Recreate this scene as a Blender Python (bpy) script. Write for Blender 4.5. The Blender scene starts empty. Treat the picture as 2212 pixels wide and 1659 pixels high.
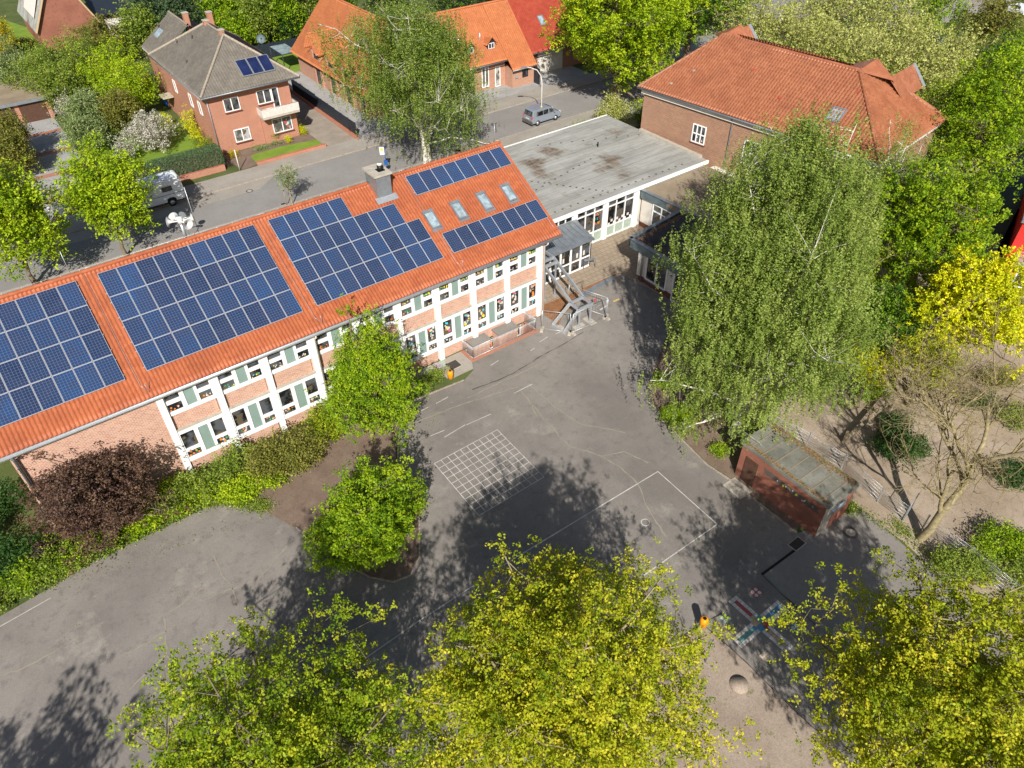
import bpy, math, random
import numpy as np
from mathutils import Matrix, Vector
R = math.radians
sc = bpy.context.scene
col = sc.collection

# ---------------------------------------------------------------- camera, sky, sun
# world axes: x along the school's front wall, y from the yard to the street, z up; origin = foot of the school's right front corner
YAW = 0.635674
def turn(x, y):            # camera-forward frame -> world frame
    return (x*math.cos(YAW)+y*math.sin(YAW), -x*math.sin(YAW)+y*math.cos(YAW))
CAM = Vector((-29.531, -36.329, 34.0))
PITCH, ROLL, FOC = 0.721368, -0.00867, 1580.6     # focal length in units of a 2212 px wide picture
def v3(x, y, z):
    a, b = turn(x, y); return Vector((a, b, z))
FWD = v3(0, math.cos(PITCH), -math.sin(PITCH))
R0, U0 = v3(1, 0, 0), v3(0, math.sin(PITCH), math.cos(PITCH))
RGT = R0*math.cos(ROLL)+U0*math.sin(ROLL)
UPV = -R0*math.sin(ROLL)+U0*math.cos(ROLL)
cd = bpy.data.cameras.new('camera'); cam = bpy.data.objects.new('camera', cd); col.objects.link(cam)
cd.sensor_width = 36; cd.lens = FOC/2212*36; cd.clip_start = .5; cd.clip_end = 2000
m = Matrix((RGT, UPV, -FWD)).transposed().to_4x4(); m.translation = CAM
cam.matrix_world = m
sc.camera = cam

def at(px, py, z=0.0):     # survey point: position of a point seen in the photograph whose height above the ground is known
    d = FWD*FOC + RGT*(px-1106) - UPV*(py-829.5)
    t = (z-CAM.z)/d.z
    p = CAM+d*t
    return Vector((p.x, p.y, z))

EL = R(37)
sh = Vector((0.5656, 0.8254, 0))                   # direction shadows fall
to_sun = Vector((-sh.x*math.cos(EL), -sh.y*math.cos(EL), math.sin(EL)))
sd = bpy.data.lights.new('sun', 'SUN'); so = bpy.data.objects.new('sun', sd); col.objects.link(so)
sd.energy = 5.0; sd.angle = R(.53); sd.color = (1, .95, .87)
so.rotation_euler = to_sun.to_track_quat('Z', 'Y').to_euler()
w = bpy.data.worlds.new('World'); sc.world = w; w.use_nodes = True
nt = w.node_tree; sky = nt.nodes.new('ShaderNodeTexSky'); sky.sky_type = 'NISHITA'; sky.sun_disc = False
sky.sun_elevation = EL; sky.sun_rotation = math.atan2(to_sun.x, to_sun.y)
sky.air_density = 1; sky.dust_density = 1.5; sky.ozone_density = 1
nt.links.new(sky.outputs[0], nt.nodes['Background'].inputs[0]); nt.nodes['Background'].inputs[1].default_value = .06
sc.view_settings.view_transform = 'Standard'; sc.view_settings.look = 'None'
sc.view_settings.exposure = 0.42; sc.view_settings.gamma = 1
sc.render.engine = 'CYCLES'
sc.cycles.max_bounces = 6; sc.cycles.transmission_bounces = 3; sc.cycles.transparent_max_bounces = 4

# ---------------------------------------------------------------- materials
def s2l(c):
    return tuple(((x/255/12.92) if x/255 <= .04045 else ((x/255+.055)/1.055)**2.4) for x in c)
def newmat(name):
    mt = bpy.data.materials.new(name); mt.use_nodes = True
    n = mt.node_tree; return mt, n, n.nodes['Principled BSDF']
def N(n, t, **k):
    x = n.nodes.new(t)
    for a, b in k.items(): setattr(x, a, b)
    return x
def mix(n, f, a, b, mode='MIX'):
    x = n.nodes.new('ShaderNodeMix'); x.data_type = 'RGBA'; x.blend_type = mode
    for s, v in ((0, f), (6, a), (7, b)):
        if hasattr(v, 'is_output'): n.links.new(v, x.inputs[s])
        else: x.inputs[s].default_value = v if s == 0 else (*v[:3], 1)
    return x.outputs[2]
def noise(n, scale, detail=5, rough=.6, vec=None):
    x = n.nodes.new('ShaderNodeTexNoise'); x.inputs['Scale'].default_value = scale
    x.inputs['Detail'].default_value = detail; x.inputs['Roughness'].default_value = rough
    if vec is None:
        g = n.nodes.new('ShaderNodeNewGeometry'); vec = g.outputs['Position']
    n.links.new(vec, x.inputs['Vector']); return x.outputs[0]
def ramp(n, f, lo, hi):
    x = n.nodes.new('ShaderNodeMapRange'); x.inputs[1].default_value = lo; x.inputs[2].default_value = hi
    n.links.new(f, x.inputs[0]); return x.outputs[0]
def bump(n, b, h, st, d=.02):
    x = n.nodes.new('ShaderNodeBump'); x.inputs['Strength'].default_value = st; x.inputs['Distance'].default_value = d
    n.links.new(h, x.inputs['Height']); n.links.new(x.outputs[0], b.inputs['Normal'])

def plain(name, c, rough=.6, var=.12, scale=3.0, metal=0, spec=.3):
    mt, n, b = newmat(name)
    c = s2l(c) if max(c) > 1 else c
    f = ramp(n, noise(n, scale), .3, .7)
    o = mix(n, f, [x*(1-var) for x in c], [min(1, x*(1+var)) for x in c])
    n.links.new(o, b.inputs['Base Color']); b.inputs['Roughness'].default_value = rough
    b.inputs['Metallic'].default_value = metal; b.inputs['Specular IOR Level'].default_value = spec
    return mt
def patchy(name, c1, c2, c3, s1=.25, s2=6, rough=.9, fine=40, bst=.3, c4=None):
    mt, n, b = newmat(name)
    a = mix(n, ramp(n, noise(n, s1, 6, .62), .38, .62), c1, c2)
    a = mix(n, ramp(n, noise(n, s2, 5, .7), .52, .78), a, c3)
    if c4: a = mix(n, ramp(n, noise(n, s1*2.7, 7, .7), .58, .70), a, c4)
    f = noise(n, fine, 3)
    a = mix(n, .35, a, mix(n, ramp(n, f, .3, .7), (.3, .3, .3), (1, 1, 1)), 'OVERLAY') if bst else a
    n.links.new(a, b.inputs['Base Color']); b.inputs['Roughness'].default_value = rough
    b.inputs['Specular IOR Level'].default_value = .2
    if bst: bump(n, b, f, bst)
    return mt
def brickmat(name, c1, c2, mortar, bw=.25, bh=.08, ms=.012, dirt=.25, flat=False):
    mt, n, b = newmat(name)
    g = n.nodes.new('ShaderNodeNewGeometry'); sp = n.nodes.new('ShaderNodeSeparateXYZ'); n.links.new(g.outputs['Position'], sp.inputs[0])
    ad = n.nodes.new('ShaderNodeMath'); n.links.new(sp.outputs[0], ad.inputs[0]); n.links.new(sp.outputs[1], ad.inputs[1])
    cb = n.nodes.new('ShaderNodeCombineXYZ'); n.links.new(ad.outputs[0], cb.inputs[0]); n.links.new(sp.outputs[2], cb.inputs[1])
    t = n.nodes.new('ShaderNodeTexBrick'); n.links.new(g.outputs['Position'] if flat else cb.outputs[0], t.inputs['Vector'])
    t.inputs['Color1'].default_value = (*c1, 1); t.inputs['Color2'].default_value = (*c2, 1); t.inputs['Mortar'].default_value = (*mortar, 1)
    t.inputs['Scale'].default_value = 1; t.inputs['Mortar Size'].default_value = ms; t.inputs['Bias'].default_value = 0
    t.inputs['Brick Width'].default_value = bw; t.inputs['Row Height'].default_value = bh
    f = ramp(n, noise(n, .8, 6, .7), .3, .7)
    o = mix(n, f, mix(n, dirt, t.outputs['Color'], (.12, .09, .07)), t.outputs['Color'])
    n.links.new(o, b.inputs['Base Color']); b.inputs['Roughness'].default_value = .9; b.inputs['Specular IOR Level'].default_value = .15
    bump(n, b, t.outputs['Fac'], -.4, .01)
    return mt
def tilemat(name, c1, c2, c3, rough=.7, moss=None):
    mt, n, b = newmat(name)
    v = n.nodes.new('ShaderNodeTexVoronoi'); v.inputs['Scale'].default_value = 3.2
    g = n.nodes.new('ShaderNodeNewGeometry'); n.links.new(g.outputs['Position'], v.inputs['Vector'])
    sp = n.nodes.new('ShaderNodeSeparateColor'); n.links.new(v.outputs['Color'], sp.inputs[0])
    a = mix(n, sp.outputs[0], c1, c2)
    a = mix(n, ramp(n, noise(n, .5, 7, .7), .45, .75), a, c3)
    if moss: a = mix(n, ramp(n, noise(n, 5, 6, .75), .6, .72), a, moss)
    n.links.new(a, b.inputs['Base Color']); b.inputs['Roughness'].default_value = rough; b.inputs['Specular IOR Level'].default_value = .3
    return mt
def glassmat(name, c=(.02, .022, .025), rough=.06):
    mt, n, b = newmat(name)
    o = mix(n, ramp(n, noise(n, 1.1, 2), .42, .60), [x*.5 for x in c], [min(.4, x*4+.01) for x in c]); o = mix(n, ramp(n, noise(n, 2.3, 1), .58, .62), o, (.11, .085, .055))
    n.links.new(o, b.inputs['Base Color']); b.inputs['Roughness'].default_value = rough; b.inputs['Specular IOR Level'].default_value = .6
    return mt
def leafmat(name, c1, c2, c3, trans=.36, k_=1.3):
    c1, c2, c3 = [tuple(min(.9, x*k_) for x in c) for c in (c1, c2, c3)]
    mt = bpy.data.materials.new(name); mt.use_nodes = True; n = mt.node_tree; n.nodes.clear()
    at_ = N(n, 'ShaderNodeAttribute', attribute_name='tone')
    cr = n.nodes.new('ShaderNodeValToRGB'); e = cr.color_ramp.elements
    e[0].position = .05; e[0].color = (*c1, 1); e[1].position = .95; e[1].color = (*c3, 1)
    k = e.new(.5); k.color = (*c2, 1)
    n.links.new(at_.outputs['Fac'], cr.inputs[0])
    d = n.nodes.new('ShaderNodeBsdfPrincipled'); d.inputs['Roughness'].default_value = .55; d.inputs['Specular IOR Level'].default_value = .25
    t = n.nodes.new('ShaderNodeBsdfTranslucent'); ms = n.nodes.new('ShaderNodeMixShader'); ms.inputs[0].default_value = trans
    o = n.nodes.new('ShaderNodeOutputMaterial')
    n.links.new(cr.outputs[0], d.inputs['Base Color']); n.links.new(cr.outputs[0], t.inputs[0])
    n.links.new(d.outputs[0], ms.inputs[1]); n.links.new(t.outputs[0], ms.inputs[2]); n.links.new(ms.outputs[0], o.inputs[0])
    return mt

M = {}
M['asphalt'] = patchy('yard_asphalt', (.165, .150, .137), (.235, .213, .192), (.135, .123, .113), .12, 1.6, c4=(.28, .252, .222), bst=.6)
M['asphalt2'] = patchy('yard_asphalt_grey', (.19, .175, .16), (.23, .21, .19), (.17, .155, .145), .2, 3)
M['road'] = patchy('road_asphalt', (.21, .20, .19), (.245, .235, .225), (.19, .182, .175), .2, 2.5)
M['pave'] = patchy('pavement', (.26, .235, .205), (.31, .285, .25), (.22, .2, .175), .3, 4)
M['paver'] = patchy('grey_pavers', (.27, .265, .26), (.33, .325, .32), (.23, .225, .22), .6, 6)
M['drive'] = patchy('driveway_pavers', (.24, .205, .17), (.30, .255, .21), (.2, .17, .14), .5, 5)
M['slabs'] = brickmat('terrace_slabs', (.37, .30, .225), (.33, .265, .195), (.19, .145, .10), .5, .5, .02, flat=True)
M['soil'] = patchy('bark_soil', (.15, .105, .08), (.19, .14, .108), (.11, .075, .055), .8, 12, fine=25, bst=.6)
M['sand'] = patchy('playground_sand', (.27, .21, .155), (.36, .29, .225), (.19, .145, .10), .25, 3, fine=20, bst=.5, c4=(.22, .17, .12))
M['earth'] = patchy('trodden_earth', (.26, .205, .165), (.32, .26, .21), (.17, .13, .10), .5, 9, fine=18, bst=.5, c4=(.13, .13, .05))
M['lawn'] = patchy('lawn', (.12, .20, .022), (.17, .25, .03), (.20, .24, .06), .5, 8, fine=25, bst=.6)
M['grass'] = patchy('rough_grass', (.06, .085, .022), (.09, .115, .035), (.14, .115, .065), .4, 6, fine=15, bst=.7)
M['white'] = plain('white_paint', (.83, .82, .80), .5, .04, 1.5)
M['offwhite'] = plain('off_white_render', (.66, .62, .56), .8, .08, 1.2)
M['pvc'] = plain('white_window_frame', (.82, .82, .82), .35, .03)
M['concrete'] = plain('concrete', (.42, .38, .32), .85, .18, 3)
M['kerb'] = plain('kerb_stone', (.34, .29, .24), .9, .25, 5)
M['zinc'] = plain('zinc_grey', (.30, .33, .36), .45, .18, 2, .55)
M['steel'] = plain('galvanised_steel', (.52, .55, .58), .4, .1, 6, .6)
M['darkzinc'] = plain('slate_blue_fascia', (.12, .16, .18), .5, .25, 1.5, .2)
M['anthra'] = plain('anthracite_fence', (.022, .03, .04), .5, .15, 3)
M['black'] = plain('black', (.012, .012, .013), .5, .1)
M['rubber'] = plain('rubber', (.015, .015, .016), .8, .2)
M['alu'] = plain('bright_aluminium', (.50, .51, .54), .4, .04, 2, .2)
M['green_infill'] = plain('sage_green_panel', (.215, .30, .27), .5, .08, 1)
M['glass'] = glassmat('window_glass')
M['glass2'] = glassmat('window_glass_curtain', (.16, .16, .15), .2)
M['skyglass'] = glassmat('skylight_glass', (.22, .27, .31), .12)
M['brick_school'] = brickmat('school_brick', (.44, .20, .14), (.58, .33, .24), (.60, .46, .37), .26, .10, .016, dirt=.15)
M['brick_red'] = brickmat('red_brick', (.36, .105, .062), (.45, .15, .09), (.50, .34, .25), .26, .11, .018, dirt=.2)
M['brick_hall'] = brickmat('brown_brick', (.25, .10, .06), (.37, .17, .10), (.42, .31, .22), .26, .11, .018, dirt=.25)
M['brick_orange'] = brickmat('orange_brick', (.42, .17, .10), (.50, .24, .16), (.45, .36, .28), dirt=.2)
M['brick_dark'] = brickmat('plinth_brick', (.20, .055, .035), (.24, .07, .045), (.14, .08, .06))
M['brick_pave'] = brickmat('red_brick_edging', (.42, .16, .10), (.48, .2, .13), (.3, .2, .15), .2, .1, flat=True)
M['tile_school'] = tilemat('orange_pantiles', (.35, .098, .042), (.43, .132, .058), (.28, .078, .036), .55)
M['tile_hall'] = tilemat('clay_pantiles', (.30, .105, .052), (.38, .15, .078), (.24, .085, .045), .42)
M['tile_orange'] = tilemat('bright_orange_tiles', (.50, .165, .065), (.57, .21, .09), (.43, .145, .07), .6)
M['tile_red'] = tilemat('red_tiles', (.38, .065, .04), (.45, .09, .055), (.33, .055, .035), .5)
M['tile_grey'] = tilemat('grey_concrete_tiles', (.15, .135, .115), (.20, .18, .155), (.12, .108, .095), .85, moss=(.32, .29, .2))
M['mortar'] = plain('ridge_mortar', (.33, .28, .22), .9, .3, 8)
def feltmat():
    mt, n, b = newmat('roofing_felt'); g = n.nodes.new('ShaderNodeNewGeometry')
    sc_ = n.nodes.new('ShaderNodeMapping'); sc_.inputs['Scale'].default_value = (.28, 1.2, 1); n.links.new(g.outputs['Position'], sc_.inputs[0])
    a = mix(n, ramp(n, noise(n, .9, 8, .72, sc_.outputs[0]), .35, .66), (.26, .26, .24), (.42, .42, .395))
    a = mix(n, ramp(n, noise(n, .22, 4, .55), .56, .66), a, mix(n, ramp(n, noise(n, 1.8, 9, .8), .42, .58), (.11, .09, .075), (.27, .215, .165)))
    a = mix(n, ramp(n, noise(n, 2.6, 9, .85), .60, .70), a, (.13, .12, .11))
    t = n.nodes.new('ShaderNodeTexBrick'); n.links.new(g.outputs['Position'], t.inputs['Vector']); t.inputs['Scale'].default_value = 1; t.inputs['Brick Width'].default_value = 5.2; t.inputs['Row Height'].default_value = 1.04; t.inputs['Mortar Size'].default_value = .02
    t.inputs['Color1'].default_value = (1, 1, 1, 1); t.inputs['Color2'].default_value = (.86, .86, .86, 1); t.inputs['Mortar'].default_value = (.45, .45, .45, 1)
    a = mix(n, .8, a, t.outputs['Color'], 'MULTIPLY'); n.links.new(a, b.inputs['Base Color']); b.inputs['Roughness'].default_value = .85; b.inputs['Specular IOR Level'].default_value = .2
    bump(n, b, noise(n, 6, 6), .3); return mt
M['felt'] = feltmat()
M['felt_brown'] = patchy('mossy_felt', (.22, .17, .12), (.27, .22, .15), (.16, .13, .10), .5, 4)
M['felt_dark'] = patchy('dark_felt', (.045, .045, .05), (.075, .073, .075), (.12, .07, .045), .4, 3)
M['felt_shed'] = patchy('weathered_felt', (.13, .13, .11), (.21, .21, .18), (.12, .09, .06), .8, 5)
M['litter'] = patchy('leaf_litter', (.20, .09, .04), (.28, .14, .07), (.10, .06, .03), 2, 12)
M['render_red'] = patchy('terracotta_render', (.22, .088, .060), (.27, .112, .078), (.16, .062, .043), .5, 3, c4=(.22, .10, .08))
M['wood'] = plain('weathered_wood', (.30, .24, .16), .85, .3, 8)
M['brown_door'] = plain('brown_door', (.09, .045, .03), .7, .2, 3)
M['orange_bin'] = plain('orange_plastic', (.85, .30, .01), .4, .05)
M['yellow'] = plain('yellow_plastic', (.85, .55, .01), .5, .05)
M['blue'] = plain('blue_plastic', (.02, .16, .60), .4, .1)
M['navy'] = plain('blue_paint', (.02, .09, .30), .4, .1)
M['red'] = plain('red_cladding', (.62, .035, .03), .5, .08)
M['carpaint'] = plain('silver_blue_paint', (.30, .35, .42), .25, .04, 1, .4, .6)
M['rv'] = plain('white_vehicle_paint', (.84, .86, .88), .25, .03, 1, 0, .5)
M['bark'] = plain('tree_bark', (.17, .135, .095), .9, .35, 6)
M['bark_pale'] = plain('lichen_bark', (.26, .215, .12), .9, .35, 5)
M['lichen'] = plain('yellow_lichen_bark', (.27, .22, .11), .9, .4, 4)
def birchbark():
    mt, n, b = newmat('birch_bark')
    o = mix(n, ramp(n, noise(n, 4, 4, .8), .52, .60), (.62, .58, .50), (.10, .085, .07))
    n.links.new(o, b.inputs['Base Color']); b.inputs['Roughness'].default_value = .8; return mt
M['birch_bark'] = birchbark()
M['line'] = patchy('worn_white_paint', (.44, .42, .39), (.60, .58, .55), (.28, .26, .235), 1.1, 5, bst=0)
M['line_y'] = plain('yellow_paint_line', (.62, .42, .10), .8, .2, 6)
M['crack'] = patchy('sandy_crack', (.27, .235, .185), (.31, .27, .215), (.20, .18, .15), 2, 9, bst=0)
M['crackd'] = plain('tar_crack', (.05, .045, .04), .9, .2)
M['iron'] = plain('cast_iron', (.10, .085, .075), .7, .2)
for nm, c in dict(p_red=(.42, .08, .08), p_blue=(.10, .26, .42), p_teal=(.12, .32, .29), p_tan=(.50, .36, .22), p_white=(.62, .58, .54), p_green=(.05, .42, .08),
                  p_yellow=(.75, .60, .03), p_orange=(.80, .22, .03), p_pink=(.65, .12, .2), p_cyan=(.1, .5, .62), p_brown=(.3, .17, .08), p_lilac=(.42, .34, .45), p_mint=(.33, .40, .33)).items():
    M[nm] = plain(nm[2:]+'_paint', c, .8, .12, 4)
def pv():
    mt, n, b = newmat('solar_cells')
    tc = n.nodes.new('ShaderNodeTexCoord'); sp = n.nodes.new('ShaderNodeSeparateXYZ'); n.links.new(tc.outputs['Object'], sp.inputs[0])
    def line(o, off, pitch, wd):
        a = N(n, 'ShaderNodeMath', operation='SUBTRACT'); a.inputs[1].default_value = off; n.links.new(o, a.inputs[0])
        d = N(n, 'ShaderNodeMath', operation='DIVIDE'); d.inputs[1].default_value = pitch; n.links.new(a.outputs[0], d.inputs[0])
        f = N(n, 'ShaderNodeMath', operation='FRACT'); n.links.new(d.outputs[0], f.inputs[0])
        l = N(n, 'ShaderNodeMath', operation='LESS_THAN'); l.inputs[1].default_value = wd; n.links.new(f.outputs[0], l.inputs[0])
        return l.outputs[0]
    lx = line(sp.outputs[0], .03, .1617, .075); ly = line(sp.outputs[1], .03, .162, .075)
    mx = N(n, 'ShaderNodeMath', operation='MAXIMUM'); n.links.new(lx, mx.inputs[0]); n.links.new(ly, mx.inputs[1])
    oi = n.nodes.new('ShaderNodeObjectInfo')
    c = mix(n, oi.outputs['Random'], (.012, .022, .060), (.020, .060, .165))
    c = mix(n, ramp(n, noise(n, 1.2, 5, .7), .35, .7), c, (.03, .04, .09))
    c = mix(n, mx.outputs[0], c, (.12, .165, .25))
    n.links.new(c, b.inputs['Base Color']); b.inputs['Roughness'].default_value = .22; b.inputs['Specular IOR Level'].default_value = .55
    return mt
M['pv'] = pv()

# ---------------------------------------------------------------- object helpers
def wloc(o):
    p = Vector((0, 0, 0))
    while o: p = p+o.location; o = o.parent
    return p
def tag(o, label=None, cat=None, group=None, kind=None):
    if label: o['label'] = label
    if cat: o['category'] = cat
    if group: o['group'] = group
    if kind: o['kind'] = kind
    return o
def thing(name, label, cat, loc=(0, 0, 0), group=None, rz=0):
    o = bpy.data.objects.new(name, None); col.objects.link(o); o.location = loc; o.rotation_euler = (0, 0, rz); o.empty_display_size = .3
    return tag(o, label, cat, group)
def dup(o, parent=None, loc=None, rz=None):
    c = o.copy(); col.objects.link(c)
    if parent: c.parent = parent
    if loc is not None: c.location = loc
    if rz is not None: c.rotation_euler = (0, 0, rz)
    for ch in list(o.children): dup(ch, c)
    return c

class MB:
    """collects polygons; build() links them as ONE mesh object. F = wall frame (origin, x dir, outward dir)."""
    def __init__(s, F=None): s.v = []; s.f = []; s.m = []; s.F = F; s.mi = 0; s.sm = []
    def P(s, p):
        if s.F is None: return tuple(p)
        o, x, y = s.F; return (o[0]+x[0]*p[0]+y[0]*p[1], o[1]+x[1]*p[0]+y[1]*p[1], o[2]+p[2])
    def face(s, pts, sm=False):
        i = len(s.v); s.v += [s.P(p) for p in pts]; s.f.append(tuple(range(i, i+len(pts)))); s.m.append(s.mi); s.sm.append(sm)
    def faces(s, vs, fs, sm=False):
        i = len(s.v); s.v += [s.P(p) for p in vs]
        for f in fs: s.f.append(tuple(i+k for k in f)); s.m.append(s.mi); s.sm.append(sm)
    def box(s, x0, x1, y0, y1, z0, z1):
        v = [(x0, y0, z0), (x1, y0, z0), (x1, y1, z0), (x0, y1, z0), (x0, y0, z1), (x1, y0, z1), (x1, y1, z1), (x0, y1, z1)]
        s.faces(v, [(0, 3, 2, 1), (4, 5, 6, 7), (0, 1, 5, 4), (1, 2, 6, 5), (2, 3, 7, 6), (3, 0, 4, 7)])
    def prism(s, pts, z0, z1):          # horizontal polygon extruded upward
        n = len(pts); v = [(p[0], p[1], z0) for p in pts]+[(p[0], p[1], z1) for p in pts]
        s.faces(v, [tuple(range(n-1, -1, -1)), tuple(range(n, 2*n))]+[(i, (i+1) % n, n+(i+1) % n, n+i) for i in range(n)])
    def slab(s, pts, t):                # any planar polygon thickened downward by t
        n = len(pts); v = [tuple(p) for p in pts]+[(p[0], p[1], p[2]-t) for p in pts]
        s.faces(v, [tuple(range(n)), tuple(range(2*n-1, n-1, -1))]+[(i, n+i, n+(i+1) % n, (i+1) % n) for i in range(n)])
    def bar(s, a, b, w, h=None, up=(0, 0, 1)):
        h = h or w; a = Vector(a); b = Vector(b); d = (b-a).normalized(); u = Vector(up)
        if abs(d.dot(u)) > .95: u = Vector((0, 1, 0))
        x = d.cross(u).normalized(); y = x.cross(d).normalized(); x *= w/2; y *= h/2
        v = [a-x-y, a+x-y, a+x+y, a-x+y, b-x-y, b+x-y, b+x+y, b-x+y]
        s.faces(v, [(0, 1, 2, 3), (7, 6, 5, 4), (0, 4, 5, 1), (1, 5, 6, 2), (2, 6, 7, 3), (3, 7, 4, 0)])
    def tube(s, pts, rad, n=8, cap=True):
        pts = [Vector(p) for p in pts]; rad = rad if hasattr(rad, '__len__') else [rad]*len(pts)
        vs = []; fs = []
        for i, p in enumerate(pts):
            d = (pts[min(i+1, len(pts)-1)]-pts[max(i-1, 0)]).normalized()
            u = Vector((0, 0, 1)) if abs(d.z) < .9 else Vector((1, 0, 0))
            x = d.cross(u).normalized(); y = d.cross(x)
            for k in range(n):
                a = 2*math.pi*k/n; vs.append(p+(x*math.cos(a)+y*math.sin(a))*rad[i])
        for i in range(len(pts)-1):
            for k in range(n):
                a, b = i*n+k, i*n+(k+1) % n; fs.append((a, b, b+n, a+n))
        if cap: fs.append(tuple(range(n-1, -1, -1))); fs.append(tuple(range((len(pts)-1)*n, len(pts)*n)))
        s.faces(vs, fs, True)
    def disc(s, c, r, n=20, r0=0):
        if r0: 
            for k in range(n):
                a, b = 2*math.pi*k/n, 2*math.pi*(k+1)/n
                s.face([(c[0]+math.cos(t)*q, c[1]+math.sin(t)*q, c[2]) for q, t in ((r, a), (r, b), (r0, b), (r0, a))])
        else: s.face([(c[0]+math.cos(2*math.pi*k/n)*r, c[1]+math.sin(2*math.pi*k/n)*r, c[2]) for k in range(n)])
    def holes(s, x0, x1, z0, z1, hs, y, d):   # panel at outward distance y with rectangular openings of depth d
        xs = sorted({x0, x1, *[h[0] for h in hs], *[h[1] for h in hs]}); zs = sorted({z0, z1, *[h[2] for h in hs], *[h[3] for h in hs]})
        for i in range(len(xs)-1):
            for j in range(len(zs)-1):
                cx, cz = (xs[i]+xs[i+1])/2, (zs[j]+zs[j+1])/2
                if any(h[0] < cx < h[1] and h[2] < cz < h[3] for h in hs): continue
                s.face([(xs[i], y, zs[j]), (xs[i+1], y, zs[j]), (xs[i+1], y, zs[j+1]), (xs[i], y, zs[j+1])])
        for a, b, c_, e in hs+[(x0, x1, z0, z1)]:
            for p, q in (((a, c_), (b, c_)), ((b, c_), (b, e)), ((b, e), (a, e)), ((a, e), (a, c_))):
                s.face([(p[0], y, p[1]), (q[0], y, q[1]), (q[0], y-d, q[1]), (p[0], y-d, p[1])])
    def build(s, name, mats, parent=None, label=None, kind=None):
        me = bpy.data.meshes.new(name)
        off = wloc(parent) if parent else Vector((0, 0, 0))
        me.from_pydata([(p[0]-off.x, p[1]-off.y, p[2]-off.z) for p in s.v], [], s.f)
        mats = mats if isinstance(mats, (list, tuple)) else [mats]
        for k in mats: me.materials.append(M[k] if isinstance(k, str) else k)
        me.polygons.foreach_set('material_index', s.m); me.polygons.foreach_set('use_smooth', s.sm); me.update()
        o = bpy.data.objects.new(name, me); col.objects.link(o)
        if parent: o.parent = parent
        return tag(o, label, kind=kind)

def npmesh(name, V, Fq, mat, parent=None, tone=None, smooth=False):
    me = bpy.data.meshes.new(name); k = Fq.shape[1]
    me.vertices.add(len(V)); me.vertices.foreach_set('co', V.astype(np.float32).ravel())
    me.loops.add(Fq.size); me.loops.foreach_set('vertex_index', Fq.astype(np.int32).ravel())
    me.polygons.add(len(Fq)); me.polygons.foreach_set('loop_start', np.arange(0, Fq.size, k, dtype=np.int32))
    me.update(calc_edges=True); me.validate()
    if smooth: me.polygons.foreach_set('use_smooth', np.ones(len(Fq), bool))
    if tone is not None:
        a = me.attributes.new('tone', 'FLOAT', 'FACE'); a.data.foreach_set('value', tone.astype(np.float32))
    me.materials.append(M[mat] if isinstance(mat, str) else mat)
    o = bpy.data.objects.new(name, me); col.objects.link(o)
    if parent: o.parent = parent
    return o

import bmesh
def tiles(name, P0, e, up, poly, mat, parent, pitch=.3, row=.36, amp=.028, lift=.03, wave=6, sharp=False):
    """pantiled roof plane: P0 origin at the eave, e unit vector along it, up unit vector up the slope; poly in (along, up) metres."""
    P0, e, up = Vector(P0), Vector(e).normalized(), Vector(up).normalized(); n = e.cross(up).normalized()
    if n.z < 0: n = -n
    x0, x1 = min(p[0] for p in poly), max(p[0] for p in poly); y0, y1 = min(p[1] for p in poly), max(p[1] for p in poly)
    nx = int(math.ceil((x1-x0)/pitch*wave)); xs = x0+np.arange(nx+1)*pitch/wave
    ph = (xs/pitch) % 1; h = amp*(2*np.abs(np.cos(ph*math.pi))**.7-1)
    ys = []; hl = []
    r = 0
    while y0+r*row < y1:
        ys += [y0+r*row+.001, y0+(r+1)*row]; hl += [lift, 0]; r += 1
    ys = np.array(ys); hl = np.array(hl)
    X, Y = np.meshgrid(xs, ys); Hh = h[None, :]+hl[:, None]
    pts = np.array(P0)[None, None]+X[..., None]*np.array(e)+Y[..., None]*np.array(up)+Hh[..., None]*np.array(n)
    W = len(xs); idx = np.arange(W*len(ys)).reshape(len(ys), W)
    F = np.stack([idx[:-1, :-1], idx[:-1, 1:], idx[1:, 1:], idx[1:, :-1]], -1).reshape(-1, 4)
    off = np.array(wloc(parent)) if parent else 0
    o = npmesh(name, pts.reshape(-1, 3)-off, F, mat, parent)
    rect = len(poly) == 4 and all(abs(p[0]-x0) < 1e-3 or abs(p[0]-x1) < 1e-3 for p in poly)
    if not rect or True:
        bm = bmesh.new(); bm.from_mesh(o.data)
        c = Vector((sum(p[0] for p in poly)/len(poly), sum(p[1] for p in poly)/len(poly)))
        for i in range(len(poly)):
            a, b = Vector(poly[i]), Vector(poly[(i+1) % len(poly)])
            A = P0+e*a.x+up*a.y-Vector(off if parent else (0, 0, 0)); d = e*(b.x-a.x)+up*(b.y-a.y); nn = d.cross(n)
            cc = P0+e*c.x+up*c.y-Vector(off if parent else (0, 0, 0))
            if nn.dot(cc-A) > 0: nn = -nn
            bmesh.ops.bisect_plane(bm, geom=bm.verts[:]+bm.edges[:]+bm.faces[:], plane_co=A, plane_no=nn, clear_outer=True)
        bm.to_mesh(o.data); bm.free()
    return o
def ridge(mb, a, b, r=.11, step=.4):
    a, b = Vector(a), Vector(b); L = (b-a).length; k = max(1, int(L/step)); d = (b-a)/k
    for i in range(k):
        p, q = a+d*i, a+d*(i+1.04); mb.tube([p, q], [r*1.08, r*.92], 8, False)

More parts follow.
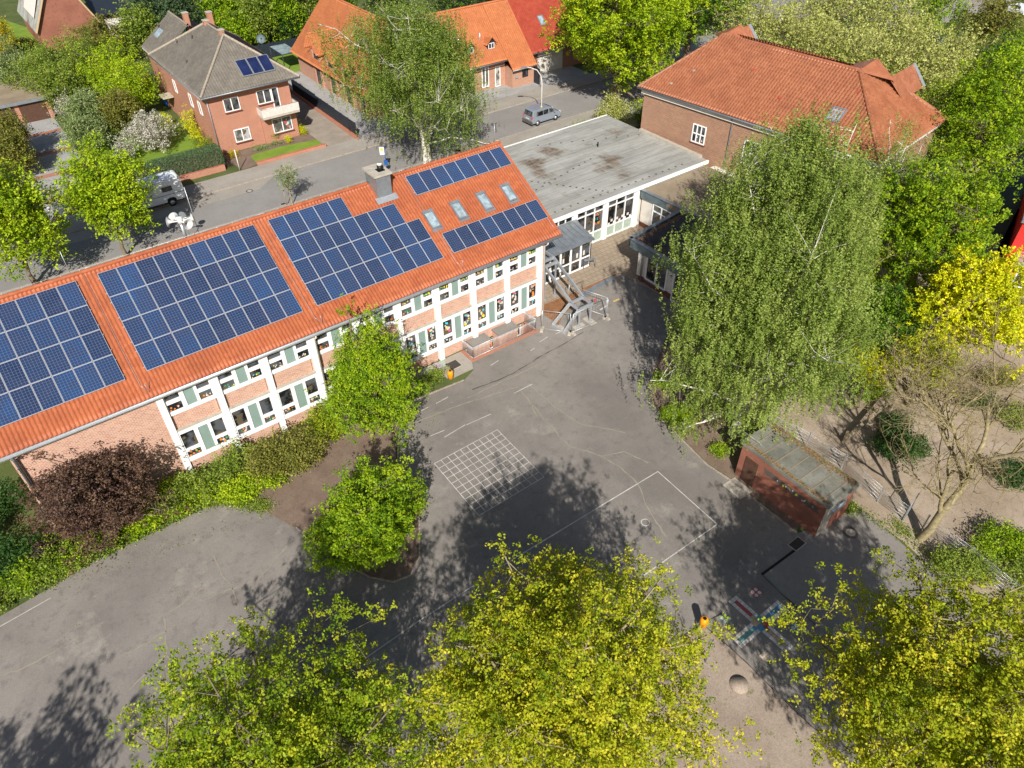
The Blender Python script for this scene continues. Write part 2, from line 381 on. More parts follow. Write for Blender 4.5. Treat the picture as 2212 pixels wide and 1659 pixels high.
def window(parent, F, x0, x1, z0, z1, panes, out=.05, dep=.1, glass='glass', frame='pvc', name='window', extra=None):
    """frame mesh with openings; each pane is a sub-part"""
    if 0 < out < .09: out = .09
    mb = MB(F); mb.holes(x0, x1, z0, z1, panes, out, dep); o = mb.build(name, frame, parent)
    for a, b, c_, d in panes:
        g = MB(F); g.face([(a, out-dep*.7, c_), (b, out-dep*.7, c_), (b, out-dep*.7, d), (a, out-dep*.7, d)]); g.build('pane', glass, o)
    return o
M['pv_dark'] = plain('thermal_collector_glass', (.014, .022, .075), .15, .3, 1.5, 0, .6)
M['skyglass'] = plain('skylight_glass', (.27, .34, .38), .12, .45, 2.2, 0, .6)
M['horn'] = plain('matt_light_grey', (.60, .60, .58), .7, .04)
M['p_green_dark'] = plain('dark_green_wire', (.02, .13, .07), .6, .1)
# ---------------------------------------------------------------- ground
def px(pts, z=0): return [at(x, y, z) for x, y in pts]
def sheet(name, pts, z, mat, th=.0, parent=None, label=None):
    mb = MB(); mb.face([(p[0], p[1], z) for p in pts])
    if th: 
        n = len(pts)
        for i in range(n):
            a, b = pts[i], pts[(i+1) % n]; mb.face([(a[0], a[1], z), (b[0], b[1], z), (b[0], b[1], z-th), (a[0], a[1], z-th)])
    return mb.build(name, mat, parent, label, None if parent else 'structure')
mb = MB(); mb.face([(-900, -900, 0), (-900, 900, 0), (900, 900, 0), (900, -900, 0)])
# the light well is a hole: the ground sheet is laid in four pieces round it
LW = (-7.15, -1.55, -1.25, -.02)
mb = MB()
for a, b, c_, d in ((-900, LW[0], -900, 900), (LW[1], 900, -900, 900), (LW[0], LW[1], -900, LW[2]), (LW[0], LW[1], LW[3], 900)):
    mb.face([(a, c_, 0), (b, c_, 0), (b, d, 0), (a, d, 0)])
mb.build('ground', 'grass', None, None, 'structure')

yl = px([(-600, 1640), (-60, 1362), (0, 1332), (100, 1275), (200, 1215), (330, 1152), (450, 1095), (490, 1088), (535, 1096), (585, 1110), (640, 1140), (672, 1168), (740, 1215),
         (800, 1248), (850, 1258), (888, 1243), (906, 1205), (906, 1120), (893, 1085), (872, 1050), (860, 1005), (860, 960), (868, 900), (890, 868), (945, 845), (1002, 822)])
yl = [(p.x, p.y) for p in yl]
yard = yl+[(-7.9, -2.35), (-7.5, -1.58), (-1.2, -1.58), (-1.2, .5), (1.2, .5), (2.9, -1.2), (4.4, -.2), (4.4, .4), (9.2, .4), (9.4, -1.4), (10.1, -7.9)]
rr = px([(1412, 792), (1404, 830), (1408, 872), (1440, 915), (1480, 958), (1525, 1003), (1580, 1040), (1650, 1096), (1722, 1152), (1760, 1140), (1785, 1112), (1862, 1103), (1900, 1130), (1960, 1185), (2070, 1290), (2240, 1450), (2500, 1750)])
yard += [(p.x, p.y) for p in rr]+[(p.x, p.y) for p in px([(2400, 2400), (-900, 2400)])]
sy = sheet('schoolyard', yard, .012, 'asphalt')
sa = px([(1650, 1240), (1722, 1180), (1785, 1116), (1862, 1107), (1960, 1189), (2068, 1294), (2240, 1454), (2400, 1650), (2000, 1560), (1745, 1335)])
sheet('asphalt_apron', sa, .018, 'asphalt2')
# trodden earth left of the lower drain and the beds
sheet('trodden_ground', px([(1515, 1348), (1600, 1420), (1700, 1520), (1800, 1610), (1950, 1760), (2100, 2000), (1300, 2000), (1330, 1500), (1420, 1420)]), .022, 'earth')
sheet('sandy_play_area', px([(1860, 1098), (1790, 1040), (1700, 980), (1420, 700), (1700, 420), (2100, 330), (2212, 360), (2700, 500), (3300, 900), (2900, 1500), (2240, 1440), (2070, 1282), (1960, 1178)]), .006, 'sand')
sheet('bark_bed', px([(1412, 795), (1406, 830), (1410, 870), (1442, 912), (1482, 955), (1528, 1000), (1582, 1036), (1652, 1092), (1718, 1146), (1775, 1100), (1620, 930), (1700, 800), (1560, 640), (1450, 700)]), .02, 'soil', .02)
sheet('planting_bed', px([(538, 1098), (585, 1112), (640, 1142), (672, 1170), (740, 1217), (800, 1250), (850, 1260), (886, 1244), (903, 1205), (903, 1120), (890, 1085), (868, 1050), (856, 1005), (856, 960), (864, 905), (760, 880), (640, 900), (540, 1000)]), .024, 'soil', .024)
sheet('front_verge', [(-36, -3.6), (-28, -2.6), (-20, -2.4), (-12.2, -3.4)]+[(p.x, p.y) for p in px([(888, 866), (945, 842), (1000, 820)])]+[(-9.9, -1.9), (-9.9, 0), (-36, 0)], .008, 'grass')
sheet('entrance_strip', [(-9.9, -2.0), (-7.75, -2.0), (-7.75, 0), (-9.9, 0)], .013, 'pave')
# terrace
sheet('entrance_ground', [(-1.2, -1.9), (17, -12), (17, 6), (-1.2, 6)], .004, 'pave')
sheet('entrance_ground', [(-9.9, -2.2), (-7.45, -2.2), (-7.45, 0), (-9.9, 0)], .005, 'pave')
sheet('terrace', [(.4, .95), (9.3, .75), (9.4, -1.2), (16.2, 4.6), (16.2, 5.75), (.4, 5.75)], .03, 'slabs', .03)
sheet('leaf_strewn_soil', [(.4, -1.9), (1.3, -1.2), (3.9, -.3), (4.3, .4), (9.2, .62), (9.2, .8), (.4, .98)], .016, 'litter')
sheet('ramp_plate', [(4.3, -.15), (8.25, .25), (8.4, .72), (4.4, .36)], .05, 'zinc', .04)
# street
sheet('near_pavement', [(-120, 22.5), (220, 22.5), (220, 29.2), (-120, 29.2)], .10, 'pave', .1)
sheet('grass_strip', [(-60, 21), (-15, 21), (-15, 28.3), (-60, 28.3)], .108, 'grass')
sheet('road', [(-120, 29.3), (220, 29.3), (220, 36.3), (-120, 36.3)], .02, 'road')
sheet('far_pavement', [(-120, 36.4), (220, 36.4), (220, 39.3), (-120, 39.3)], .10, 'pave', .1)
sheet('parking_bay', [(-30, 34.2), (-9, 34.2), (-6.5, 36.3), (-30, 36.3)], .026, 'pave')
for nm, y in (('near_kerb', 29.2), ('far_kerb', 36.3)):
    mb = MB(); x = -60
    while x < 120: mb.box(x, x+.985, y, y+.13, 0, .115); x += 1
    mb.build(nm, 'kerb', None, None, 'structure')
sheet('side_street', [(46, 36), (220, 36), (220, 60), (52, 60)], .024, 'road')
sheet('house_driveway', [(.9, 39.3), (4.45, 39.3), (4.75, 57), (1.0, 57)], .04, 'drive', .04)
sheet('neighbour_driveway', [(4.95, 39.3), (9.1, 39.3), (9.1, 64.6), (5.3, 64.6)], .045, 'paver', .04)
sheet('house_forecourt', [(9.1, 39.3), (40, 39.3), (40, 43.5), (9.1, 43.5)], .045, 'paver', .04)
sheet('back_lawn', [(5.5, 64.6), (20, 64.6), (20, 72.4), (5.5, 72.4)], .03, 'lawn')
sheet('front_lawn', [(-7.0, 39.75), (.75, 39.55), (.9, 41.9), (-3, 42.6), (-6.8, 42.4)], .05, 'lawn', .03)
sheet('front_garden_bed', [(-8.8, 39.6), (-7.0, 39.75), (-6.8, 42.4), (-3, 42.6), (.9, 41.9), (.9, 44.3), (-9.4, 44.3)], .04, 'soil', .03)
sheet('side_garden_lawn', [(-21.3, 42.8), (-10.2, 42.8), (-10.5, 62), (-21.3, 64)], .03, 'lawn')
sheet('garage_court', [(-27.5, 39.3), (-21.6, 39.3), (-21.6, 67.6), (-27.5, 67.6)], .035, 'paver')
for k in range(4): sheet('brick_band', [(-27.4, 44+k*6.2), (-21.7, 44+k*6.2), (-21.7, 44.9+k*6.2), (-27.4, 44.9+k*6.2)], .041, 'brick_pave')
sheet('far_lawn', px([(0, 40), (60, 60), (110, 120), (60, 160), (0, 190), (-100, 200), (-200, 60)]), .03, 'lawn')
sheet('distant_garden_lawn', px([(520, 0), (640, 0), (620, 60), (530, 50)]), .03, 'lawn')

# painted lines, cracks, joints: children of the yard
def strip(name, pts, w, mat, z=.022, parent=None, wob=0, seed=0):
    rng = random.Random(seed); P = []
    for i in range(len(pts)-1):
        a, b = Vector(pts[i][:2]), Vector(pts[i+1][:2]); k = max(1, int((b-a).length/.35)) if wob else 1
        for j in range(k): P.append(a.lerp(b, j/k)+(Vector((rng.uniform(-1, 1), rng.uniform(-1, 1)))*wob if (wob and (i or j)) else Vector((0, 0))))
    P.append(Vector(pts[-1][:2])); mb = MB(); prev = None
    for i, p in enumerate(P):
        d = (P[min(i+1, len(P)-1)]-P[max(0, i-1)]).normalized(); nn = Vector((-d.y, d.x)); ww = w*(rng.uniform(.35, 1.4) if wob else 1)/2
        cur = (p+nn*ww, p-nn*ww)
        if prev: mb.face([(prev[0].x, prev[0].y, z), (prev[1].x, prev[1].y, z), (cur[1].x, cur[1].y, z), (cur[0].x, cur[0].y, z)])
        prev = cur
    return mb.build(name, mat, parent)
g0 = Vector((-15.1, -13.4)); gu = Vector((4.9, .05))/10; gv = Vector((.12, 5.05))/10
mb = MB()
for i in range(11):
    for A, B in ((g0+gu*i, g0+gu*i+gv*10), (g0+gv*i, g0+gv*i+gu*10)):
        d = (B-A).normalized(); nn = Vector((-d.y, d.x))*.022; zz = .022 if A == g0+gu*i else .0255
        mb.face([(A.x+nn.x, A.y+nn.y, zz), (A.x-nn.x, A.y-nn.y, zz), (B.x-nn.x, B.y-nn.y, zz), (B.x+nn.x, B.y+nn.y, zz)])
mb.build('painted_grid', 'line', sy)
strip('pitch_line', px([(1070, 1232), (1180, 1165), (1300, 1092), (1421, 1019), (1549, 1133), (1398, 1238), (1200, 1372)]), .07, 'line', .023, sy)
strip('pitch_line', px([(1062, 1240), (900, 1345), (700, 1485)]), .06, 'line', .023, sy)
mb = MB(); q_ = at(1394, 1129); mb.disc((q_.x, q_.y, .023), .27, 24, .21); mb.build('painted_circle', 'line', sy)
for a, b in (((0, 1332+22), (110, 1292)), ((-80, 1395), (0, 1354))): strip('edge_line', px([a, b]), .045, 'line', .023, sy)
for a, b in (((942, 872), (968, 858)), ((910, 888), (925, 880)), ((1060, 790), (1077, 779)), ((1145, 759), (1155, 752)), ((1166, 739), (1183, 728)), ((1200, 722), (1213, 716)),
             ((1008, 918), (1060, 895)), ((1110, 850), (1150, 830)), ((960, 945), (1005, 918)), ((930, 942), (960, 930))):
    strip('worn_dash', px([a, b]), .05, 'line', .023, sy)
for a, b in (((1325, 652), (1338, 646)),): strip('yellow_dash', px([a, b]), .16, 'line_y', .023, sy)
strip('white_dash', px([(1296, 670), (1312, 660)]), .16, 'line', .023, sy)
for k, pl in enumerate([[(280, 1490), (330, 1440), (360, 1415), (358, 1370), (355, 1330), (400, 1300), (438, 1270)], [(360, 1415), (390, 1445), (430, 1465), (470, 1500)],
           [(0, 1462), (60, 1440), (130, 1400)], [(462, 1200), (480, 1240), (500, 1270), (515, 1310)], [(1142, 830), (1200, 880), (1250, 915), (1300, 925), (1350, 935)],
           [(1125, 845), (1175, 905), (1230, 965), (1300, 985), (1340, 1010), (1382, 1050), (1400, 1100), (1440, 1160)],
           [(1100, 1040), (1105, 1080)], [(1300, 985), (1350, 975), (1400, 1000)], [(1148, 872), (1160, 900)], [(620, 1180), (560, 1250), (430, 1300)], [(880, 920), (980, 880), (1120, 835)],
           [(185, 1450), (290, 1405), (380, 1350)], [(1010, 860), (1180, 780)]]):
    strip('sandy_crack', px(pl), .075, 'crack', .0205, sy, .05, k)
strip('tar_joint', px([(1020, 842), (1075, 822), (1110, 806), (1165, 772), (1215, 745), (1260, 718)]), .06, 'crackd', .021, sy, .03, 3)
strip('tar_joint', px([(1455, 880), (1500, 930)]), .03, 'crackd', .021, sy, .02, 5)
strip('drain_slot', px([(1645, 1242), (1722, 1185)]), .14, 'black', .026, sy)
strip('expansion_joint', px([(1648, 1244), (1690, 1285), (1735, 1325), (1762, 1350)]), .07, 'crackd', .0265, sy, .02, 8)
strip('expansion_joint', px([(1522, 1352), (1600, 1420), (1700, 1520), (1800, 1612)]), .05, 'crackd', .0265, sy, .02, 9)
strip('expansion_joint', px([(1465, 1380), (1510, 1352), (1560, 1325)]), .07, 'crackd', .0265, sy, .01, 9)
# ludo board and dice
B0 = (at(1642, 1347)); B0 = Vector((B0.x, B0.y)); 
dA = (at(1682, 1315)-at(1604, 1382)); dA = Vector((dA.x, dA.y)).normalized(); dB = Vector((-dA.y, dA.x))
def bq(a0, a1, b0, b1, mat, z, mbs):
    mb = mbs.setdefault(mat, MB()); P_ = [B0+dA*a+dB*b for a, b in ((a0, b0), (a1, b0), (a1, b1), (a0, b1))]
    mb.face([(p.x, p.y, z) for p in P_])
mbs = {}
for sgn, ax, cmid, cin in ((1, 0, 'p_blue', 'p_teal'), (-1, 0, 'p_teal', 'p_blue'), (1, 1, 'p_red', 'p_tan'), (-1, 1, 'p_tan', 'p_red')):
    c_ = .215
    for k in range(7):
        r0, r1 = .33+k*c_, .33+(k+1)*c_-.015
        for l, mt_ in ((-1, 'p_white'), (0, cmid if k > 0 and k < 6 else ('p_white' if k == 6 else cin)), (1, 'p_white')):
            l0, l1 = (l*c_-c_/2+.01, l*c_+c_/2-.01)
            a = (r0, r1, l0, l1) if ax == 0 else (l0, l1, r0, r1)
            if sgn < 0: a = (-a[1], -a[0], a[2], a[3]) if ax == 0 else (a[0], a[1], -a[3], -a[2])
            bq(*a, mt_, .024, mbs)
bq(-.2, .36, -.2, .36, 'p_teal', .0245, mbs); bq(-.36, -.02, -.36, 0, 'p_blue', .0285, mbs); bq(0, .36, -.36, -.02, 'p_red', .0325, mbs); bq(-.36, -.02, .0, .36, 'p_tan', .0365, mbs)
for k, mb in mbs.items(): mb.build('board_game_squares', k, sy)
for (x, y), mt_ in (((1633, 1280), 'p_red'), ((1567, 1336), 'p_teal'), ((1721, 1358), 'p_blue'), ((1655, 1419), 'p_tan')):
    p = at(x, y); mb = MB((Vector((p.x, p.y, 0)), dA.to_3d(), dB.to_3d())); h = .25
    mb.face([(-h, -h, .0245), (h, -h, .0245), (h, h, .0245), (-h, h, .0245)]); mb.mi = 1
    for i in (-1, 1):
        for j in (-1, 1): mb.disc((i*.125, j*.125, .0285), .1, 12)
    mb.build('painted_dice_face', [mt_, 'p_white'], sy)
# beside the facade: coloured slabs, grating
mb = MB(); 
for k in range(8):
    mb.mi = k % 3; mb.face([(-12.6+k*.45, -.75, .03), (-12.17+k*.45, -.75, .03), (-12.17+k*.45, -.02, .03), (-12.6+k*.45, -.02, .03)])
mb.build('painted_slabs', ['p_lilac', 'p_mint', 'concrete'], sy)
def grate(name, c_, w, h, bars, ang=0, label=None, cat='drain cover'):
    mb = MB((Vector((c_[0], c_[1], 0)), Vector((math.cos(ang), math.sin(ang), 0)), Vector((-math.sin(ang), math.cos(ang), 0))))
    t = thing(name, label, cat, (c_[0], c_[1], 0))
    mb.box(-w/2-.05, w/2+.05, -h/2-.05, h/2+.05, 0, .03); mb.build('frame', 'concrete', t)
    m2 = MB(mb.F)
    m2.face([(-w/2, -h/2, .034), (w/2, -h/2, .034), (w/2, h/2, .034), (-w/2, h/2, .034)]); m2.mi = 1
    for k in range(bars): x = -w/2+(k+.5)*w/bars; m2.box(x-w/bars*.22, x+w/bars*.22, -h/2, h/2, .034, .045)
    m2.build('grating', ['black', 'iron'], t); return t
grate('drain_grating', (-8.7, -1.0), .85, .8, 10, 0, 'square iron grating in the strip beside the basement railing')
p = at(*[(2540+.40687*337)/1.5551, (1250+.40687*1420)/1.5551]); grate('drain_grating', (p.x, p.y), .85, .5, 9, math.atan2(dA.y, dA.x), 'dark slotted drain grating near the corner of the terracotta shed')
p = at(1437, 905); grate('drain_grating', (p.x, p.y), .5, .4, 7, .8, 'small drain grating at the curb beside the bright green shrub')
def manhole(xy, r, label):
    t = thing('manhole_cover', label, 'manhole', (xy.x, xy.y, 0)); mb = MB(); mb.disc((xy.x, xy.y, .032), r, 28, r*.62); mb.build('iron_ring', 'iron', t)
    m2 = MB(); m2.disc((xy.x, xy.y, .030), r*.62, 24); m2.build('lid', 'concrete', t)
    for k in range(16):
        pass
manhole(at(1837, 1151), .43, 'round manhole cover with iron ring beside the terracotta shed')
manhole(at(539, 413), .36, 'brown round manhole cover in the middle of the street')
p = at(612, 441); grate('drain_grating', (p.x, p.y), .5, .35, 6, 0, 'small gully grating at the street edge near the sapling')

# curb edging of beds
def edging(pts, label, w=.09, h=.07):
    mb = MB(); P_ = [Vector((p[0], p[1])) for p in pts]; rng = random.Random(4)
    for i in range(len(P_)-1):
        a, b = P_[i], P_[i+1]; k = max(1, int((b-a).length/.16)); d = (b-a)/k
        for j in range(k):
            p0, p1 = a+d*j, a+d*(j+.86); mb.bar((p0.x, p0.y, h/2), (p1.x, p1.y, h/2), w*rng.uniform(.8, 1.2), h*rng.uniform(1, 1.6))
    return tag(mb.build('bed_edging', 'kerb'), label, 'edging')
edging(yl[10:26], 'curved row of stone setts around the island planting bed')
edging([(p.x, p.y) for p in rr[:9]], 'stone edging between the yard and the bark bed under the big birch')

# ================================================================ SCHOOL
FS = (Vector((0, 0, 0)), Vector((1, 0, 0)), Vector((0, -1, 0)))       # front wall frame: x, outward, z
sch = thing('school_building', 'long two storey brick school wing with orange roof covered in solar panels', 'school', (0, 0, 0))
XL, XR, DEP, ZE = -35.05, .4, 14.6, 6.45
mb = MB(); mb.box(XL, -27.62, .0, DEP, 0, 6.55); mb.box(-27.62, XR, .30, DEP, -1.3, 6.55); mb.box(.20, XR, .02, .30, 0, 6.55)
for x in (XL, XR):  # gables
    mb.faces([(x, 0, 6.55), (x, DEP, 6.55), (x, 7.3, 10.9)]+[(x+(.25 if x < 0 else -.25), 0, 6.55), (x+(.25 if x < 0 else -.25), DEP, 6.55), (x+(.25 if x < 0 else -.25), 7.3, 10.9)], [(0, 1, 2), (5, 4, 3)])
for k in range(9):  # spandrels and plinths
    a, b = -27.27+3.05*k, -24.6+3.05*k+.02
    mb.box(a, b, .2, .30, 3.62, 4.72); mb.box(a, b, .12, .30, -1.3 if k >= 7 else 0, .96)
sw = mb.build('wall', 'brick_school', sch)
BX = [-27.45, -24.31, -21.26, -18.14, -15.01, -12.0, -9.0, -6.01, -3.02, -.02]
mb = MB()
for i, x in enumerate(BX): mb.box(x-.19, x+.19, -.02, .30, 0, 6.6)
mb.build('pilaster', 'white', sch)
mb = MB()
for k in range(9): mb.box(BX[k]+.19, BX[k+1]-.19, .03, .30, 3.50, 3.62)
mb.build('ledge', 'concrete', sch)
rng = random.Random(7)
DEC = ['p_white', 'p_yellow', 'p_green', 'p_orange', 'p_pink', 'p_cyan', 'p_red', 'p_tan', 'p_brown']
def deco(o, F, rect, n, cols, y, size=.1, seed=0):
    rg = random.Random(seed); mb = MB(F)
    for k in range(n):
        x = rg.uniform(rect[0]+size, rect[1]-size); z = rect[2]+size*.8+(rect[3]-rect[2]-size*1.6)*(rg.random())
        s_ = size*rg.uniform(.5, 1); r0 = rg.uniform(0, 3.1); mb.mi = rg.randrange(len(cols)); q = rg.choice((4, 5, 6, 8)); e = rg.uniform(.5, 1)
        mb.face([(x+math.cos(r0+2*math.pi*j/q)*s_*e, y+.0015*k, z+math.sin(r0+2*math.pi*j/q)*s_) for j in range(q)])
    mb.build('paper_decoration', cols, o)
for k in range(9):
    a, b = BX[k]+.19, BX[k+1]-.19
    l0, l1, g0_, g1, r0, r1 = a+.08, a+.08+(b-a)*.29, a+(b-a)*.41, a+(b-a)*.62, a+(b-a)*.685, b-.14
    up = [(l0, l1, 5.80, 6.42), (l0, l1, 4.98, 5.55), (r0, r1, 5.80, 6.42), (r0, r1, 4.98, 5.55)]
    lo = [(l0, l1, 2.0, 3.24), (l0, l1, 1.27, 1.77), (r0, r1, 2.0, 3.24), (r0, r1, 1.27, 1.77)]
    for fl, (hs, z0, z1, y) in enumerate(((up, 4.72, 6.55, -.10), (lo, .96, 3.50, -.03))):
        F = FS; mb = MB(F); green = (g0_, g1, hs[1][2], hs[0][3])
        mb.holes(a, b, z0, z1, hs+[green], y, .10); o = mb.build('window', 'pvc', sch)
        for h in hs: g = MB(F); g.face([(h[0], y-.07, h[2]), (h[1], y-.07, h[2]), (h[1], y-.07, h[3]), (h[0], y-.07, h[3])]); g.build('pane', 'glass', o)
        g = MB(F); h = green; g.face([(h[0], y-.04, h[2]), (h[1], y-.04, h[2]), (h[1], y-.04, h[3]), (h[0], y-.04, h[3])]); g.build('infill_panel', 'green_infill', o)
        d = y-.066
        if fl == 0:
            sets = {0: ['p_white', 'p_orange', 'p_white'], 1: ['p_green', 'p_yellow', 'p_cyan'], 2: ['p_white', 'p_yellow', 'p_white'], 3: ['p_orange', 'p_green'], 4: ['p_orange', 'p_green'], 5: ['p_orange', 'p_green', 'p_white'], 6: ['p_tan', 'p_white'], 7: ['p_tan', 'p_white'], 8: ['p_white']}[k]
            for j in (1, 3): deco(o, F, (hs[j][0], hs[j][1], hs[j][2], hs[j][2]+.36), 6, sets, d, .075, k*7+j)
            if k >= 5:
                for j in (0, 2): deco(o, F, (hs[j][0], hs[j][1], hs[j][2], hs[j][2]+.33), 8, ['p_tan', 'p_green', 'p_brown', 'p_yellow'], d, .10, k*9+j)
        else:
            for j in (1, 3): deco(o, F, hs[j], 8, ['p_white', 'p_orange', 'p_green'] if k < 3 else ['p_white', 'p_tan', 'p_white', 'p_cyan'], d, .10, k*5+j)
            if k >= 4:
                for j in (0, 2): deco(o, F, hs[j], 11, ['p_white', 'p_cyan', 'p_pink', 'p_tan', 'p_white', 'p_yellow', 'p_orange', 'p_white'], d, .14, k*3+j)
# roof
PH = R(30); UPS = Vector((0, math.cos(PH), math.sin(PH))); RV0, RZ0, SL = -.45, 6.9, 8.72
def rp(u, s, h=0): return Vector((u, RV0+s*math.cos(PH)-h*math.sin(PH), RZ0+s*math.sin(PH)+h*math.cos(PH)))
XRL, XRR = -36.1, 1.58
rf = tiles('roof', (0, RV0, RZ0), (1, 0, 0), UPS, [(XRL, 0), (XRR, 0), (XRR, SL), (XRL, SL)], 'tile_school', sch, .225, .40, .042, .022, 6)
rb = MB(); top = rp(0, SL); yb = 2*top.y-RV0
for th in (-.09,):
    rb.faces([rp(XRL, 0, th), rp(XRR, 0, th), rp(XRR, SL, th), rp(XRL, SL, th), (XRR, yb, RZ0), (XRL, yb, RZ0)], [(0, 1, 2, 3), (3, 2, 4, 5)])
for x in (XRL, XRR-.06):
    rb.faces([rp(x, 0, .05), rp(x+.06, 0, .05), rp(x+.06, SL, .05), rp(x, SL, .05), rp(x, 0, -.12), rp(x+.06, 0, -.12), rp(x+.06, SL, -.12), rp(x, SL, -.12)], [(0, 1, 2, 3), (0, 3, 7, 4), (1, 5, 6, 2), (0, 4, 5, 1)])
rb.build('roof_underlay', 'tile_school', sch)
for a, b in ((XRL, -9.7), (-8.3, XRR)): mb = MB(); ridge(mb, (a, top.y, top.z+.03), (b, top.y, top.z+.03), .13, .42); mb.build('ridge_cap', 'tile_school', sch)
# soffit + gutters + downpipes
mb = MB(); mb.box(XRL, XRR, -.43, 0.0, 6.60, 6.66); mb.build('soffit', 'white', sch)
mb = MB(); mb.tube([(XRL, -.52, 6.80), (XRR, -.52, 6.80)], .085, 8); mb.tube([(XRL, -.52, 6.86), (XRR, -.52, 6.86)], .075, 8)
mb.build('gutter', 'steel', sch)
for x, y in ((-34.85, -.12), (-18.0, -.14), (.30, -.1)):
    mb = MB(); mb.tube([(x, -.5, 6.75), (x, -.42, 6.5), (x, y, 6.2), (x, y, 0)], .065 if x > -30 else .10, 8); mb.build('downpipe', 'offwhite' if x > -30 else 'zinc', sch)
# chimney
c0 = (-9.55, -8.45)
mb = MB(); mb.box(c0[0], c0[1], 5.9, 7.45, 10.0, 12.1)
ch = mb.build('chimney', 'zinc', sch)
mb = MB(); mb.box(c0[0]-.12, c0[1]+.1, 5.8, 7.6, 12.1, 12.25); mb.build('chimney_cap', 'concrete', ch)
mb = MB(); mb.tube([(-8.85, 6.5, 12.25), (-8.85, 6.5, 12.6)], .2, 14); mb.box(-9.1, -8.6, 6.25, 6.75, 12.25, 12.3); mb.mi = 1; mb.tube([(-8.85, 6.5, 12.62), (-8.85, 6.5, 12.75)], .17, 14); mb.build('flue', ['black', 'p_white'], ch)
mb = MB(); mb.box(c0[0]-.16, c0[1]+.16, 5.75, 6.0, 10.35, 10.5); mb.faces([rp(-9.8, 6.9, .06), rp(-8.2, 6.9, .06), rp(-8.2, 7.4, .06), rp(-9.8, 7.4, .06)], [(0, 1, 2, 3)]); mb.build('flashing', 'steel', ch)
# solar arrays
pm = MB(); pm.mi = 0; pm.box(-.0, 1.022, 0, 1.672, 0, .035); pm.mi = 1; pm.face([(.02, .02, .0385), (1.002, .02, .0385), (1.002, 1.652, .0385), (.02, 1.652, .0385)])
proto = None
def array(rows, s0, dx=1.042, dy=1.69):
    """rows: list of (u of left edge, number) bottom to top"""
    global proto
    mb = MB()
    for r, (u0, n) in enumerate(rows):
        for f in (.3, 1.35): a, b = rp(u0-.08, s0+r*dy+f, .075), rp(u0+n*dx+.05, s0+r*dy+f, .075); mb.bar(a, b, .05, .05, UPS)
    rail = mb.build('solar_array', 'steel', sch)
    for r, (u0, n) in enumerate(rows):
        for i in range(n):
            loc = rp(u0+i*dx, s0+r*dy, .11)
            if proto is None:
                proto = pm.build('solar_panel', ['alu', 'pv'], None); o = proto
            else: o = proto.copy(); col.objects.link(o)
            o.parent = rail; o.location = loc; o.rotation_euler = (PH, 0, 0)
array([(-28.42-6*1.058, 6)]*4, 1.52)
array([(-27.37, 9)]*4, 1.53)
array([(-17.06, 9), (-17.06, 9), (-17.06, 8), (-17.06, 5)], 1.53, 1.034)
array([(-6.95, 8)], 6.62, 1.03)
array([(-6.92, 8)], 1.57, 1.03)
# skylights
for u in (-7.3, -5.08, -2.88, -.72):
    mb = MB(); o_, ee, uu = rp(u, 3.8), Vector((1, 0, 0)), UPS; nn = ee.cross(uu)
    def lb(mb, x0, x1, y0, y1, z0, z1):
        v = [o_+ee*x+uu*y+nn*z for z in (z0, z1) for x, y in ((x0, y0), (x1, y0), (x1, y1), (x0, y1))]
        mb.faces(v, [(0, 3, 2, 1), (4, 5, 6, 7), (0, 1, 5, 4), (1, 2, 6, 5), (2, 3, 7, 6), (3, 0, 4, 7)])
    lb(mb, 0, .09, 0, 1.45, 0, .13); lb(mb, .68, .77, 0, 1.45, 0, .13); lb(mb, .09, .68, 0, .1, 0, .13); lb(mb, -.02, .79, 1.3, 1.5, 0, .17)
    o = mb.build('skylight', 'zinc', sch); g = MB(); lb(g, .09, .68, .1, 1.3, 0, .07); g.build('pane', 'skyglass', o)
    mb = MB(); lb(mb, -.06, .83, -.22, -.01, 0, .055); mb.build('flashing', 'zinc', o)
# lightning conductor wires and roof hooks
for u in (-28.0, -17.55, -7.1, 1.25):
    mb = MB(); mb.tube([rp(u, SL, .06), rp(u, .9, .07), rp(u+.25, .35, .07), rp(u+.5, .95, .07)], .014, 4); mb.tube([rp(u+.25, .35, .07), rp(u+.2, .7, .55)], .012, 4); mb.tube([(u-.1, top.y, top.z+.2), (u+.9, top.y, top.z+.22)], .014, 4)
    mb.build('lightning_conductor', 'steel', sch)
mb = MB(); mb.tube([(XRL, top.y, top.z+.24), (XRR, top.y, top.z+.24)], .012, 4)
for k in range(38): mb.tube([(XRL+k, top.y, top.z), (XRL+k, top.y, top.z+.24)], .012, 4)
mb.build('ridge_wire', 'steel', sch)
for u, h in ((-28.6, 1.6), (1.1, 1.5)):
    mb = MB(); mb.tube([(u, top.y, top.z), (u, top.y, top.z+h)], .018, 5); mb.build('lightning_rod', 'steel', sch)
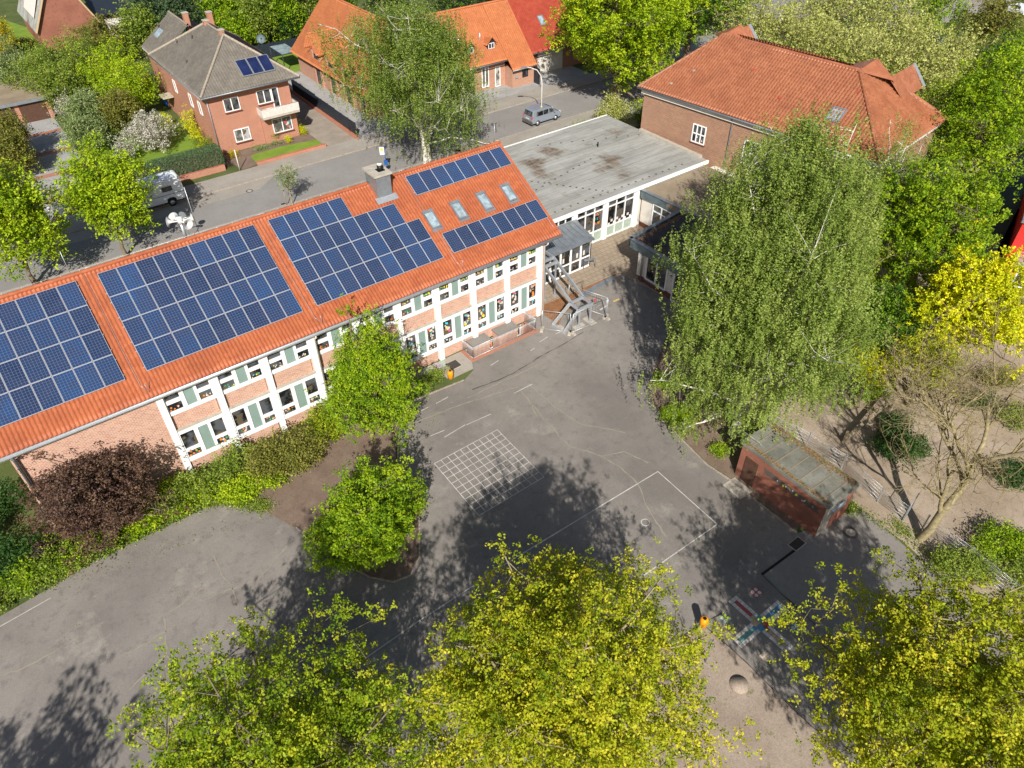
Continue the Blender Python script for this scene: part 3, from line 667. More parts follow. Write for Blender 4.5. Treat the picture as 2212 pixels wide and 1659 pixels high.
# siren mast
t = thing('siren_mast', 'pale siren mast with four horns rising behind the roof ridge', 'siren', (-21.9, 7.9, 11.0))
mb = MB(); mb.tube([(-21.9, 7.9, 10.6), (-21.9, 7.9, 12.1)], .10, 10); mb.build('pole', 'steel', t)
for k in range(4):
    a = R((150, -5, -68, 105)[k]); mb = MB(); d = Vector((math.cos(a), math.sin(a), 0)); c_ = Vector((-21.9, 7.9, 12.15))
    mb.tube([c_+d*x for x in (.12, .35, .52, .64, .70, .73)], [.04, .05, .08, .14, .24, .33], 16, False); mb.build('horn', 'horn', t)
mb = MB(); mb.tube([(-21.9, 7.9, 12.0), (-21.9, 7.9, 12.45)], .17, 10); mb.build('motor', 'horn', t)
mb = MB(); mb.tube([(-21.1, 7.75, 11.2), (-21.1, 7.75, 14.2)], .02, 5); mb.tube([(-21.9, 7.9, 11.6), (-21.1, 7.75, 11.6)], .025, 5); mb.tube([(-21.9, 7.9, 12.3), (-21.1, 7.75, 12.3)], .025, 5); mb.build('lightning_rod', 'steel', t)
# light well: sunken walls, slabs, basement windows
mb = MB(); x0, x1, y0, y1 = LW
mb.faces([(x0, y0, -1.25), (x1, y0, -1.25), (x1, y1, -1.25), (x0, y1, -1.25), (x0, y0, .05), (x1, y0, .05), (x1, y1, .05), (x0, y1, .05)], [(0, 1, 2, 3), (0, 4, 5, 1), (1, 5, 6, 2), (0, 3, 7, 4)])
mb.box(x0-.3, x1+.3, y0-.35, y0, 0, .05); mb.box(x0-.3, x0, y0, y1, 0, .05); mb.box(x1, x1+.3, y0, y1, 0, .05)
mb.build('light_well', 'brick_pave', sch)
for a, b in ((-6.75, -5.3), (-4.45, -2.75)):
    mb = MB(); mb.box(a, b, -.75, .12, -1.25, .55); o = mb.build('buttress', 'brick_school', sch); mb = MB(); mb.box(a-.08, b+.08, -.85, .12, .55, .68); mb.build('cap_slab', 'asphalt2', o)
for a, b in ((-4.95, -4.1), (-2.6, -1.8), (-7.0, -6.85)):
    o = window(sch, FS, a, b, -1.1, .0, [(a+.07, b-.07, -1.0, -.08)], -.04, .07, 'glass', 'pvc', 'basement_window')
    if b-a > .5: deco(o, FS, (a+.1, b-.1, -1, -.1), 12, ['p_green', 'p_yellow', 'p_white', 'p_orange'], -.085, .12, int(a*10))
def railing(t, pts, h, mat='steel', gap=.12, r=.02, base=.05):
    rl = MB(); bl = MB()
    for i in range(len(pts)-1):
        a, b = Vector(pts[i]), Vector(pts[i+1]); L = (b-a).length; n = int(L/gap)
        for z in (h, .12): rl.tube([a+Vector((0, 0, z)), b+Vector((0, 0, z))], r, 6)
        for k in range(n+1):
            p = a.lerp(b, k/n); bl.tube([p+Vector((0, 0, .12)), p+Vector((0, 0, h))], r*.7, 4)
        for p in (a, b): rl.tube([p+Vector((0, 0, 0)), p+Vector((0, 0, h))], r*1.2, 6)
    rl.build('rail', mat, t); bl.build('balusters', mat, t)
t = thing('railing', 'grey bar railing guarding the sunken basement windows of the school', 'railing', (x0, y0, 0))
railing(t, [(x0-.1, -.05, .05), (x0-.1, y0-.12, .05), (x1+.1, y0-.12, .05), (x1+.1, .0, .05)], 1.05)
mb = MB(); mb.box(x0-.12, x0-.02, y0-.18, y0-.06, .8, 1.1)

# ================================================================ FLAT HALL
hall = thing('flat_roofed_hall', 'glazed hall with a wide grey felt flat roof joining the two school buildings', 'hall', (.4, 5.75, 0))
mb = MB(); mb.box(.4, 24.6, 5.95, 19.4, 0, 3.75); mb.box(15.75, 24.6, 5.8, 5.95, 0, 3.75); mb.build('wall', 'offwhite', hall)
mb = MB(); mb.box(.42, 24.62, 5.55, 19.6, 3.80, 4.06); r_ = mb.build('roof', 'felt', hall)
for a, b in ((5.42, 5.548), (19.602, 19.7)): mb = MB(); mb.box(.42, 24.62, a, b, 3.78, 4.11); mb.build('fascia', 'white', hall)
mb = MB(); mb.box(24.25, 24.64, 6.3, 14.5, 4.062, 4.30); mb.build('wall_flashing', 'concrete', hall)
mb = MB(); rg = random.Random(3)
for k in range(12): 
    y = 6.4+k*1.05
    mb.box(.6, 24.2, y, y+.02, 4.061, 4.064)
mb.build('felt_seam', 'concrete', r_)
mb = MB()
def vents(a, b, n):
    for k in range(n):
        p = Vector(a).lerp(Vector(b), k/(n-1)); mb.disc((p.x+rg.uniform(-.05, .05), p.y, 4.09), .09, 8); mb.tube([(p.x, p.y, 4.06), (p.x, p.y, 4.088)], .09, 8, False)
vents((2.5, 6.5), (22, 6.4), 24); vents((5.2, 17), (12.5, 6.9), 22); vents((3.5, 9.6), (16, 12.5), 15); vents((14, 18), (23.6, 13.8), 10)
mb.build('roof_vent', 'iron', r_)
mb = MB(); p = at(*[(1700+.40687*757)/1.5551, (.40687*1210)/1.5551], 4.06); mb.tube([(p.x, p.y, 4.06), (p.x, p.y, 4.5)], .07, 8); mb.build('flue', 'black', r_)
FH = (Vector((0, 5.75, 0)), Vector((1, 0, 0)), Vector((0, -1, 0)))
def gl(a, b, zs=(0.12, 1.1, 3.05, 3.68), n=3, name='window_wall', post=.07):
    hs = []; w_ = (b-a-post*(n+1))/n
    for i in range(n):
        x = a+post+i*(w_+post)
        for j in range(len(zs)-1): hs.append((x, x+w_, zs[j]+(.04 if j else 0), zs[j+1]-.04))
    o = window(hall, FH, a, b, 0, 3.78, hs, .0, .14, 'glass', 'pvc', name); return o, hs
for a, b, n in ((8.55, 11.75, 3), (12.15, 15.45, 3), (5.0, 8.15, 4), (.5, 4.7, 4)):
    o, hs = gl(a, b, n=n)
    g = MB(FH); 
    for h in hs[::3]: g.face([(h[0], -.075, h[2]), (h[1], -.075, h[2]), (h[1], -.075, h[3]), (h[0], -.075, h[3])])
    if a > 8: g.build('frosted_panel', 'p_mint', o)
    if a > 12:
        g = MB(FH); 
        for k in range(9): x = 12.4+k*.33; z = 1.15+.28*(k % 2); g.face([(x, -.07, z), (x+.25, -.07, z), (x+.25, -.07, z+.25), (x, -.07, z+.25)])
        g.build('paper_notice', 'p_white', o)
    elif a > 8:
        g = MB(FH)
        for k in range(6): x = 9.25+k*.17+(.1 if k > 3 else 0); g.face([(x, -.07, 1.15), (x+.13, -.07, 1.15), (x+.13, -.07, 1.45), (x, -.07, 1.45)])
        g.build('paper_notice', 'p_white', o)
        # letters cut from coloured paper: MITEN / IST / BUNT
        for wd, z, xo in (('WELT', 2.62, 10.72), ('IST', 2.18, 10.82), ('BUNT', 1.74, 10.72)):
            for i, chh in enumerate(wd):
                cu = bpy.data.curves.new('lettering', 'FONT'); cu.body = chh; cu.size = .34; cu.extrude = .004; ob = bpy.data.objects.new('lettering', cu)
                dg = bpy.context.evaluated_depsgraph_get(); me = bpy.data.meshes.new_from_object(ob); bpy.data.objects.remove(ob)
                l = bpy.data.objects.new('letter', me); col.objects.link(l); l.parent = o; l.location = Vector((xo+i*.175, 5.825, z))-wloc(o); l.rotation_euler = (R(90), 0, 0)
                me.materials.clear(); me.materials.append(M[['p_pink', 'p_red', 'p_yellow', 'p_green', 'p_orange', 'p_cyan'][(i*2+len(wd)) % 6]])
mb = MB(); mb.box(11.76, 12.14, 5.6, 5.95, 0, 3.78); mb.box(15.46, 15.85, 5.6, 5.95, 0, 3.78); mb.box(8.16, 8.54, 5.6, 5.95, 0, 3.78); mb.build('pillar', 'white', hall)

# porch
pc = thing('entrance_porch', 'glazed entrance porch with a grey metal roof in the corner by the orange roofed wing', 'porch', (4.0, 3.0, 0))
mb = MB(); mb.slab([(2.3, 4.9, 3.05), (8.3, 4.9, 3.05), (8.0, 2.75, 2.8), (2.3, 2.75, 2.8)], .12); o = mb.build('roof', 'zinc', pc)
mb = MB(); mb.slab([(4.9, 5.6, 3.25), (8.4, 5.6, 3.25), (8.3, 4.9, 3.053), (2.3, 4.9, 3.053)], .05)
for k in range(11):
    x = 2.6+k*.52; mb.bar((x, 2.78, 2.83), (x+.05, 5.5, 3.26), .035, .05)
mb.build('standing_seam', 'zinc', o)
FP = (Vector((0, 3.1, 0)), Vector((1, 0, 0)), Vector((0, -1, 0)))
hs = []
for i in range(5):
    x = 2.5+i*1.1; hs += [(x+.06, x+1.0, .15, 1.0), (x+.06, x+1.0, 1.1, 2.55)]
o = window(pc, FP, 2.4, 8.0, 0, 2.72, hs, 0, .1, 'glass', 'pvc', 'glazed_front')
FPr = (Vector((8.0, 3.1, 0)), Vector((0, 1, 0)), Vector((1, 0, 0)))
window(pc, FPr, 0, 2.45, 0, 2.75, [(.1, 1.1, .15, 1.0), (.1, 1.1, 1.1, 2.6), (1.25, 2.3, .15, 1.0), (1.25, 2.3, 1.1, 2.6)], 0, .1, 'glass', 'pvc', 'glazed_side')
g = MB(FP)
for k in range(4): x = 4.9+k*.75; g.face([(x, -.05, 1.3), (x+.2, -.05, 1.3), (x+.2, -.05, 1.75), (x, -.05, 1.75)])
g.build('notice', 'p_white', o)

# annex with dark fascia
an = thing('classroom_annex', 'low white annex with slate blue metal fascia and dark flat roof beside the terrace', 'annex', (9.4, -1.3, 0))
mb = MB(); mb.box(9.75, 20.5, -12, -.9, .55, 3.1); mb.build('wall', 'offwhite', an)
mb = MB(); mb.box(9.78, 20.45, -11.95, -.95, 0, .55); mb.build('plinth', 'brick_dark', an)
mb = MB(); mb.prism([(9.6, -12.3), (20.9, -12.3), (20.9, 1.0), (17.8, 1.0), (9.6, .05)], 3.05, 3.1); mb.prism([(9.75, -12.1), (20.7, -12.1), (20.7, .85), (17.8, .85), (9.75, -.1)], 3.1, 3.42); mb.build('roof', 'felt_dark', an)
def fascia(parent, pts, z0, z1, th=.16):
    mb = MB()
    cap = MB()
    for i in range(len(pts)-1):
        a, b = Vector(pts[i]), Vector(pts[i+1]); d = (b-a).normalized(); L = (b-a).length
        mb.bar((a.x, a.y, (z0+z1)/2), (b.x, b.y, (z0+z1)/2), th*.7, z1-z0); k = int(L/.5)
        nrm = Vector((-d.y, d.x))
        for j in range(k+1):
            p = a.lerp(b, j/k); mb.box(p.x-.02, p.x+.02, p.y-.1*1, p.y+.1, z0+.01, z1-.01)
        cap.bar((a.x-d.x*.1, a.y-d.y*.1, z1+.02), (b.x+d.x*.1, b.y+d.y*.1, z1+.02), th*2.0, .05)
    o = mb.build('fascia', 'darkzinc', parent); cap.build('coping', 'zinc', o)
fascia(an, [(9.52, -12.2), (9.52, .1), (17.85, 1.1), (20.9, 1.1)], 2.72, 3.55)
FA = (Vector((9.75, 0, 0)), Vector((0, -1, 0)), Vector((-1, 0, 0)))    # wall facing the yard, x runs towards the big birch
for a, b in ((1.75, 4.05), (4.75, 6.6), (7.3, 9.6)):
    w_ = (b-a-.3)/2
    o = window(an, FA, a, b, .5 if a == 1.75 else .05, 2.7, [(a+.1, a+.1+w_, .65 if a == 1.75 else .2, 2.58), (a+.2+w_, b-.1, .65 if a == 1.75 else .2, 2.58)], .05, .12, 'glass', 'pvc')
    if a == 1.75: deco(o, FA, (a+.15, b-.15, .65, 1.4), 16, ['p_white', 'p_brown', 'p_red', 'p_green'], -.03, .14, 5)
    mb = MB(FA); mb.box(a-.05, b+.05, .05, .16, .5 if a == 1.75 else .02, .56 if a == 1.75 else .06); mb.build('sill', 'zinc', o)
mb = MB(); mb.tube([(9.62, -1.35, 2.8), (9.62, -1.35, 0)], .05, 8); mb.build('downpipe', 'zinc', an)
mb = MB(); mb.box(9.55, 9.75, -1.25, -.9, .6, 3.05); mb.build('corner_post', 'offwhite', an)
litter_ = MB(); rg = random.Random(5)
for k in range(900):
    e_ = rg.random()
    if e_ < .6: s_ = rg.random(); x = 9.9+s_*7.8; y = -.15+s_*.9-abs(rg.gauss(0, .22))
    else: x = 9.85+abs(rg.gauss(0, .25)); y = rg.uniform(-7, -.2)
    a = rg.uniform(0, 3.1); r_s = rg.uniform(.03, .09); litter_.mi = k % 2
    litter_.face([(x+math.cos(a+q*1.57)*r_s*(1 if q % 2 else .5), y+math.sin(a+q*1.57)*r_s*(1 if q % 2 else .5), 3.43+rg.random()*.01) for q in range(4)])
tag(litter_.build('leaf_litter', ['litter', 'p_brown']), 'brown dead leaves drifted along the edges of the annex roof', 'leaves', kind='stuff')
# link wing between annex and hall
lk = thing('link_wing', 'white link building under a mossy brown flat roof with slate blue fascia, behind the annex', 'annex', (15.9, 5.7, 0))
mb = MB(); mb.box(16.2, 30, -4, 5.55, .5, 3.2); mb.build('wall', 'offwhite', lk)
mb = MB(); mb.box(16.23, 29.9, -3.95, 5.5, 0, .5); mb.build('plinth', 'brick_dark', lk)
mb = MB(); mb.box(16.1, 24.4, -4, 5.5, 3.2, 3.62); mb.build('roof', 'felt_brown', lk)
fascia(lk, [(16.0, 5.5), (16.35, -1.2)], 2.95, 3.7)
FL = (Vector((16.2, 0, 0)), Vector((0, -1, 0)), Vector((-1, 0, 0)))
o = window(lk, FL, -4.1, -1.9, .75, 2.9, [(-4.0, -3.05, .85, 2.15), (-2.95, -2.0, .85, 2.15), (-4.0, -3.05, 2.25, 2.8), (-2.95, -2.0, 2.25, 2.8)], .04, .1, 'glass', 'pvc')
window(lk, FL, -1.3, .8, .1, 2.9, [(-1.2, -.3, .2, 2.8), (-.2, .7, .2, 2.8)], .04, .1, 'glass', 'pvc', 'glazed_door')

# ================================================================ HIPPED BROWN BRICK BUILDING
ax = Vector((.1215, -.9926, 0)).normalized(); ay = Vector((-ax.y, ax.x, 0)) # ax along the front eave towards the right, ay away from the yard
A0 = Vector((24.15, 15.1, 0))
FB = (A0, ax, -ay)
ho = thing('hipped_brick_building', 'brown brick building with a large hipped clay tile roof behind the flat hall', 'building', A0)
def hb(x, y, z): return A0+ax*x+ay*y+Vector((0, 0, z))
mb = MB(); v = [hb(x, y, z) for z in (0, 8.1) for x, y in ((.5, .45), (24.1, .45), (24.1, 12.6), (.5, 12.6))]
mb.faces(v, [(4, 5, 6, 7), (0, 1, 5, 4), (1, 2, 6, 5), (2, 3, 7, 6), (3, 0, 4, 7)]); mb.build('wall', 'brick_hall', ho)
mb = MB(FB); mb.box(.3, 24.3, -.44, -.2, 7.78, 8.22); mb.box(24.0, 24.32, -12.7, -.44, 7.78, 8.22); mb.build('cornice', 'offwhite', ho)
ZR = 8.35; zt = 12.6
PL, PR = (4.3, 6.9), (18.2, 6.6); PL2, PR2 = (4.6, 8.0), (18.35, 8.4)
def rplane(pts, name='roof'):
    """pts in building (x,y,z); first two points are the eave"""
    P_ = [hb(*p) for p in pts]; e = (P_[1]-P_[0]).normalized(); n = e.cross(P_[2]-P_[0]).normalized(); up = n.cross(e).normalized()
    if up.z < 0: up = -up
    return tiles(name, P_[0], e, up, [((p-P_[0]).dot(e), (p-P_[0]).dot(up)) for p in P_], 'tile_hall', ho, .30, .40, .05, .075, 6)
W_, D_ = 24.6, 13.1
rplane([(0, 0, ZR), (W_, 0, ZR), (*PR, zt), (*PL, zt)])
rplane([(W_, 0, ZR), (W_, D_, ZR), (*PR2, zt), (*PR, zt)])
rplane([(0, D_, ZR), (0, 0, ZR), (*PL, zt), (*PL2, zt)])
rplane([(W_, D_, ZR), (0, D_, ZR), (*PL2, zt), (*PR2, zt)])
mb = MB(); mb.faces([hb(0, 0, ZR-.03), hb(W_, 0, ZR-.03), hb(W_, D_, ZR-.03), hb(0, D_, ZR-.03)], [(3, 2, 1, 0)]); mb.build('soffit', 'offwhite', ho)
# raised end pavilions
for xa, xb, tip in ((2.0, 6.9, PL), (15.6, 20.8, PR)):
    cx_ = (xa+xb)/2
    mb = MB(); t0, t1 = hb(tip[0], tip[1]-.35, zt+.02), hb(tip[0]+.3, tip[1]+2.4, zt+.55)
    mb.faces([t0, t1, hb(xa, tip[1]+1.9, zt-.75), hb(xb, tip[1]+1.9, zt-.75)], [(0, 1, 2), (0, 3, 1), (1, 3, 2)]); mb.build('pavilion_roof', 'tile_hall', ho)
for a, b in (((0, 0, ZR), (*PL, zt)), ((W_, 0, ZR), (*PR, zt)), ((W_, D_, ZR), (*PR2, zt)), ((*PL, zt), (*PR, zt)), ((*PR, zt), (*PR2, zt)), ((0, D_, ZR), (*PL2, zt)), ((*PL, zt), (*PL2, zt))):
    mb = MB(); ridge(mb, hb(*a)+Vector((0, 0, .05)), hb(*b)+Vector((0, 0, .05)), .14, .4); mb.build('ridge_cap', 'tile_hall', ho)
for a, b in (((0, 0, ZR), (*PL, zt)), ((W_, D_, ZR), (*PR2, zt))):
    mb = MB(); p0, p1 = hb(*a), hb(*b); off = -ay*.0+Vector((0, 0, .04)); mb.tube([p0+off+ay*-.16, p1+off+ay*-.16], .05, 5); mb.build('mortar_bead', 'mortar', ho)
mb = MB(FB); mb.tube([(0, .08, ZR-.06), (W_, .08, ZR-.06)], .08, 8); mb.build('gutter', 'zinc', ho)
mb = MB(FB); mb.tube([(10.75, .02, ZR-.1), (10.75, -.35, 7.7), (10.75, -.38, 0)], .06, 8); mb.build('downpipe', 'zinc', ho)
def hwin(x0, x1, z0, z1, nx, nz, name='window'):
    hs = []
    for i in range(nx):
        for j in range(nz):
            w_, h_ = (x1-x0-.09)/nx, (z1-z0-.09)/nz; hs.append((x0+.09+i*w_, x0+i*w_+w_, z0+.09+j*h_, z0+j*h_+h_))
    return window(ho, FB, x0, x1, z0, z1, hs, -.36, .1, 'glass', 'pvc', name)
o = hwin(6.65, 8.15, 4.75, 6.5, 3, 2)
mb = MB(FB); mb.box(6.55, 8.25, -.45, -.33, 4.66, 4.745); mb.build('sill', 'brick_dark', o)
deco(o, FB, (6.75, 8.1, 4.85, 5.4), 8, ['p_cyan', 'p_white', 'p_red'], -.425, .1, 2)
hwin(12.3, 13.9, 4.4, 6.6, 2, 2); hwin(15.5, 17.1, 4.4, 6.6, 2, 2); hwin(18.7, 20.3, 4.4, 6.6, 2, 2)
# skylight
def slope_pt(x, s, h): k = Vector((0, 0, 1)); u_ = (ay*6.75+k*4.25).normalized(); n_ = ax.cross(u_).normalized(); n_ = n_ if n_.z > 0 else -n_; return hb(x, 0, ZR)+u_*s+n_*h
def obox(mb, f, x0, x1, y0, y1, z0, z1):
    v = [f(x, y, z) for z in (z0, z1) for x, y in ((x0, y0), (x1, y0), (x1, y1), (x0, y1))]
    mb.faces(v, [(0, 3, 2, 1), (4, 5, 6, 7), (0, 1, 5, 4), (1, 2, 6, 5), (2, 3, 7, 6), (3, 0, 4, 7)])
mb = MB(); X0, Y0 = 18.35, 2.35
for a in ((0, .1, 0, 1.5), (1.1, 1.2, 0, 1.5), (.1, 1.1, 0, .1), (.1, 1.1, 1.4, 1.5)): obox(mb, slope_pt, X0+a[0], X0+a[1], Y0+a[2], Y0+a[3], .02, .16)
o = mb.build('skylight', 'zinc', ho); g = MB(); obox(g, slope_pt, X0+.1, X0+1.1, Y0+.1, Y0+1.4, .02, .1); g.build('pane', 'skyglass', o)
for X0, Y0 in ((9.5, 5.0), (19.2, 5.6), (3.0, 1.2), (4.2, 3.2), (13.5, 3.0)):
    mb = MB(); obox(mb, slope_pt, X0, X0+.18, Y0, Y0+.25, .02, .18); mb.build('vent_tile', 'tile_red' if X0 > 8 else 'mortar', ho)
mb = MB(FB); mb.box(24.12, 25.7, -3.4, -.6, 0, 7.2); mb.build('white_extension', 'white', ho)
# rear zinc dormers
for x in (3.3, 20.2):
    mb = MB(); base = hb(x, 9.6, 11.0); w2 = 1.4
    pts = [hb(x-w2, 9.0, 10.4), hb(x+w2, 9.0, 10.4), hb(x+w2, 13.0, 10.4), hb(x-w2, 13.0, 10.4), hb(x, 8.2, 12.1), hb(x, 13.2, 12.1)]
    mb.faces(pts, [(0, 4, 5, 3), (1, 2, 5, 4), (2, 3, 5)]); d = mb.build('dormer', 'tile_hall', ho)
    mb = MB(); mb.bar(hb(x, 13.2, 12.15), hb(x+w2+.1, 13.2, 10.5), .35, .08); mb.bar(hb(x, 13.2, 12.15), hb(x-w2-.1, 13.2, 10.5), .35, .08); mb.build('verge_flashing', 'steel', d)
def S(x, y, z=0): return at(x/1.5551, y/1.5551, z)      # same survey point, from full-size photograph coordinates
# ================================================================ GREY ROOFED HOUSE
hs_ = thing('grey_roofed_house', 'red brick house with grey hipped tile roof, three dark solar panels and a balcony', 'house', (-9.3, 44.3, 0))
mb = MB(); mb.box(-9.3, -.1, 44.6, 61.3, 0, 6.35); mb.box(-4.1, -.1, 44.25, 44.6, 0, 3.1); mb.box(-9.3, -.5, 61.3, 65.0, 0, 6.3); mb.build('wall', 'brick_red', hs_)
eu0, eu1, ev0, ev1, ez = -9.95, 1.0, 43.75, 61.6, 6.5; rz_ = 10.4
def plane(parent, mat, pts, pitch=.3, row=.36, amp=.03, lift=.05, name='roof'):
    P_ = [Vector(p) for p in pts]; e = (P_[1]-P_[0]).normalized(); n = e.cross(P_[2]-P_[0]).normalized(); up = n.cross(e).normalized()
    if up.z < 0: up = -up
    return tiles(name, P_[0], e, up, [((p-P_[0]).dot(e), (p-P_[0]).dot(up)) for p in P_], mat, parent, pitch, row, amp, lift, 4)
ra, rb_ = (-4.3, 49.6, rz_), (-4.3, 55.2, rz_)
plane(hs_, 'tile_grey', [(eu0, ev0, ez), (eu1, ev0, ez), ra])
plane(hs_, 'tile_grey', [(eu0, ev1, ez), (eu0, ev0, ez), ra, rb_])
plane(hs_, 'tile_grey', [(eu1, ev0, ez), (eu1, ev1, ez), rb_, ra])
plane(hs_, 'tile_grey', [(eu1, ev1, ez), (eu0, ev1, ez), rb_])
ra2, rb2 = (-5.4, 58.9, 9.6), (-5.4, 72, 9.6)
plane(hs_, 'tile_grey', [(eu0+.25, 65.6, 6.42), (eu0+.25, ev1-3, 6.42), (-5.4, ev1-3, 9.6), (-5.4, 65.6, 9.6)])
plane(hs_, 'tile_grey', [(0, ev1-3, 6.42), (0, 65.6, 6.42), (-5.4, 65.6, 9.6), (-5.4, ev1-3, 9.6)])
for a, b in (((eu0, ev0, ez), ra), ((eu1, ev0, ez), ra), (ra, rb_), ((eu0, ev1, ez), rb_), ((eu1, ev1, ez), rb_), ((-5.4, 58.6, 9.6), (-5.4, 65.6, 9.6))):
    mb = MB(); ridge(mb, Vector(a)+Vector((0, 0, .06)), Vector(b)+Vector((0, 0, .06)), .14, .4); mb.build('ridge_cap', 'mortar', hs_)
mb = MB(); mb.box(eu0, eu1, ev0, ev1, ez-.16, ez-.04); mb.box(eu0+.3, 0, ev1, 65.6, 6.2, 6.35); mb.build('soffit', 'offwhite', hs_)
mb = MB(); mb.tube([(eu0, ev0-.05, ez-.04), (eu1, ev0-.05, ez-.04)], .07, 6); mb.tube([(eu0-.05, ev0, ez-.04), (eu0-.05, ev1, ez-.04)], .07, 6); mb.build('gutter', 'zinc', hs_)
mb = MB(); mb.tube([(-9.25, 44.5, 6.4), (-9.25, 44.5, 0)], .05, 6); mb.build('downpipe', 'zinc', hs_)
for x, y in ((-4.3, 50.3), (-4.35, 54.9), (-5.2, 59.4), (-2.9, 58.0)):
    mb = MB(); mb.box(x-.28, x+.28, y-.28, y+.28, 8.5, 10.75); o = mb.build('chimney', 'brick_red', hs_); mb = MB(); mb.box(x-.34, x+.34, y-.34, y+.34, 10.75, 10.83); mb.build('chimney_cap', 'concrete', o)
FHs = (Vector((0, 44.6, 0)), Vector((1, 0, 0)), Vector((0, -1, 0)))
def two(F, a, b, z0, z1, par, y=.09, gl='glass'):
    mid = (a+b)/2; o = window(par, F, a, b, z0, z1, [(a+.08, mid-.05, z0+.08, z1-.08), (mid+.05, b-.08, z0+.08, z1-.08)], y, .1, gl)
    mb = MB(F); mb.box(a-.08, b+.08, y, y+.12, z0-.09, z0-.01); mb.build('sill', 'brick_dark', o); return o
two(FHs, -7.6, -5.9, 4.3, 5.7, hs_); two(FHs, -7.3, -5.55, .9, 2.3, hs_, gl='glass2'); two(FHs, -3.9, -2.3, 4.3, 5.75, hs_)
window(hs_, FHs, -2.25, -1.45, 3.3, 5.75, [(-2.15, -1.55, 3.4, 5.65)], .03, .1, 'glass', 'pvc', 'balcony_door')
o = two(FHs, -3.0, -.75, .95, 2.55, hs_, .44, 'glass2')
deco(o, FHs, (-1.8, -.9, 1.2, 2.4), 6, ['p_white', 'p_red', 'p_cyan'], .375, .22, 3)
mb = MB(); mb.box(-4.25, -.0, 43.05, 44.6, 3.1, 3.3); bal = mb.build('balcony', 'concrete', hs_)
mb = MB()
for k in range(22): a = -4.2+k*.193; mb.box(a, a+.18, 43.07+.02*(k % 2), 43.1+.02*(k % 2), 3.32, 4.15)
mb.box(-4.22, -4.18, 43.1, 44.6, 3.35, 4.1); mb.box(-.07, -.03, 43.1, 44.6, 3.35, 4.1); mb.build('balcony_screen', 'p_white', bal)
mb = MB(); mb.tube([(-4.2, 44.6, 4.22), (-4.2, 43.1, 4.22), (-.05, 43.1, 4.22), (-.05, 44.6, 4.22)], .03, 5); mb.build('handrail', 'steel', bal)
# thermal collectors on the front hip
sl = math.atan2(rz_-ez, 49.6-ev0); 
for k in range(3):
    mb = MB(); mb.box(0, 1.17, 0, 2.1, 0, .1); mb.mi = 1; mb.face([(.05, .05, .103), (1.12, .05, .103), (1.12, 2.05, .103), (.05, 2.05, .103)])
    o = mb.build('thermal_collector', ['steel', 'pv_dark']); o.parent = hs_
    o.location = Vector((-4.75+k*1.22, ev0+1.3*math.cos(sl), ez+1.3*math.sin(sl)+.13))-wloc(hs_); o.rotation_euler = (sl, 0, 0)
mb = MB(); c_ = Vector((-.4, 49.4, 8.45)); mb.tube([c_, c_+Vector((0, 0, .9))], .03, 5); d = Vector((-.5, -.75, .35)).normalized()
mb.tube([c_+Vector((0, 0, .9))+d*x for x in (.0, .06, .12, .16)], [.1, .32, .44, .48], 16, False); mb.tube([c_+Vector((0, 0, .7)), c_+Vector((0, 0, .7))+d*.6], .02, 4); mb.build('satellite_dish', 'darkzinc', hs_)
for x, y, z in ((-8.3, 52, 7.75), (-7.4, 57.5, 8.4), (-6.2, 55.2, 9.25), (-7.2, 64.9, 8.55)):
    mb = MB(); mb.tube([(x, y, z-.2), (x, y, z+.35)], .07, 6); mb.build('roof_vent', 'iron', hs_)
mb = MB(); mb.slab([(-8.1, 63.2, 7.75), (-7.2, 63.2, 8.4), (-7.2, 64.6, 8.4), (-8.1, 64.6, 7.75)], .1); mb.build('skylight', 'skyglass', hs_)
for y in (47.5, 50.5, 56): 
    Fz = (Vector((-9.3, 0, 0)), Vector((0, -1, 0)), Vector((-1, 0, 0))); window(hs_, Fz, -y-.4, -y+.4, 3.6, 5.0, [(-y-.32, -y+.32, 3.7, 4.9)], .03, .08)
mb = MB(); mb.box(-10.6, -9.35, 58.2, 60, 2.4, 2.52); mb.build('door_canopy', 'concrete', hs_)

# front walls, fences of the house
def walls(name, pts, h, w, mat, label, cat='wall'):
    mb = MB()
    for i in range(len(pts)-1):
        mb.bar((pts[i][0], pts[i][1], h/2), (pts[i+1][0], pts[i+1][1], h/2), w, h)
    return tag(mb.build(name, mat), label, cat)
walls('garden_wall', [(-7.1, 39.6), (.85, 39.45)], .42, .3, 'brick_red', 'low red brick wall along the front lawn of the grey roofed house')
walls('garden_wall', [(-21.3, 40.9), (-10.2, 40.7)], .6, .3, 'brick_red', 'low red brick wall under the clipped hedge')
walls('driveway_curb', [(4.6, 38.9), (4.9, 57.5)], .35, .28, 'brick_red', 'red brick curb along the foot of the dark driveway fence')
fn = thing('slat_fence', 'dark anthracite privacy fence stepping down between the two driveways', 'fence', (4.75, 39.4, 0))
for k in range(10):
    y0_, y1_ = 39.6+k*1.78, 39.6+(k+1)*1.78-.04; x = 4.8+.02*k; mb = MB(); hz = 1.75+.1*(k > 5)+.05*(k > 2)
    for j in range(11): mb.box(x-.03, x+.03, y0_+.03, y1_-.03, .35+j*(hz-.35)/11, .35+(j+.93)*(hz-.35)/11)
    mb.box(x-.05, x+.05, y0_-.05, y0_+.02, 0, hz+.05); mb.build('fence_panel', 'anthra', fn)
fn = thing('slat_fence', 'long dark fence behind the back lawn, below the garden trees', 'fence', (5, 72.6, 0))
for k in range(7):
    mb = MB(); x = 5.0+k*2.1
    for j in range(20): mb.box(x+j*.1, x+j*.1+.088, 72.6, 72.66, .05, 1.95)
    mb.box(x-.05, x, 72.57, 72.69, 0, 2.0); mb.build('fence_panel', 'anthra', fn)
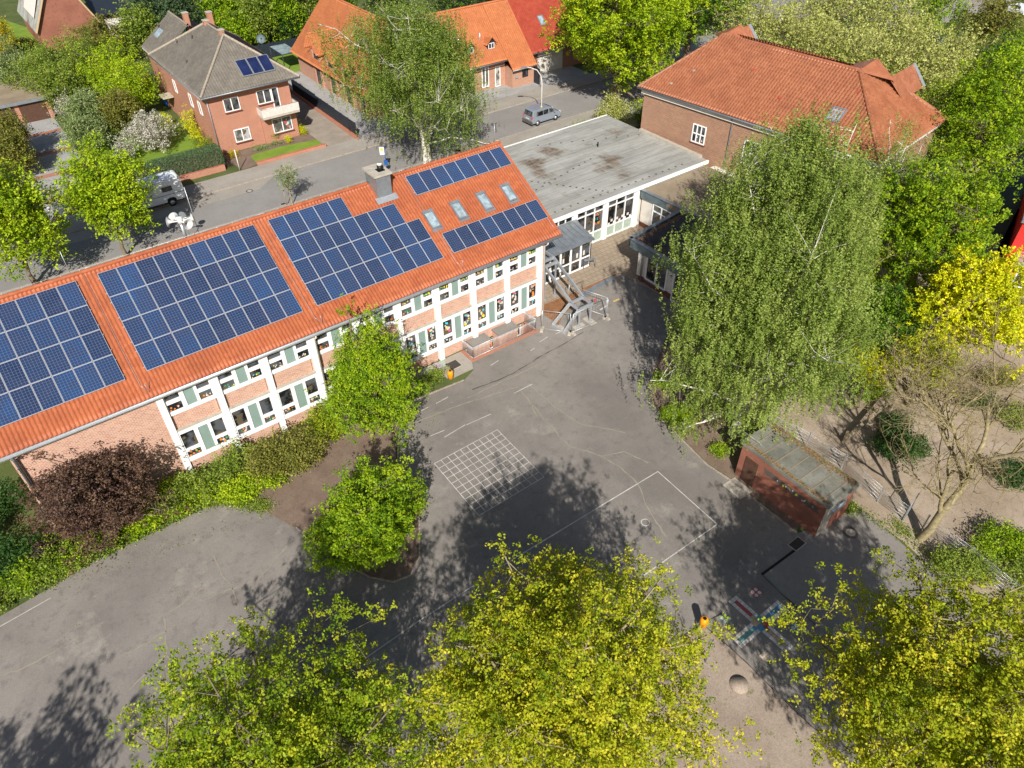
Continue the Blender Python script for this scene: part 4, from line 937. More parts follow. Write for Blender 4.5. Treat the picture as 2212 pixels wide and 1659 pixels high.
t = thing('metal_canopy', 'dark metal carport frame at the corner of the orange roofed house', 'canopy', (7.2, 64.5, 0))
mb = MB(); mb.tube([(7.2, 64.8, 0), (7.2, 64.8, 2.5)], .06, 6); mb.tube([(7.2, 64.8, 2.5), (9.4, 64.8, 2.5)], .05, 6); mb.tube([(7.2, 64.8, 2.5), (7.2, 69, 2.5)], .05, 6); mb.tube([(7.2, 69, 0), (7.2, 69, 2.5)], .06, 6); mb.build('frame', 'anthra', t)
mb = MB(); mb.box(7.2, 9.4, 64.8, 69, 2.52, 2.56); mb.build('roof', 'skyglass', t)

# ================================================================ ORANGE ROOFED HOUSE
og = thing('orange_roofed_house', 'brick house with bright orange roofs and small gabled dormers behind the street birches', 'house', (9.0, 41.4, 0))
mb = MB(); mb.box(9.0, 20, 43.6, 64, 0, 2.9); mb.box(20, 28.3, 43.0, 52, 0, 3.0); mb.box(28.3, 31.8, 41.4, 52, 0, 2.3); mb.build('wall', 'brick_orange', og)
# left wing: ridge along y at x=14.5
plane(og, 'tile_orange', [(8.3, 64.6, 2.75), (8.3, 43.0, 2.75), (14.5, 46.5, 9.0), (14.5, 64.6, 9.0)], .3, .34)
plane(og, 'tile_orange', [(8.3, 43.0, 2.75), (20.5, 43.0, 2.75), (14.5, 46.5, 9.0)], .3, .34)
plane(og, 'tile_orange', [(20.5, 43.0, 2.75), (20.5, 64.6, 2.75), (14.5, 64.6, 9.0), (14.5, 46.5, 9.0)], .3, .34)
s45 = lambda v: 2.4+(v-40.9)
plane(og, 'tile_orange', [(13.5, 42.0, s45(42.0)), (28.0, 42.0, s45(42.0)), (31.95, 47.35, 8.85), (13.5, 47.35, 8.85)], .3, .34)
plane(og, 'tile_orange', [(28.0, 40.9, 2.4), (31.95, 40.9, 2.4), (31.95, 47.35, 8.85), (28.0, 47.35, 8.85)], .3, .34)
plane(og, 'tile_orange', [(31.95, 54, 2.4), (13.5, 54, 2.4), (13.5, 47.35, 8.85), (31.95, 47.35, 8.85)], .3, .34)
for a, b in (((14.5, 46.5, 9.05), (14.5, 64.6, 9.05)), ((13.5, 47.35, 8.95), (31.95, 47.35, 8.95)), ((8.3, 43, 2.85), (14.5, 46.5, 9.05))):
    mb = MB(); ridge(mb, a, b, .13, .35); mb.build('ridge_cap', 'tile_orange', og)
mb = MB(); mb.tube([(28.0, 40.85, 2.36), (31.95, 40.85, 2.36)], .07, 6); mb.tube([(20.5, 41.95, 3.42), (28.0, 41.95, 3.42)], .07, 6); mb.build('gutter', 'zinc', og)
for k, y in enumerate((57.6, 53.4, 49.2, 45.6)):       # wall dormers with brick gables
    x0_, x1_, zt_, ze_ = 8.5, 12.8, 6.5, 4.5; hw = 1.6
    mb = MB(); mb.box(8.95, 9.2, y-1.0, y+1.0, 2.4, ze_); mb.faces([(8.95, y-1.0, ze_), (8.95, y+1.0, ze_), (8.95, y, ze_+1.5)], [(0, 1, 2)]); mb.box(8.8, 9.25, y-1.2, y-.75, 0, ze_-.2); mb.box(8.8, 9.25, y+.75, y+1.2, 0, ze_-.2)
    mb.box(9.2, 12.0, y-1.0, y+1.0, 3.2, ze_)
    d = mb.build('dormer', 'brick_orange', og)
    for s_ in (1, -1):
        e0, e1 = (x0_-.3, y-s_*(hw+.2), ze_-.15), (x1_, y-s_*(hw+.2), ze_-.15)
        P_ = [e0, e1, (x1_, y, zt_), (x0_-.3, y, zt_)]
        v_ = [Vector(p) for p in P_]; e = (v_[1]-v_[0]).normalized(); n = e.cross(v_[2]-v_[0]).normalized(); up = n.cross(e).normalized(); up = up if up.z > 0 else -up
        tiles('dormer_roof', v_[0], e, up, [((p-v_[0]).dot(e), (p-v_[0]).dot(up)) for p in v_], 'tile_orange', d, .3, .34, .018, .03, 4)
    mb = MB(); ridge(mb, (x0_-.3, y, zt_+.05), (x1_, y, zt_+.05), .12, .35); mb.build('ridge_cap', 'tile_orange', d)
    mb = MB(); mb.tube([(10.6, y+1.9, 4.9), (10.6, y+1.9, 6.1)], .09, 8); mb.build('flue', 'steel', og)
    window(og, (Vector((8.95, 0, 0)), Vector((0, -1, 0)), Vector((-1, 0, 0))), -y-.45, -y+.45, .3, 4.0, [(-y-.38, -y+.38, .4, 1.9), (-y-.38, -y+.38, 2.1, 3.9)], .02, .06, 'glass', 'anthra')
for x in (20.4, 23.2, 26.4):                          # small gabled dormers on the front slope
    y = 43.3; z = s45(y)
    mb = MB(); mb.box(x-.55, x+.55, y, y+1.6, z-.2, z+.75); mb.faces([(x-.55, y, z+.75), (x+.55, y, z+.75), (x, y, z+1.25)], [(0, 1, 2)]); d = mb.build('dormer', 'anthra', og)
    for s_ in (1, -1):
        v_ = [Vector(p) for p in ((x-s_*.85, y-.35, z+.55), (x-s_*.85, y+2.4, z+.55), (x, y+2.4, z+1.4), (x, y-.35, z+1.4))]
        e = (v_[1]-v_[0]).normalized(); n = e.cross(v_[2]-v_[0]).normalized(); up = n.cross(e).normalized(); up = up if up.z > 0 else -up
        tiles('dormer_roof', v_[0], e, up, [((p-v_[0]).dot(e), (p-v_[0]).dot(up)) for p in v_], 'tile_orange', d, .3, .34, .018, .03, 4)
    FD = (Vector((0, y, 0)), Vector((1, 0, 0)), Vector((0, -1, 0))); window(d, FD, x-.45, x+.45, z+.05, z+.72, [(x-.38, x-.03, z+.1, z+.66), (x+.03, x+.38, z+.1, z+.66)], .04, .06)
    mb = MB(); mb.tube([(x-1.05, y+.9, z+.6), (x-1.05, y+.9, z+1.9)], .09, 8); mb.build('flue', 'steel', og)
FO = (Vector((0, 43.0, 0)), Vector((1, 0, 0)), Vector((0, -1, 0)))
window(og, FO, 24.6, 25.7, .4, 2.9, [(24.7, 25.1, .5, 2.8), (25.2, 25.6, .5, 2.8)], .03, .08, 'glass2'); window(og, FO, 26.7, 27.5, .1, 2.6, [(26.8, 27.4, .2, 2.5)], .03, .08, 'glass2')
window(og, FO, 21.5, 23.4, .1, 2.4, [(21.6, 22.4, .2, 2.3), (22.5, 23.3, .2, 2.3)], .03, .08, 'glass', 'anthra', 'glazed_door')
FO2 = (Vector((0, 41.4, 0)), Vector((1, 0, 0)), Vector((0, -1, 0)))
window(og, FO2, 29.9, 30.8, 1.1, 2.15, [(29.97, 30.33, 1.17, 2.08), (30.38, 30.73, 1.17, 2.08)], .03, .08, 'glass', 'anthra')
mb = MB(FO2); mb.box(28.75, 29.15, .02, .14, 1.2, 1.6); mb.build('mailbox', 'steel', og)
mb = MB(); mb.box(31.8, 31.9, 40.2, 43.4, 0, 2.05); mb.build('gate', 'anthra', og)
# red roofed garage house
rd = thing('red_roofed_house', 'garage house with dark red tile roof, skylight and white garage door', 'house', (32.0, 43.5, 0))
mb = MB(); mb.box(32.0, 44, 43.5, 53, 0, 3.6); mb.build('wall', 'brick_red', rd)
plane(rd, 'tile_red', [(32.02, 42.5, 3.25), (44.6, 42.5, 3.25), (44.6, 48.6, 9.35), (32.02, 48.6, 9.35)], .3, .36, .03)
plane(rd, 'tile_red', [(44.6, 54.7, 3.25), (32.02, 54.7, 3.25), (32.02, 48.6, 9.35), (44.6, 48.6, 9.35)], .3, .36, .03)
mb = MB(); mb.faces([(32.0, 43.5, 3.3), (32.0, 53.7, 3.3), (32.0, 48.6, 9.1)], [(0, 1, 2)]); mb.build('gable', 'brick_red', rd)
mb = MB(); mb.tube([(32, 42.42, 3.2), (44.6, 42.42, 3.2)], .08, 6); mb.tube([(33.7, 43.3, 3.1), (33.7, 43.3, 0)], .06, 6); mb.build('gutter', 'iron', rd)
FR_ = (Vector((0, 43.5, 0)), Vector((1, 0, 0)), Vector((0, -1, 0)))
mb = MB(FR_); mb.box(34.1, 38.4, .0, .05, 0, 2.75); mb.build('garage_door', 'offwhite', rd); mb = MB(FR_); mb.box(32.2, 33.2, 0, .05, .1, 2.5); mb.build('door', 'white', rd)
mb = MB(); u_ = Vector((0, .7071, .7071)); n_ = Vector((0, -.7071, .7071)); b_ = Vector((35.6, 42.5, 3.25))+u_*3.3
f_ = lambda x, y, z: b_+Vector((x, 0, 0))+u_*y+n_*z
for a in ((0, .1, 0, 1.4), (.8, .9, 0, 1.4), (.1, .8, 0, .1), (.1, .8, 1.3, 1.4)): obox(mb, f_, a[0], a[1], a[2], a[3], .02, .15)
o = mb.build('skylight', 'zinc', rd); mb = MB(); obox(mb, f_, .1, .8, .1, 1.3, .02, .1); mb.build('pane', 'skyglass', o)

# ================================================================ TOP LEFT HOUSE, GARAGES
th_ = thing('gabled_brick_house', 'brick house with steep gable wall and slate grey roof in the far left gardens', 'house', (-16.8, 97, 0))
mb = MB(); gx0, gx1, ap, gy = -16.9, -8.9, -12.6, 95.5
mb.faces([(gx0, gy, 0), (gx1, gy, 0), (gx1, gy, 3.2), (ap, gy, 10.5), (gx0, gy, 3.2), (gx0, gy+14, 0), (gx1, gy+14, 0), (gx1, gy+14, 3.2), (ap, gy+14, 10.5), (gx0, gy+14, 3.2)], [(0, 1, 2, 3, 4), (0, 4, 9, 5), (1, 6, 7, 2), (5, 9, 8, 7, 6)])
mb.build('wall', 'render_red', th_)
for s_ in (0, 1):
    xa = gx0-.35 if s_ == 0 else gx1+.35
    pts = [(xa, gy-.4, 2.75), (xa, gy+14.4, 2.75), (ap, gy+14.4, 10.75), (ap, gy-.4, 10.75)]; mb = MB(); mb.slab(pts, .16); mb.build('roof', 'felt' if s_ == 0 else 'anthra', th_)
    mb = MB(); mb.bar((xa, gy-.45, 2.75), (ap, gy-.45, 10.75), .12, .22); mb.build('verge', 'p_tan', th_)
mb = MB(); mb.slab([(-16.6, 97.5, 4.2), (-14.6, 97.5, 8.0), (-14.6, 105, 8.0), (-16.6, 105, 4.2)], .1); mb.build('roof_window', 'p_white', th_)
ex = thing('white_garden_shed', 'small white walled outbuilding with dark roof beside the far left brick gable house', 'shed', (-6, 97, 0))
mb = MB(); mb.box(-7.3, -3, 96.5, 101, 0, 2.3); mb.build('wall', 'offwhite', ex); mb = MB(); mb.slab([(-8.4, 97.3, 3.4), (-2.8, 97.3, 2.6), (-2.8, 104, 3.6), (-8.4, 104, 4.6)], .12); mb.build('roof', 'anthra', ex)
ga = thing('double_garage', 'flat roofed double garage with brown doors at the end of the paved court', 'garage', (-27.5, 67.6, 0))
mb = MB(); mb.box(-30, -21.4, 67.65, 76, 0, 2.35); mb.build('wall', 'brick_red', ga); mb = MB(); mb.box(-30.1, -21.3, 67.3, 76.1, 2.35, 2.6); mb.build('roof', 'felt_brown', ga)
mb = MB(); mb.box(-30.1, -21.3, 67.2, 67.3, 2.3, 2.66); mb.build('fascia', 'zinc', ga)
for a in (-24.7, -28.0):
    mb = MB()
    for k in range(14): mb.box(a+k*.2, a+k*.2+.188, 67.58, 67.65, .03, 2.15)
    mb.build('garage_door', 'brown_door', ga)
gd = thing('garden_shed', 'small dark roofed garden shed among the trees behind the grey roofed house', 'shed', (-10, 75, 0))
sp_ = S(538, 80)
mb = MB(); mb.box(sp_.x-1.5, sp_.x+1.5, sp_.y-1.3, sp_.y+1.3, 0, 2); mb.build('wall', 'brown_door', gd)
mb = MB(); mb.slab([(sp_.x-1.8, sp_.y-1.6, 2), (sp_.x+1.8, sp_.y-1.6, 2), (sp_.x+1.8, sp_.y, 2.9), (sp_.x-1.8, sp_.y, 2.9)], .1); mb.slab([(sp_.x-1.8, sp_.y, 2.9), (sp_.x+1.8, sp_.y, 2.9), (sp_.x+1.8, sp_.y+1.6, 2), (sp_.x-1.8, sp_.y+1.6, 2)], .1); mb.build('roof', 'tile_grey', gd)
gd.location = (0, 0, 0)
t = thing('white_gate', 'white picket gate at the entrance of the garage court', 'gate', (0, 0, 0))
g0p, g1p = S(192, 633, .1), S(268, 618, .1); 
mb = MB(); a, b = Vector((-27.2, 40.4, .1)), Vector((-21.2, 40.4, .1))
mb.bar(a+Vector((0, 0, 1.15)), b+Vector((0, 0, 1.15)), .09, .09); mb.bar(a+Vector((0, 0, .15)), b+Vector((0, 0, .15)), .07, .08)
for k in range(30): p = a.lerp(b, k/29); mb.box(p.x-.035, p.x+.035, p.y-.02, p.y+.02, .1, 1.2)
for k in (0, 10, 20, 29): p = a.lerp(b, k/29); mb.box(p.x-.07, p.x+.07, p.y-.07, p.y+.07, 0, 1.32)
mb.build('pickets', 'white', t); mb = MB(); mb.box(-27.3, -21.1, 40.25, 40.55, 0, .12); mb.build('threshold', 'brick_pave', t)
# blue bins
t = thing('waste_bin', 'blue wheeled bin beside the yellow shrub at the grey roofed house', 'bin', (0, 0, 0)); p = S(563, 355)
mb = MB(); mb.faces([(p.x-.22, p.y-.25, .05), (p.x+.22, p.y-.25, .05), (p.x+.22, p.y+.25, .05), (p.x-.22, p.y+.25, .05), (p.x-.3, p.y-.33, 1.0), (p.x+.3, p.y-.33, 1.0), (p.x+.3, p.y+.35, 1.0), (p.x-.3, p.y+.35, 1.0)], [(0, 3, 2, 1), (0, 1, 5, 4), (1, 2, 6, 5), (2, 3, 7, 6), (3, 0, 4, 7)]); mb.build('body', 'blue', t)
mb = MB(); mb.slab([(p.x-.33, p.y-.38, 1.04), (p.x+.33, p.y-.38, 1.04), (p.x+.33, p.y+.4, 1.12), (p.x-.33, p.y+.4, 1.12)], .05); mb.build('lid', 'blue', t)
for s_ in (-.2, .2): mb = MB(); mb.tube([(p.x+s_-.03, p.y+.3, .1), (p.x+s_+.03, p.y+.3, .1)], .1, 10); mb.build('wheel', 'rubber', t)

# ================================================================ RED BUILDING RIGHT EDGE, dark block
rb0 = S(3335, 950); rbld = thing('red_clad_building', 'building with bright red cladding and grey steel balcony at the right edge', 'building', (rb0.x, rb0.y, 0))
d1 = Vector((.35, -.94, 0)).normalized(); d2 = Vector((-d1.y, d1.x, 0)); b0 = Vector((rb0.x, rb0.y, 0)); Frb = (b0, d1, -d2)
mb = MB(Frb); mb.box(0, 16, -12, 0, 0, 5.6); mb.build('wall', 'red', rbld)
mb = MB(Frb); mb.box(-.15, 16.2, -12.2, .2, 5.6, 5.85); mb.build('roof', 'zinc', rbld)
window(rbld, Frb, 1.2, 3.4, .2, 2.5, [(1.3, 2.25, .3, 2.4), (2.35, 3.3, .3, 2.4)], .06, .1); window(rbld, Frb, 1.2, 3.4, 3.3, 5.4, [(1.3, 2.25, 3.4, 5.3), (2.35, 3.3, 3.4, 5.3)], .06, .1)
mb = MB(Frb); mb.box(.5, 7, .05, 1.7, 2.9, 3.0)
for x in (.6, 3.5, 6.9): mb.box(x-.05, x+.05, 1.6, 1.7, 0, 4.0)
mb.box(.5, 7, 1.62, 1.68, 3.95, 4.02); mb.build('balcony', 'steel', rbld)
dk = thing('dark_flat_block', 'low block with nearly black flat top between the green trees and the red building', 'building', (0, 0, 0))  # dark sides and a black top slab make one low block filling the dark area
pp = [S(3120, 760, 3), S(3440, 505, 3), S(3700, 380, 3), S(3700, 700, 3), S(3420, 700, 3), S(3335, 870, 3), S(3270, 900, 3)]
mb = MB(); mb.prism([(p.x, p.y) for p in pp][::-1], 0, 2.75); mb.build('wall', 'anthra', dk)
mb = MB(); mb.prism([(p.x, p.y) for p in pp][::-1], 2.75, 3.0); mb.build('roof', 'black', dk)

# ================================================================ TERRACOTTA SHED
sx = Vector((13.64, 30.02, 0)); sB = Vector((16.9, 25.2, 0))      # camera-frame survey, turned into world axes
def cf(x, y): a, b = turn(x, y); return Vector((a-29.531, b-36.329, 0))
c1, c2, c3, c4 = cf(13.66, 30.1), cf(17.05, 25.3), cf(19.25, 26.85), cf(15.7, 31.5)
c4 = c1+(c3-c2)
sh_ = thing('terracotta_shed', 'small terracotta painted shed with mossy felt roof at the edge of the schoolyard', 'shed', c1)
mb = MB(); mb.prism([(p.x, p.y) for p in (c1, c2, c3, c4)], 0, 2.6); mb.build('wall', 'render_red', sh_)
ctr = (c1+c2+c3+c4)/4; gp = lambda p, k: ctr+(p-ctr)*k
mb = MB(); P_ = [gp(p, 1.05) for p in (c1, c2, c3, c4)]; mb.prism([(p.x, p.y) for p in P_], 2.6, 2.82); rf_ = mb.build('roof', 'felt_shed', sh_)
mb = MB(); e1 = (c2-c1).normalized(); e2 = (c4-c1).normalized(); L1, L2 = (c2-c1).length, (c4-c1).length
for k in range(7): a = c1+e1*(.5+k*.83); mb.bar(a+Vector((0, 0, 2.83))-e2*.05, a+e2*L2*.8+Vector((0, 0, 2.83)), .04, .025)
mb.build('felt_seam', 'felt_brown', rf_)
mb = MB(); rg = random.Random(8)
for k in range(1400):
    if rg.random() < .65: p = c1+e1*rg.uniform(0, L1)+e2*(L2-abs(rg.gauss(0, .28)))
    else: p = c1+e1*rg.uniform(0, L1)+e2*abs(rg.gauss(0, .12))
    a = rg.uniform(0, 3.1); r_s = rg.uniform(.03, .08); mb.mi = k % 3; mb.face([(p.x+math.cos(a+q*1.57)*r_s*(1 if q % 2 else .6), p.y+math.sin(a+q*1.57)*r_s*(1 if q % 2 else .6), 2.83+rg.random()*.015) for q in range(4)])
mb.build('moss', ['litter', 'p_brown', 'grass'], rf_)
Fsh = (c1, e1, -e2 if (-e2).dot(c1-ctr) > 0 else e2)
mb = MB(Fsh); mb.box(.45, 1.35, .005, .04, .02, 2.0); d = mb.build('door', 'brown_door', sh_); mb = MB(Fsh); mb.box(1.22, 1.28, .04, .09, .95, 1.05); mb.build('handle', 'iron', d)
mb = MB(Fsh); mb.face([(1.75+math.cos(a_)*1.0*0+(.12 if k in (0, 3) else 0)+w_, .015, z_) for k, (a_, w_, z_) in enumerate(((0, 0, 1.75), (0, 0, 2.12), (0, 3.7, 2.12), (0, 3.7, 1.75)))]); mb.build('painted_band', 'iron', sh_)
deco(sh_, Fsh, (1.9, 5.3, 1.78, 2.1), 18, ['p_yellow', 'p_blue', 'p_orange', 'p_teal', 'p_white'], .02, .09, 12)
Fsh2 = (c2, e2, e1); window(sh_, Fsh2, .5, 1.9, 1.55, 2.15, [(.6, 1.8, 1.62, 2.08)], .03, .08, 'skyglass', 'zinc')
mb = MB(Fsh2); mb.box(0, .9, .01, .03, 0, 2.5); mb.build('grey_patch', 'concrete', sh_)
pd = c1+e1*.9-e2*.75
mb = MB((pd, e1, e2)); mb.box(-.7, .7, -.55, .5, 0, .05); tag(mb.build('doorstep', 'concrete'), 'grey concrete step in front of the terracotta shed door', 'step')

# ================================================================ STEEL STAIR FRAME, site fence
st = thing('steel_stair_frame', 'unfinished galvanised steel staircase frame at the end of the school wing', 'stair', (1.5, -1, 0))
def bars(name, segs, w, h, parent=st, mat='steel'):
    mb = MB()
    for a, b in segs: mb.bar(a, b, w, h)
    return mb.build(name, mat, parent)
bars('stringer', [((1.5, 1.75, 3.45), (1.5, -1.95, 1.72))], .13, .26); bars('stringer', [((2.72, 1.75, 3.45), (2.72, -1.95, 1.72))], .13, .26)
bars('top_frame', [((1.5, 1.75, 3.42), (2.72, 1.75, 3.42)), ((1.5, 1.3, 3.25), (2.72, 1.3, 3.25)), ((1.55, 1.75, 3.45), (1.55, 3.0, 3.45)), ((2.7, 1.75, 3.45), (2.7, 3.0, 3.45))], .14, .22)
bars('landing_frame', [((1.35, -1.95, 1.68), (2.78, -1.95, 1.68)), ((1.35, -3.0, 1.68), (2.78, -3.0, 1.68)), ((1.42, -1.95, 1.68), (1.42, -3.0, 1.68)), ((2.72, -1.95, 1.68), (2.72, -3.0, 1.68))], .14, .22)
bars('stringer', [((1.4, -1.98, 1.68), (.02, -1.66, .1))], .12, .24); bars('stringer', [((1.4, -3.0, 1.68), (.08, -2.95, .1))], .12, .24); bars('foot_beam', [((.0, -1.6, .08), (.07, -3.05, .08))], .14, .16)
for x, y, z in ((2.68, 1.4, 3.2), (1.6, 1.4, 3.2), (1.56, -2.93, 1.6), (2.69, -2.92, 1.6)):
    mb = MB(); mb.bar((x, y, 0), (x, y, z), .11, .11); mb.box(x-.14, x+.14, y-.14, y+.14, 0.012, .05); mb.build('leg', 'steel', st)
for k, (x, y, w_, h_) in enumerate(((1.56, -2.93, .5, .35), (2.69, -2.92, .3, .9), (.3, -2.4, .25, .8))):
    mb = MB(); mb.box(x-w_, x+w_, y-h_*.6, y+h_*.6, .012, .035); mb.build('concrete_pad', 'concrete', st)
FEN = []
def site_fence(a, b, label, h=1.85):
    a, b = Vector((*a, 0)), Vector((*b, 0)); t = thing('mesh_fence', label, 'fence', a, 'site fence panels round the steel staircase')
    mb = MB(); z = Vector((0, 0, 1))
    for p in (a, b): mb.tube([p+z*.03, p+z*h], .022, 6)
    mb.tube([a+z*h, b+z*h], .02, 6); mb.tube([a+z*.15, b+z*.15], .02, 6); mb.build('frame', 'steel', t)
    mb = MB(); n = int((b-a).length/.16)
    for k in range(1, n): p = a.lerp(b, k/n); mb.tube([p+z*.15, p+z*h], .0028, 3)
    for k in range(1, 7): mb.tube([a+z*(.15+k*(h-.15)/7), b+z*(.15+k*(h-.15)/7)], .0028, 3)
    mb.build('mesh', 'steel', t); d = (b-a).normalized()
    for p in (a, b): mb = MB((p, d, Vector((-d.y, d.x, 0)))); mb.box(-.12, .12, -.33, .33, 0.012, .14); mb.build('foot_block', 'concrete', t)
    return t
site_fence((-1.0, -1.6), (.42, -3.2), 'site fence panel nearest the basement railing')
site_fence((.55, -3.35), (3.95, -3.45), 'site fence panel in front of the steel staircase')
t = site_fence((4.0, -3.3), (2.8, -.2), 'site fence panel right of the steel staircase with orange and red notices')
mb = MB(); mb.box(3.5, 3.75, -2.42, -2.38, 1.15, 1.4); mb.build('notice', 'p_red', t); mb = MB(); mb.box(3.2, 3.6, -1.85, -1.8, .9, 1.1); mb.build('notice', 'p_orange', t)
# terrace handrails
t = thing('handrail', 'short grey handrail on the terrace beside the entrance porch', 'handrail', (8.1, 2.7, 0)); mb = MB(); mb.tube([(7.2, 3.0, 0), (7.2, 3.0, .85), (8.15, 2.6, .85), (8.15, 2.6, 0)], .03, 6); mb.bar((7.2, 3.0, .86), (8.15, 2.6, .86), .3, .04); mb.build('rail', 'zinc', t)
t = thing('handrail', 'thin curved handrail at the ramp under the steel staircase', 'handrail', (4.9, 2.5, 0)); mb = MB(); mb.tube([(3.6, 2.9, 0), (3.6, 2.9, .9), (4.6, 2.6, .95), (4.9, 2.3, .9), (4.9, 2.3, 0)], .022, 6); mb.tube([(5.0, .6, 0), (5.0, .6, .95), (3.9, .6, .95)], .022, 6); mb.build('rail', 'iron', t)

# ================================================================ STREET FURNITURE
def bin_(p, label, lean=0):
    t = thing('litter_bin', label, 'bin', p); mb = MB(); c = Vector((p.x, p.y, 0)); mb.tube([c+Vector((0, .12, 0)), c+Vector((0, .12, .95))], .035, 6); mb.build('post', 'steel', t)
    mb = MB(); mb.tube([c+Vector((0, -.08, z)) for z in (.42, .45, .9, 1.02, 1.08)], [.12, .19, .21, .20, .13], 16); mb.build('bucket', 'orange_bin', t)
    mb = MB(); mb.disc((c.x, c.y-.08, 1.085), .10, 12); mb.build('opening', 'black', t)
bin_(S(1513, 1283), 'orange litter bin on the grass verge beside the school facade')
bin_(S(2352, 2112), 'orange litter bin on a post near the painted board game')
t = thing('goal_post', 'grey metal post standing in the trodden ground beyond the orange bin', 'post', (0, 0, 0)); p = S(1700+.40687*1645, 1905+.40687*787)
mb = MB(); mb.tube([p, p+Vector((0, 0, 1.7))], .04, 8); mb.tube([p+Vector((0, 0, 1.7)), p+Vector((.25, .1, 1.75))], .03, 6); mb.build('pole', 'zinc', t)
t = thing('stone_ring', 'round tree stump slab in the trodden ground near the large maples', 'stump', (0, 0, 0)); p = S(1700+.40687*1925, 1905+.40687*975); mb = MB(); mb.tube([p+Vector((0, 0, .02)), p+Vector((0, 0, .09))], [.46, .45], 20); mb.build('stump', 'earth', t)
# street lamp
p = Vector((25.9, 25.6, 0)); a_ = S(1821, 395); 
lb_ = S(1700+.40687*290, .40687*1010); t = thing('street_lamp', 'curved pale street lamp leaning over the silver van', 'street lamp', lb_)
mb = MB(); hd = Vector((-.8, -.6, 0)); hd = Vector((-.80, .59, 0)); mb.tube([lb_, lb_+Vector((0, 0, 4.6)), lb_+Vector((0, 0, 5.4))+hd*.15, lb_+Vector((0, 0, 6.0))+hd*.6, lb_+Vector((0, 0, 6.25))+hd*1.3, lb_+Vector((0, 0, 6.3))+hd*1.8], [.085, .065, .055, .05, .045, .04], 8)
mb.mi = 1; mb.tube([lb_+Vector((0, 0, 1.7)), lb_+Vector((0, 0, 1.95))], .09, 8); mb.build('pole', ['offwhite', 'p_yellow'], t)
mb = MB(); c_ = lb_+Vector((0, 0, 6.3))+hd*2.05; mb.bar(c_-hd*.35, c_+hd*.35, .24, .12); mb.build('lamp_head', 'zinc', t)
# bus stop
bs = S(1240+660/2212*205, 450+660/2212*450); t = thing('bus_stop_sign', 'bus stop pole with yellow and white sign beside the street', 'sign', bs)
mb = MB(); mb.tube([bs, bs+Vector((0, 0, 2.9))], .04, 8); mb.build('pole', 'navy', t)
sgd = Vector((-.7, .7, 0)).normalized(); fr = Vector((-.7, -.7, 0)); Fs = (bs, Vector((-.80, .59, 0)), Vector((-.59, -.80, 0)))
mb = MB(Fs); mb.box(.04, .50, -.015, .015, 2.1, 2.9); o = mb.build('sign_plate', 'white', t)
mb = MB(Fs); mb.face([(.27+math.cos(k*math.pi/10)*.17, .018, 2.66+math.sin(k*math.pi/10)*.17) for k in range(20)]); mb.mi = 1
for a, b, c_, d_ in ((.19, .22, 2.57, 2.75), (.32, .35, 2.57, 2.75), (.22, .32, 2.645, 2.675)): mb.face([(a, .021, c_), (b, .021, c_), (b, .021, d_), (a, .021, d_)])
mb.build('stop_symbol', ['p_yellow', 'p_green'], o)
mb = MB(Fs); mb.box(-.2, .2, -.06, .06, 1.0, 1.5); mb.build('timetable_box', 'navy', t)
# road sign seen from behind
rs = S(500+250/1190*680, 650+250/1190*760); t = thing('road_sign', 'round road sign seen from its grey back with two small plates', 'sign', rs)
mb = MB(); mb.tube([rs, rs+Vector((0, 0, 2.9))], .035, 8); mb.build('pole', 'steel', t)
Fs = (rs, Vector((.80, -.59, 0)), Vector((-.59, -.8, 0))); mb = MB(Fs); mb.face([(math.cos(k*math.pi/12)*.32, .05, 2.65+math.sin(k*math.pi/12)*.32) for k in range(24)]); mb.face([(math.cos(-k*math.pi/12)*.32, .03, 2.65+math.sin(-k*math.pi/12)*.32) for k in range(24)]); mb.build('sign_disc', 'zinc', t)
mb = MB(Fs); mb.box(-.28, -.03, .04, .06, 1.95, 2.25); mb.build('small_plate', 'white', t); mb = MB(Fs); mb.box(.05, .3, .04, .06, 1.95, 2.25); mb.build('small_plate', 'white', t)
pf = S(806, 573); t = thing('marker_post', 'slender pale post at the corner of the front lawn wall', 'post', pf); mb = MB(); mb.tube([pf, pf+Vector((0, 0, 2.3))], .05, 8); mb.build('post', 'offwhite', t)
# green mesh fence near the hall
t = thing('green_wire_fence', 'green wire mesh fence at the bushes behind the flat hall roof', 'fence', (24, 20, 0)); mb = MB(); 
fp = [(20.3, 24.2), (20.3, 21.8), (24, 20.5)]; fp2 = [(20.3, 24.2), (33, 24.4), (44, 24.6)]
for L_ in (fp, fp2):
    for i in range(len(L_)-1):
        a, b = Vector((*L_[i], 0)), Vector((*L_[i+1], 0)); n = max(1, int((b-a).length/2.4))
        for k in range(n+1): p = a.lerp(b, k/n); mb.tube([p, p+Vector((0, 0, 1.8))], .04, 6)
        for k in range(7): z = Vector((0, 0, .1+k*.27)); mb.tube([a+z, b+z], .006, 3)
        n = int((b-a).length/.12)
        for k in range(n): p = a.lerp(b, k/n); mb.tube([p+Vector((0, 0, .05)), p+Vector((0, 0, 1.75))], .003, 3)
mb.build('mesh', 'p_green_dark', t)
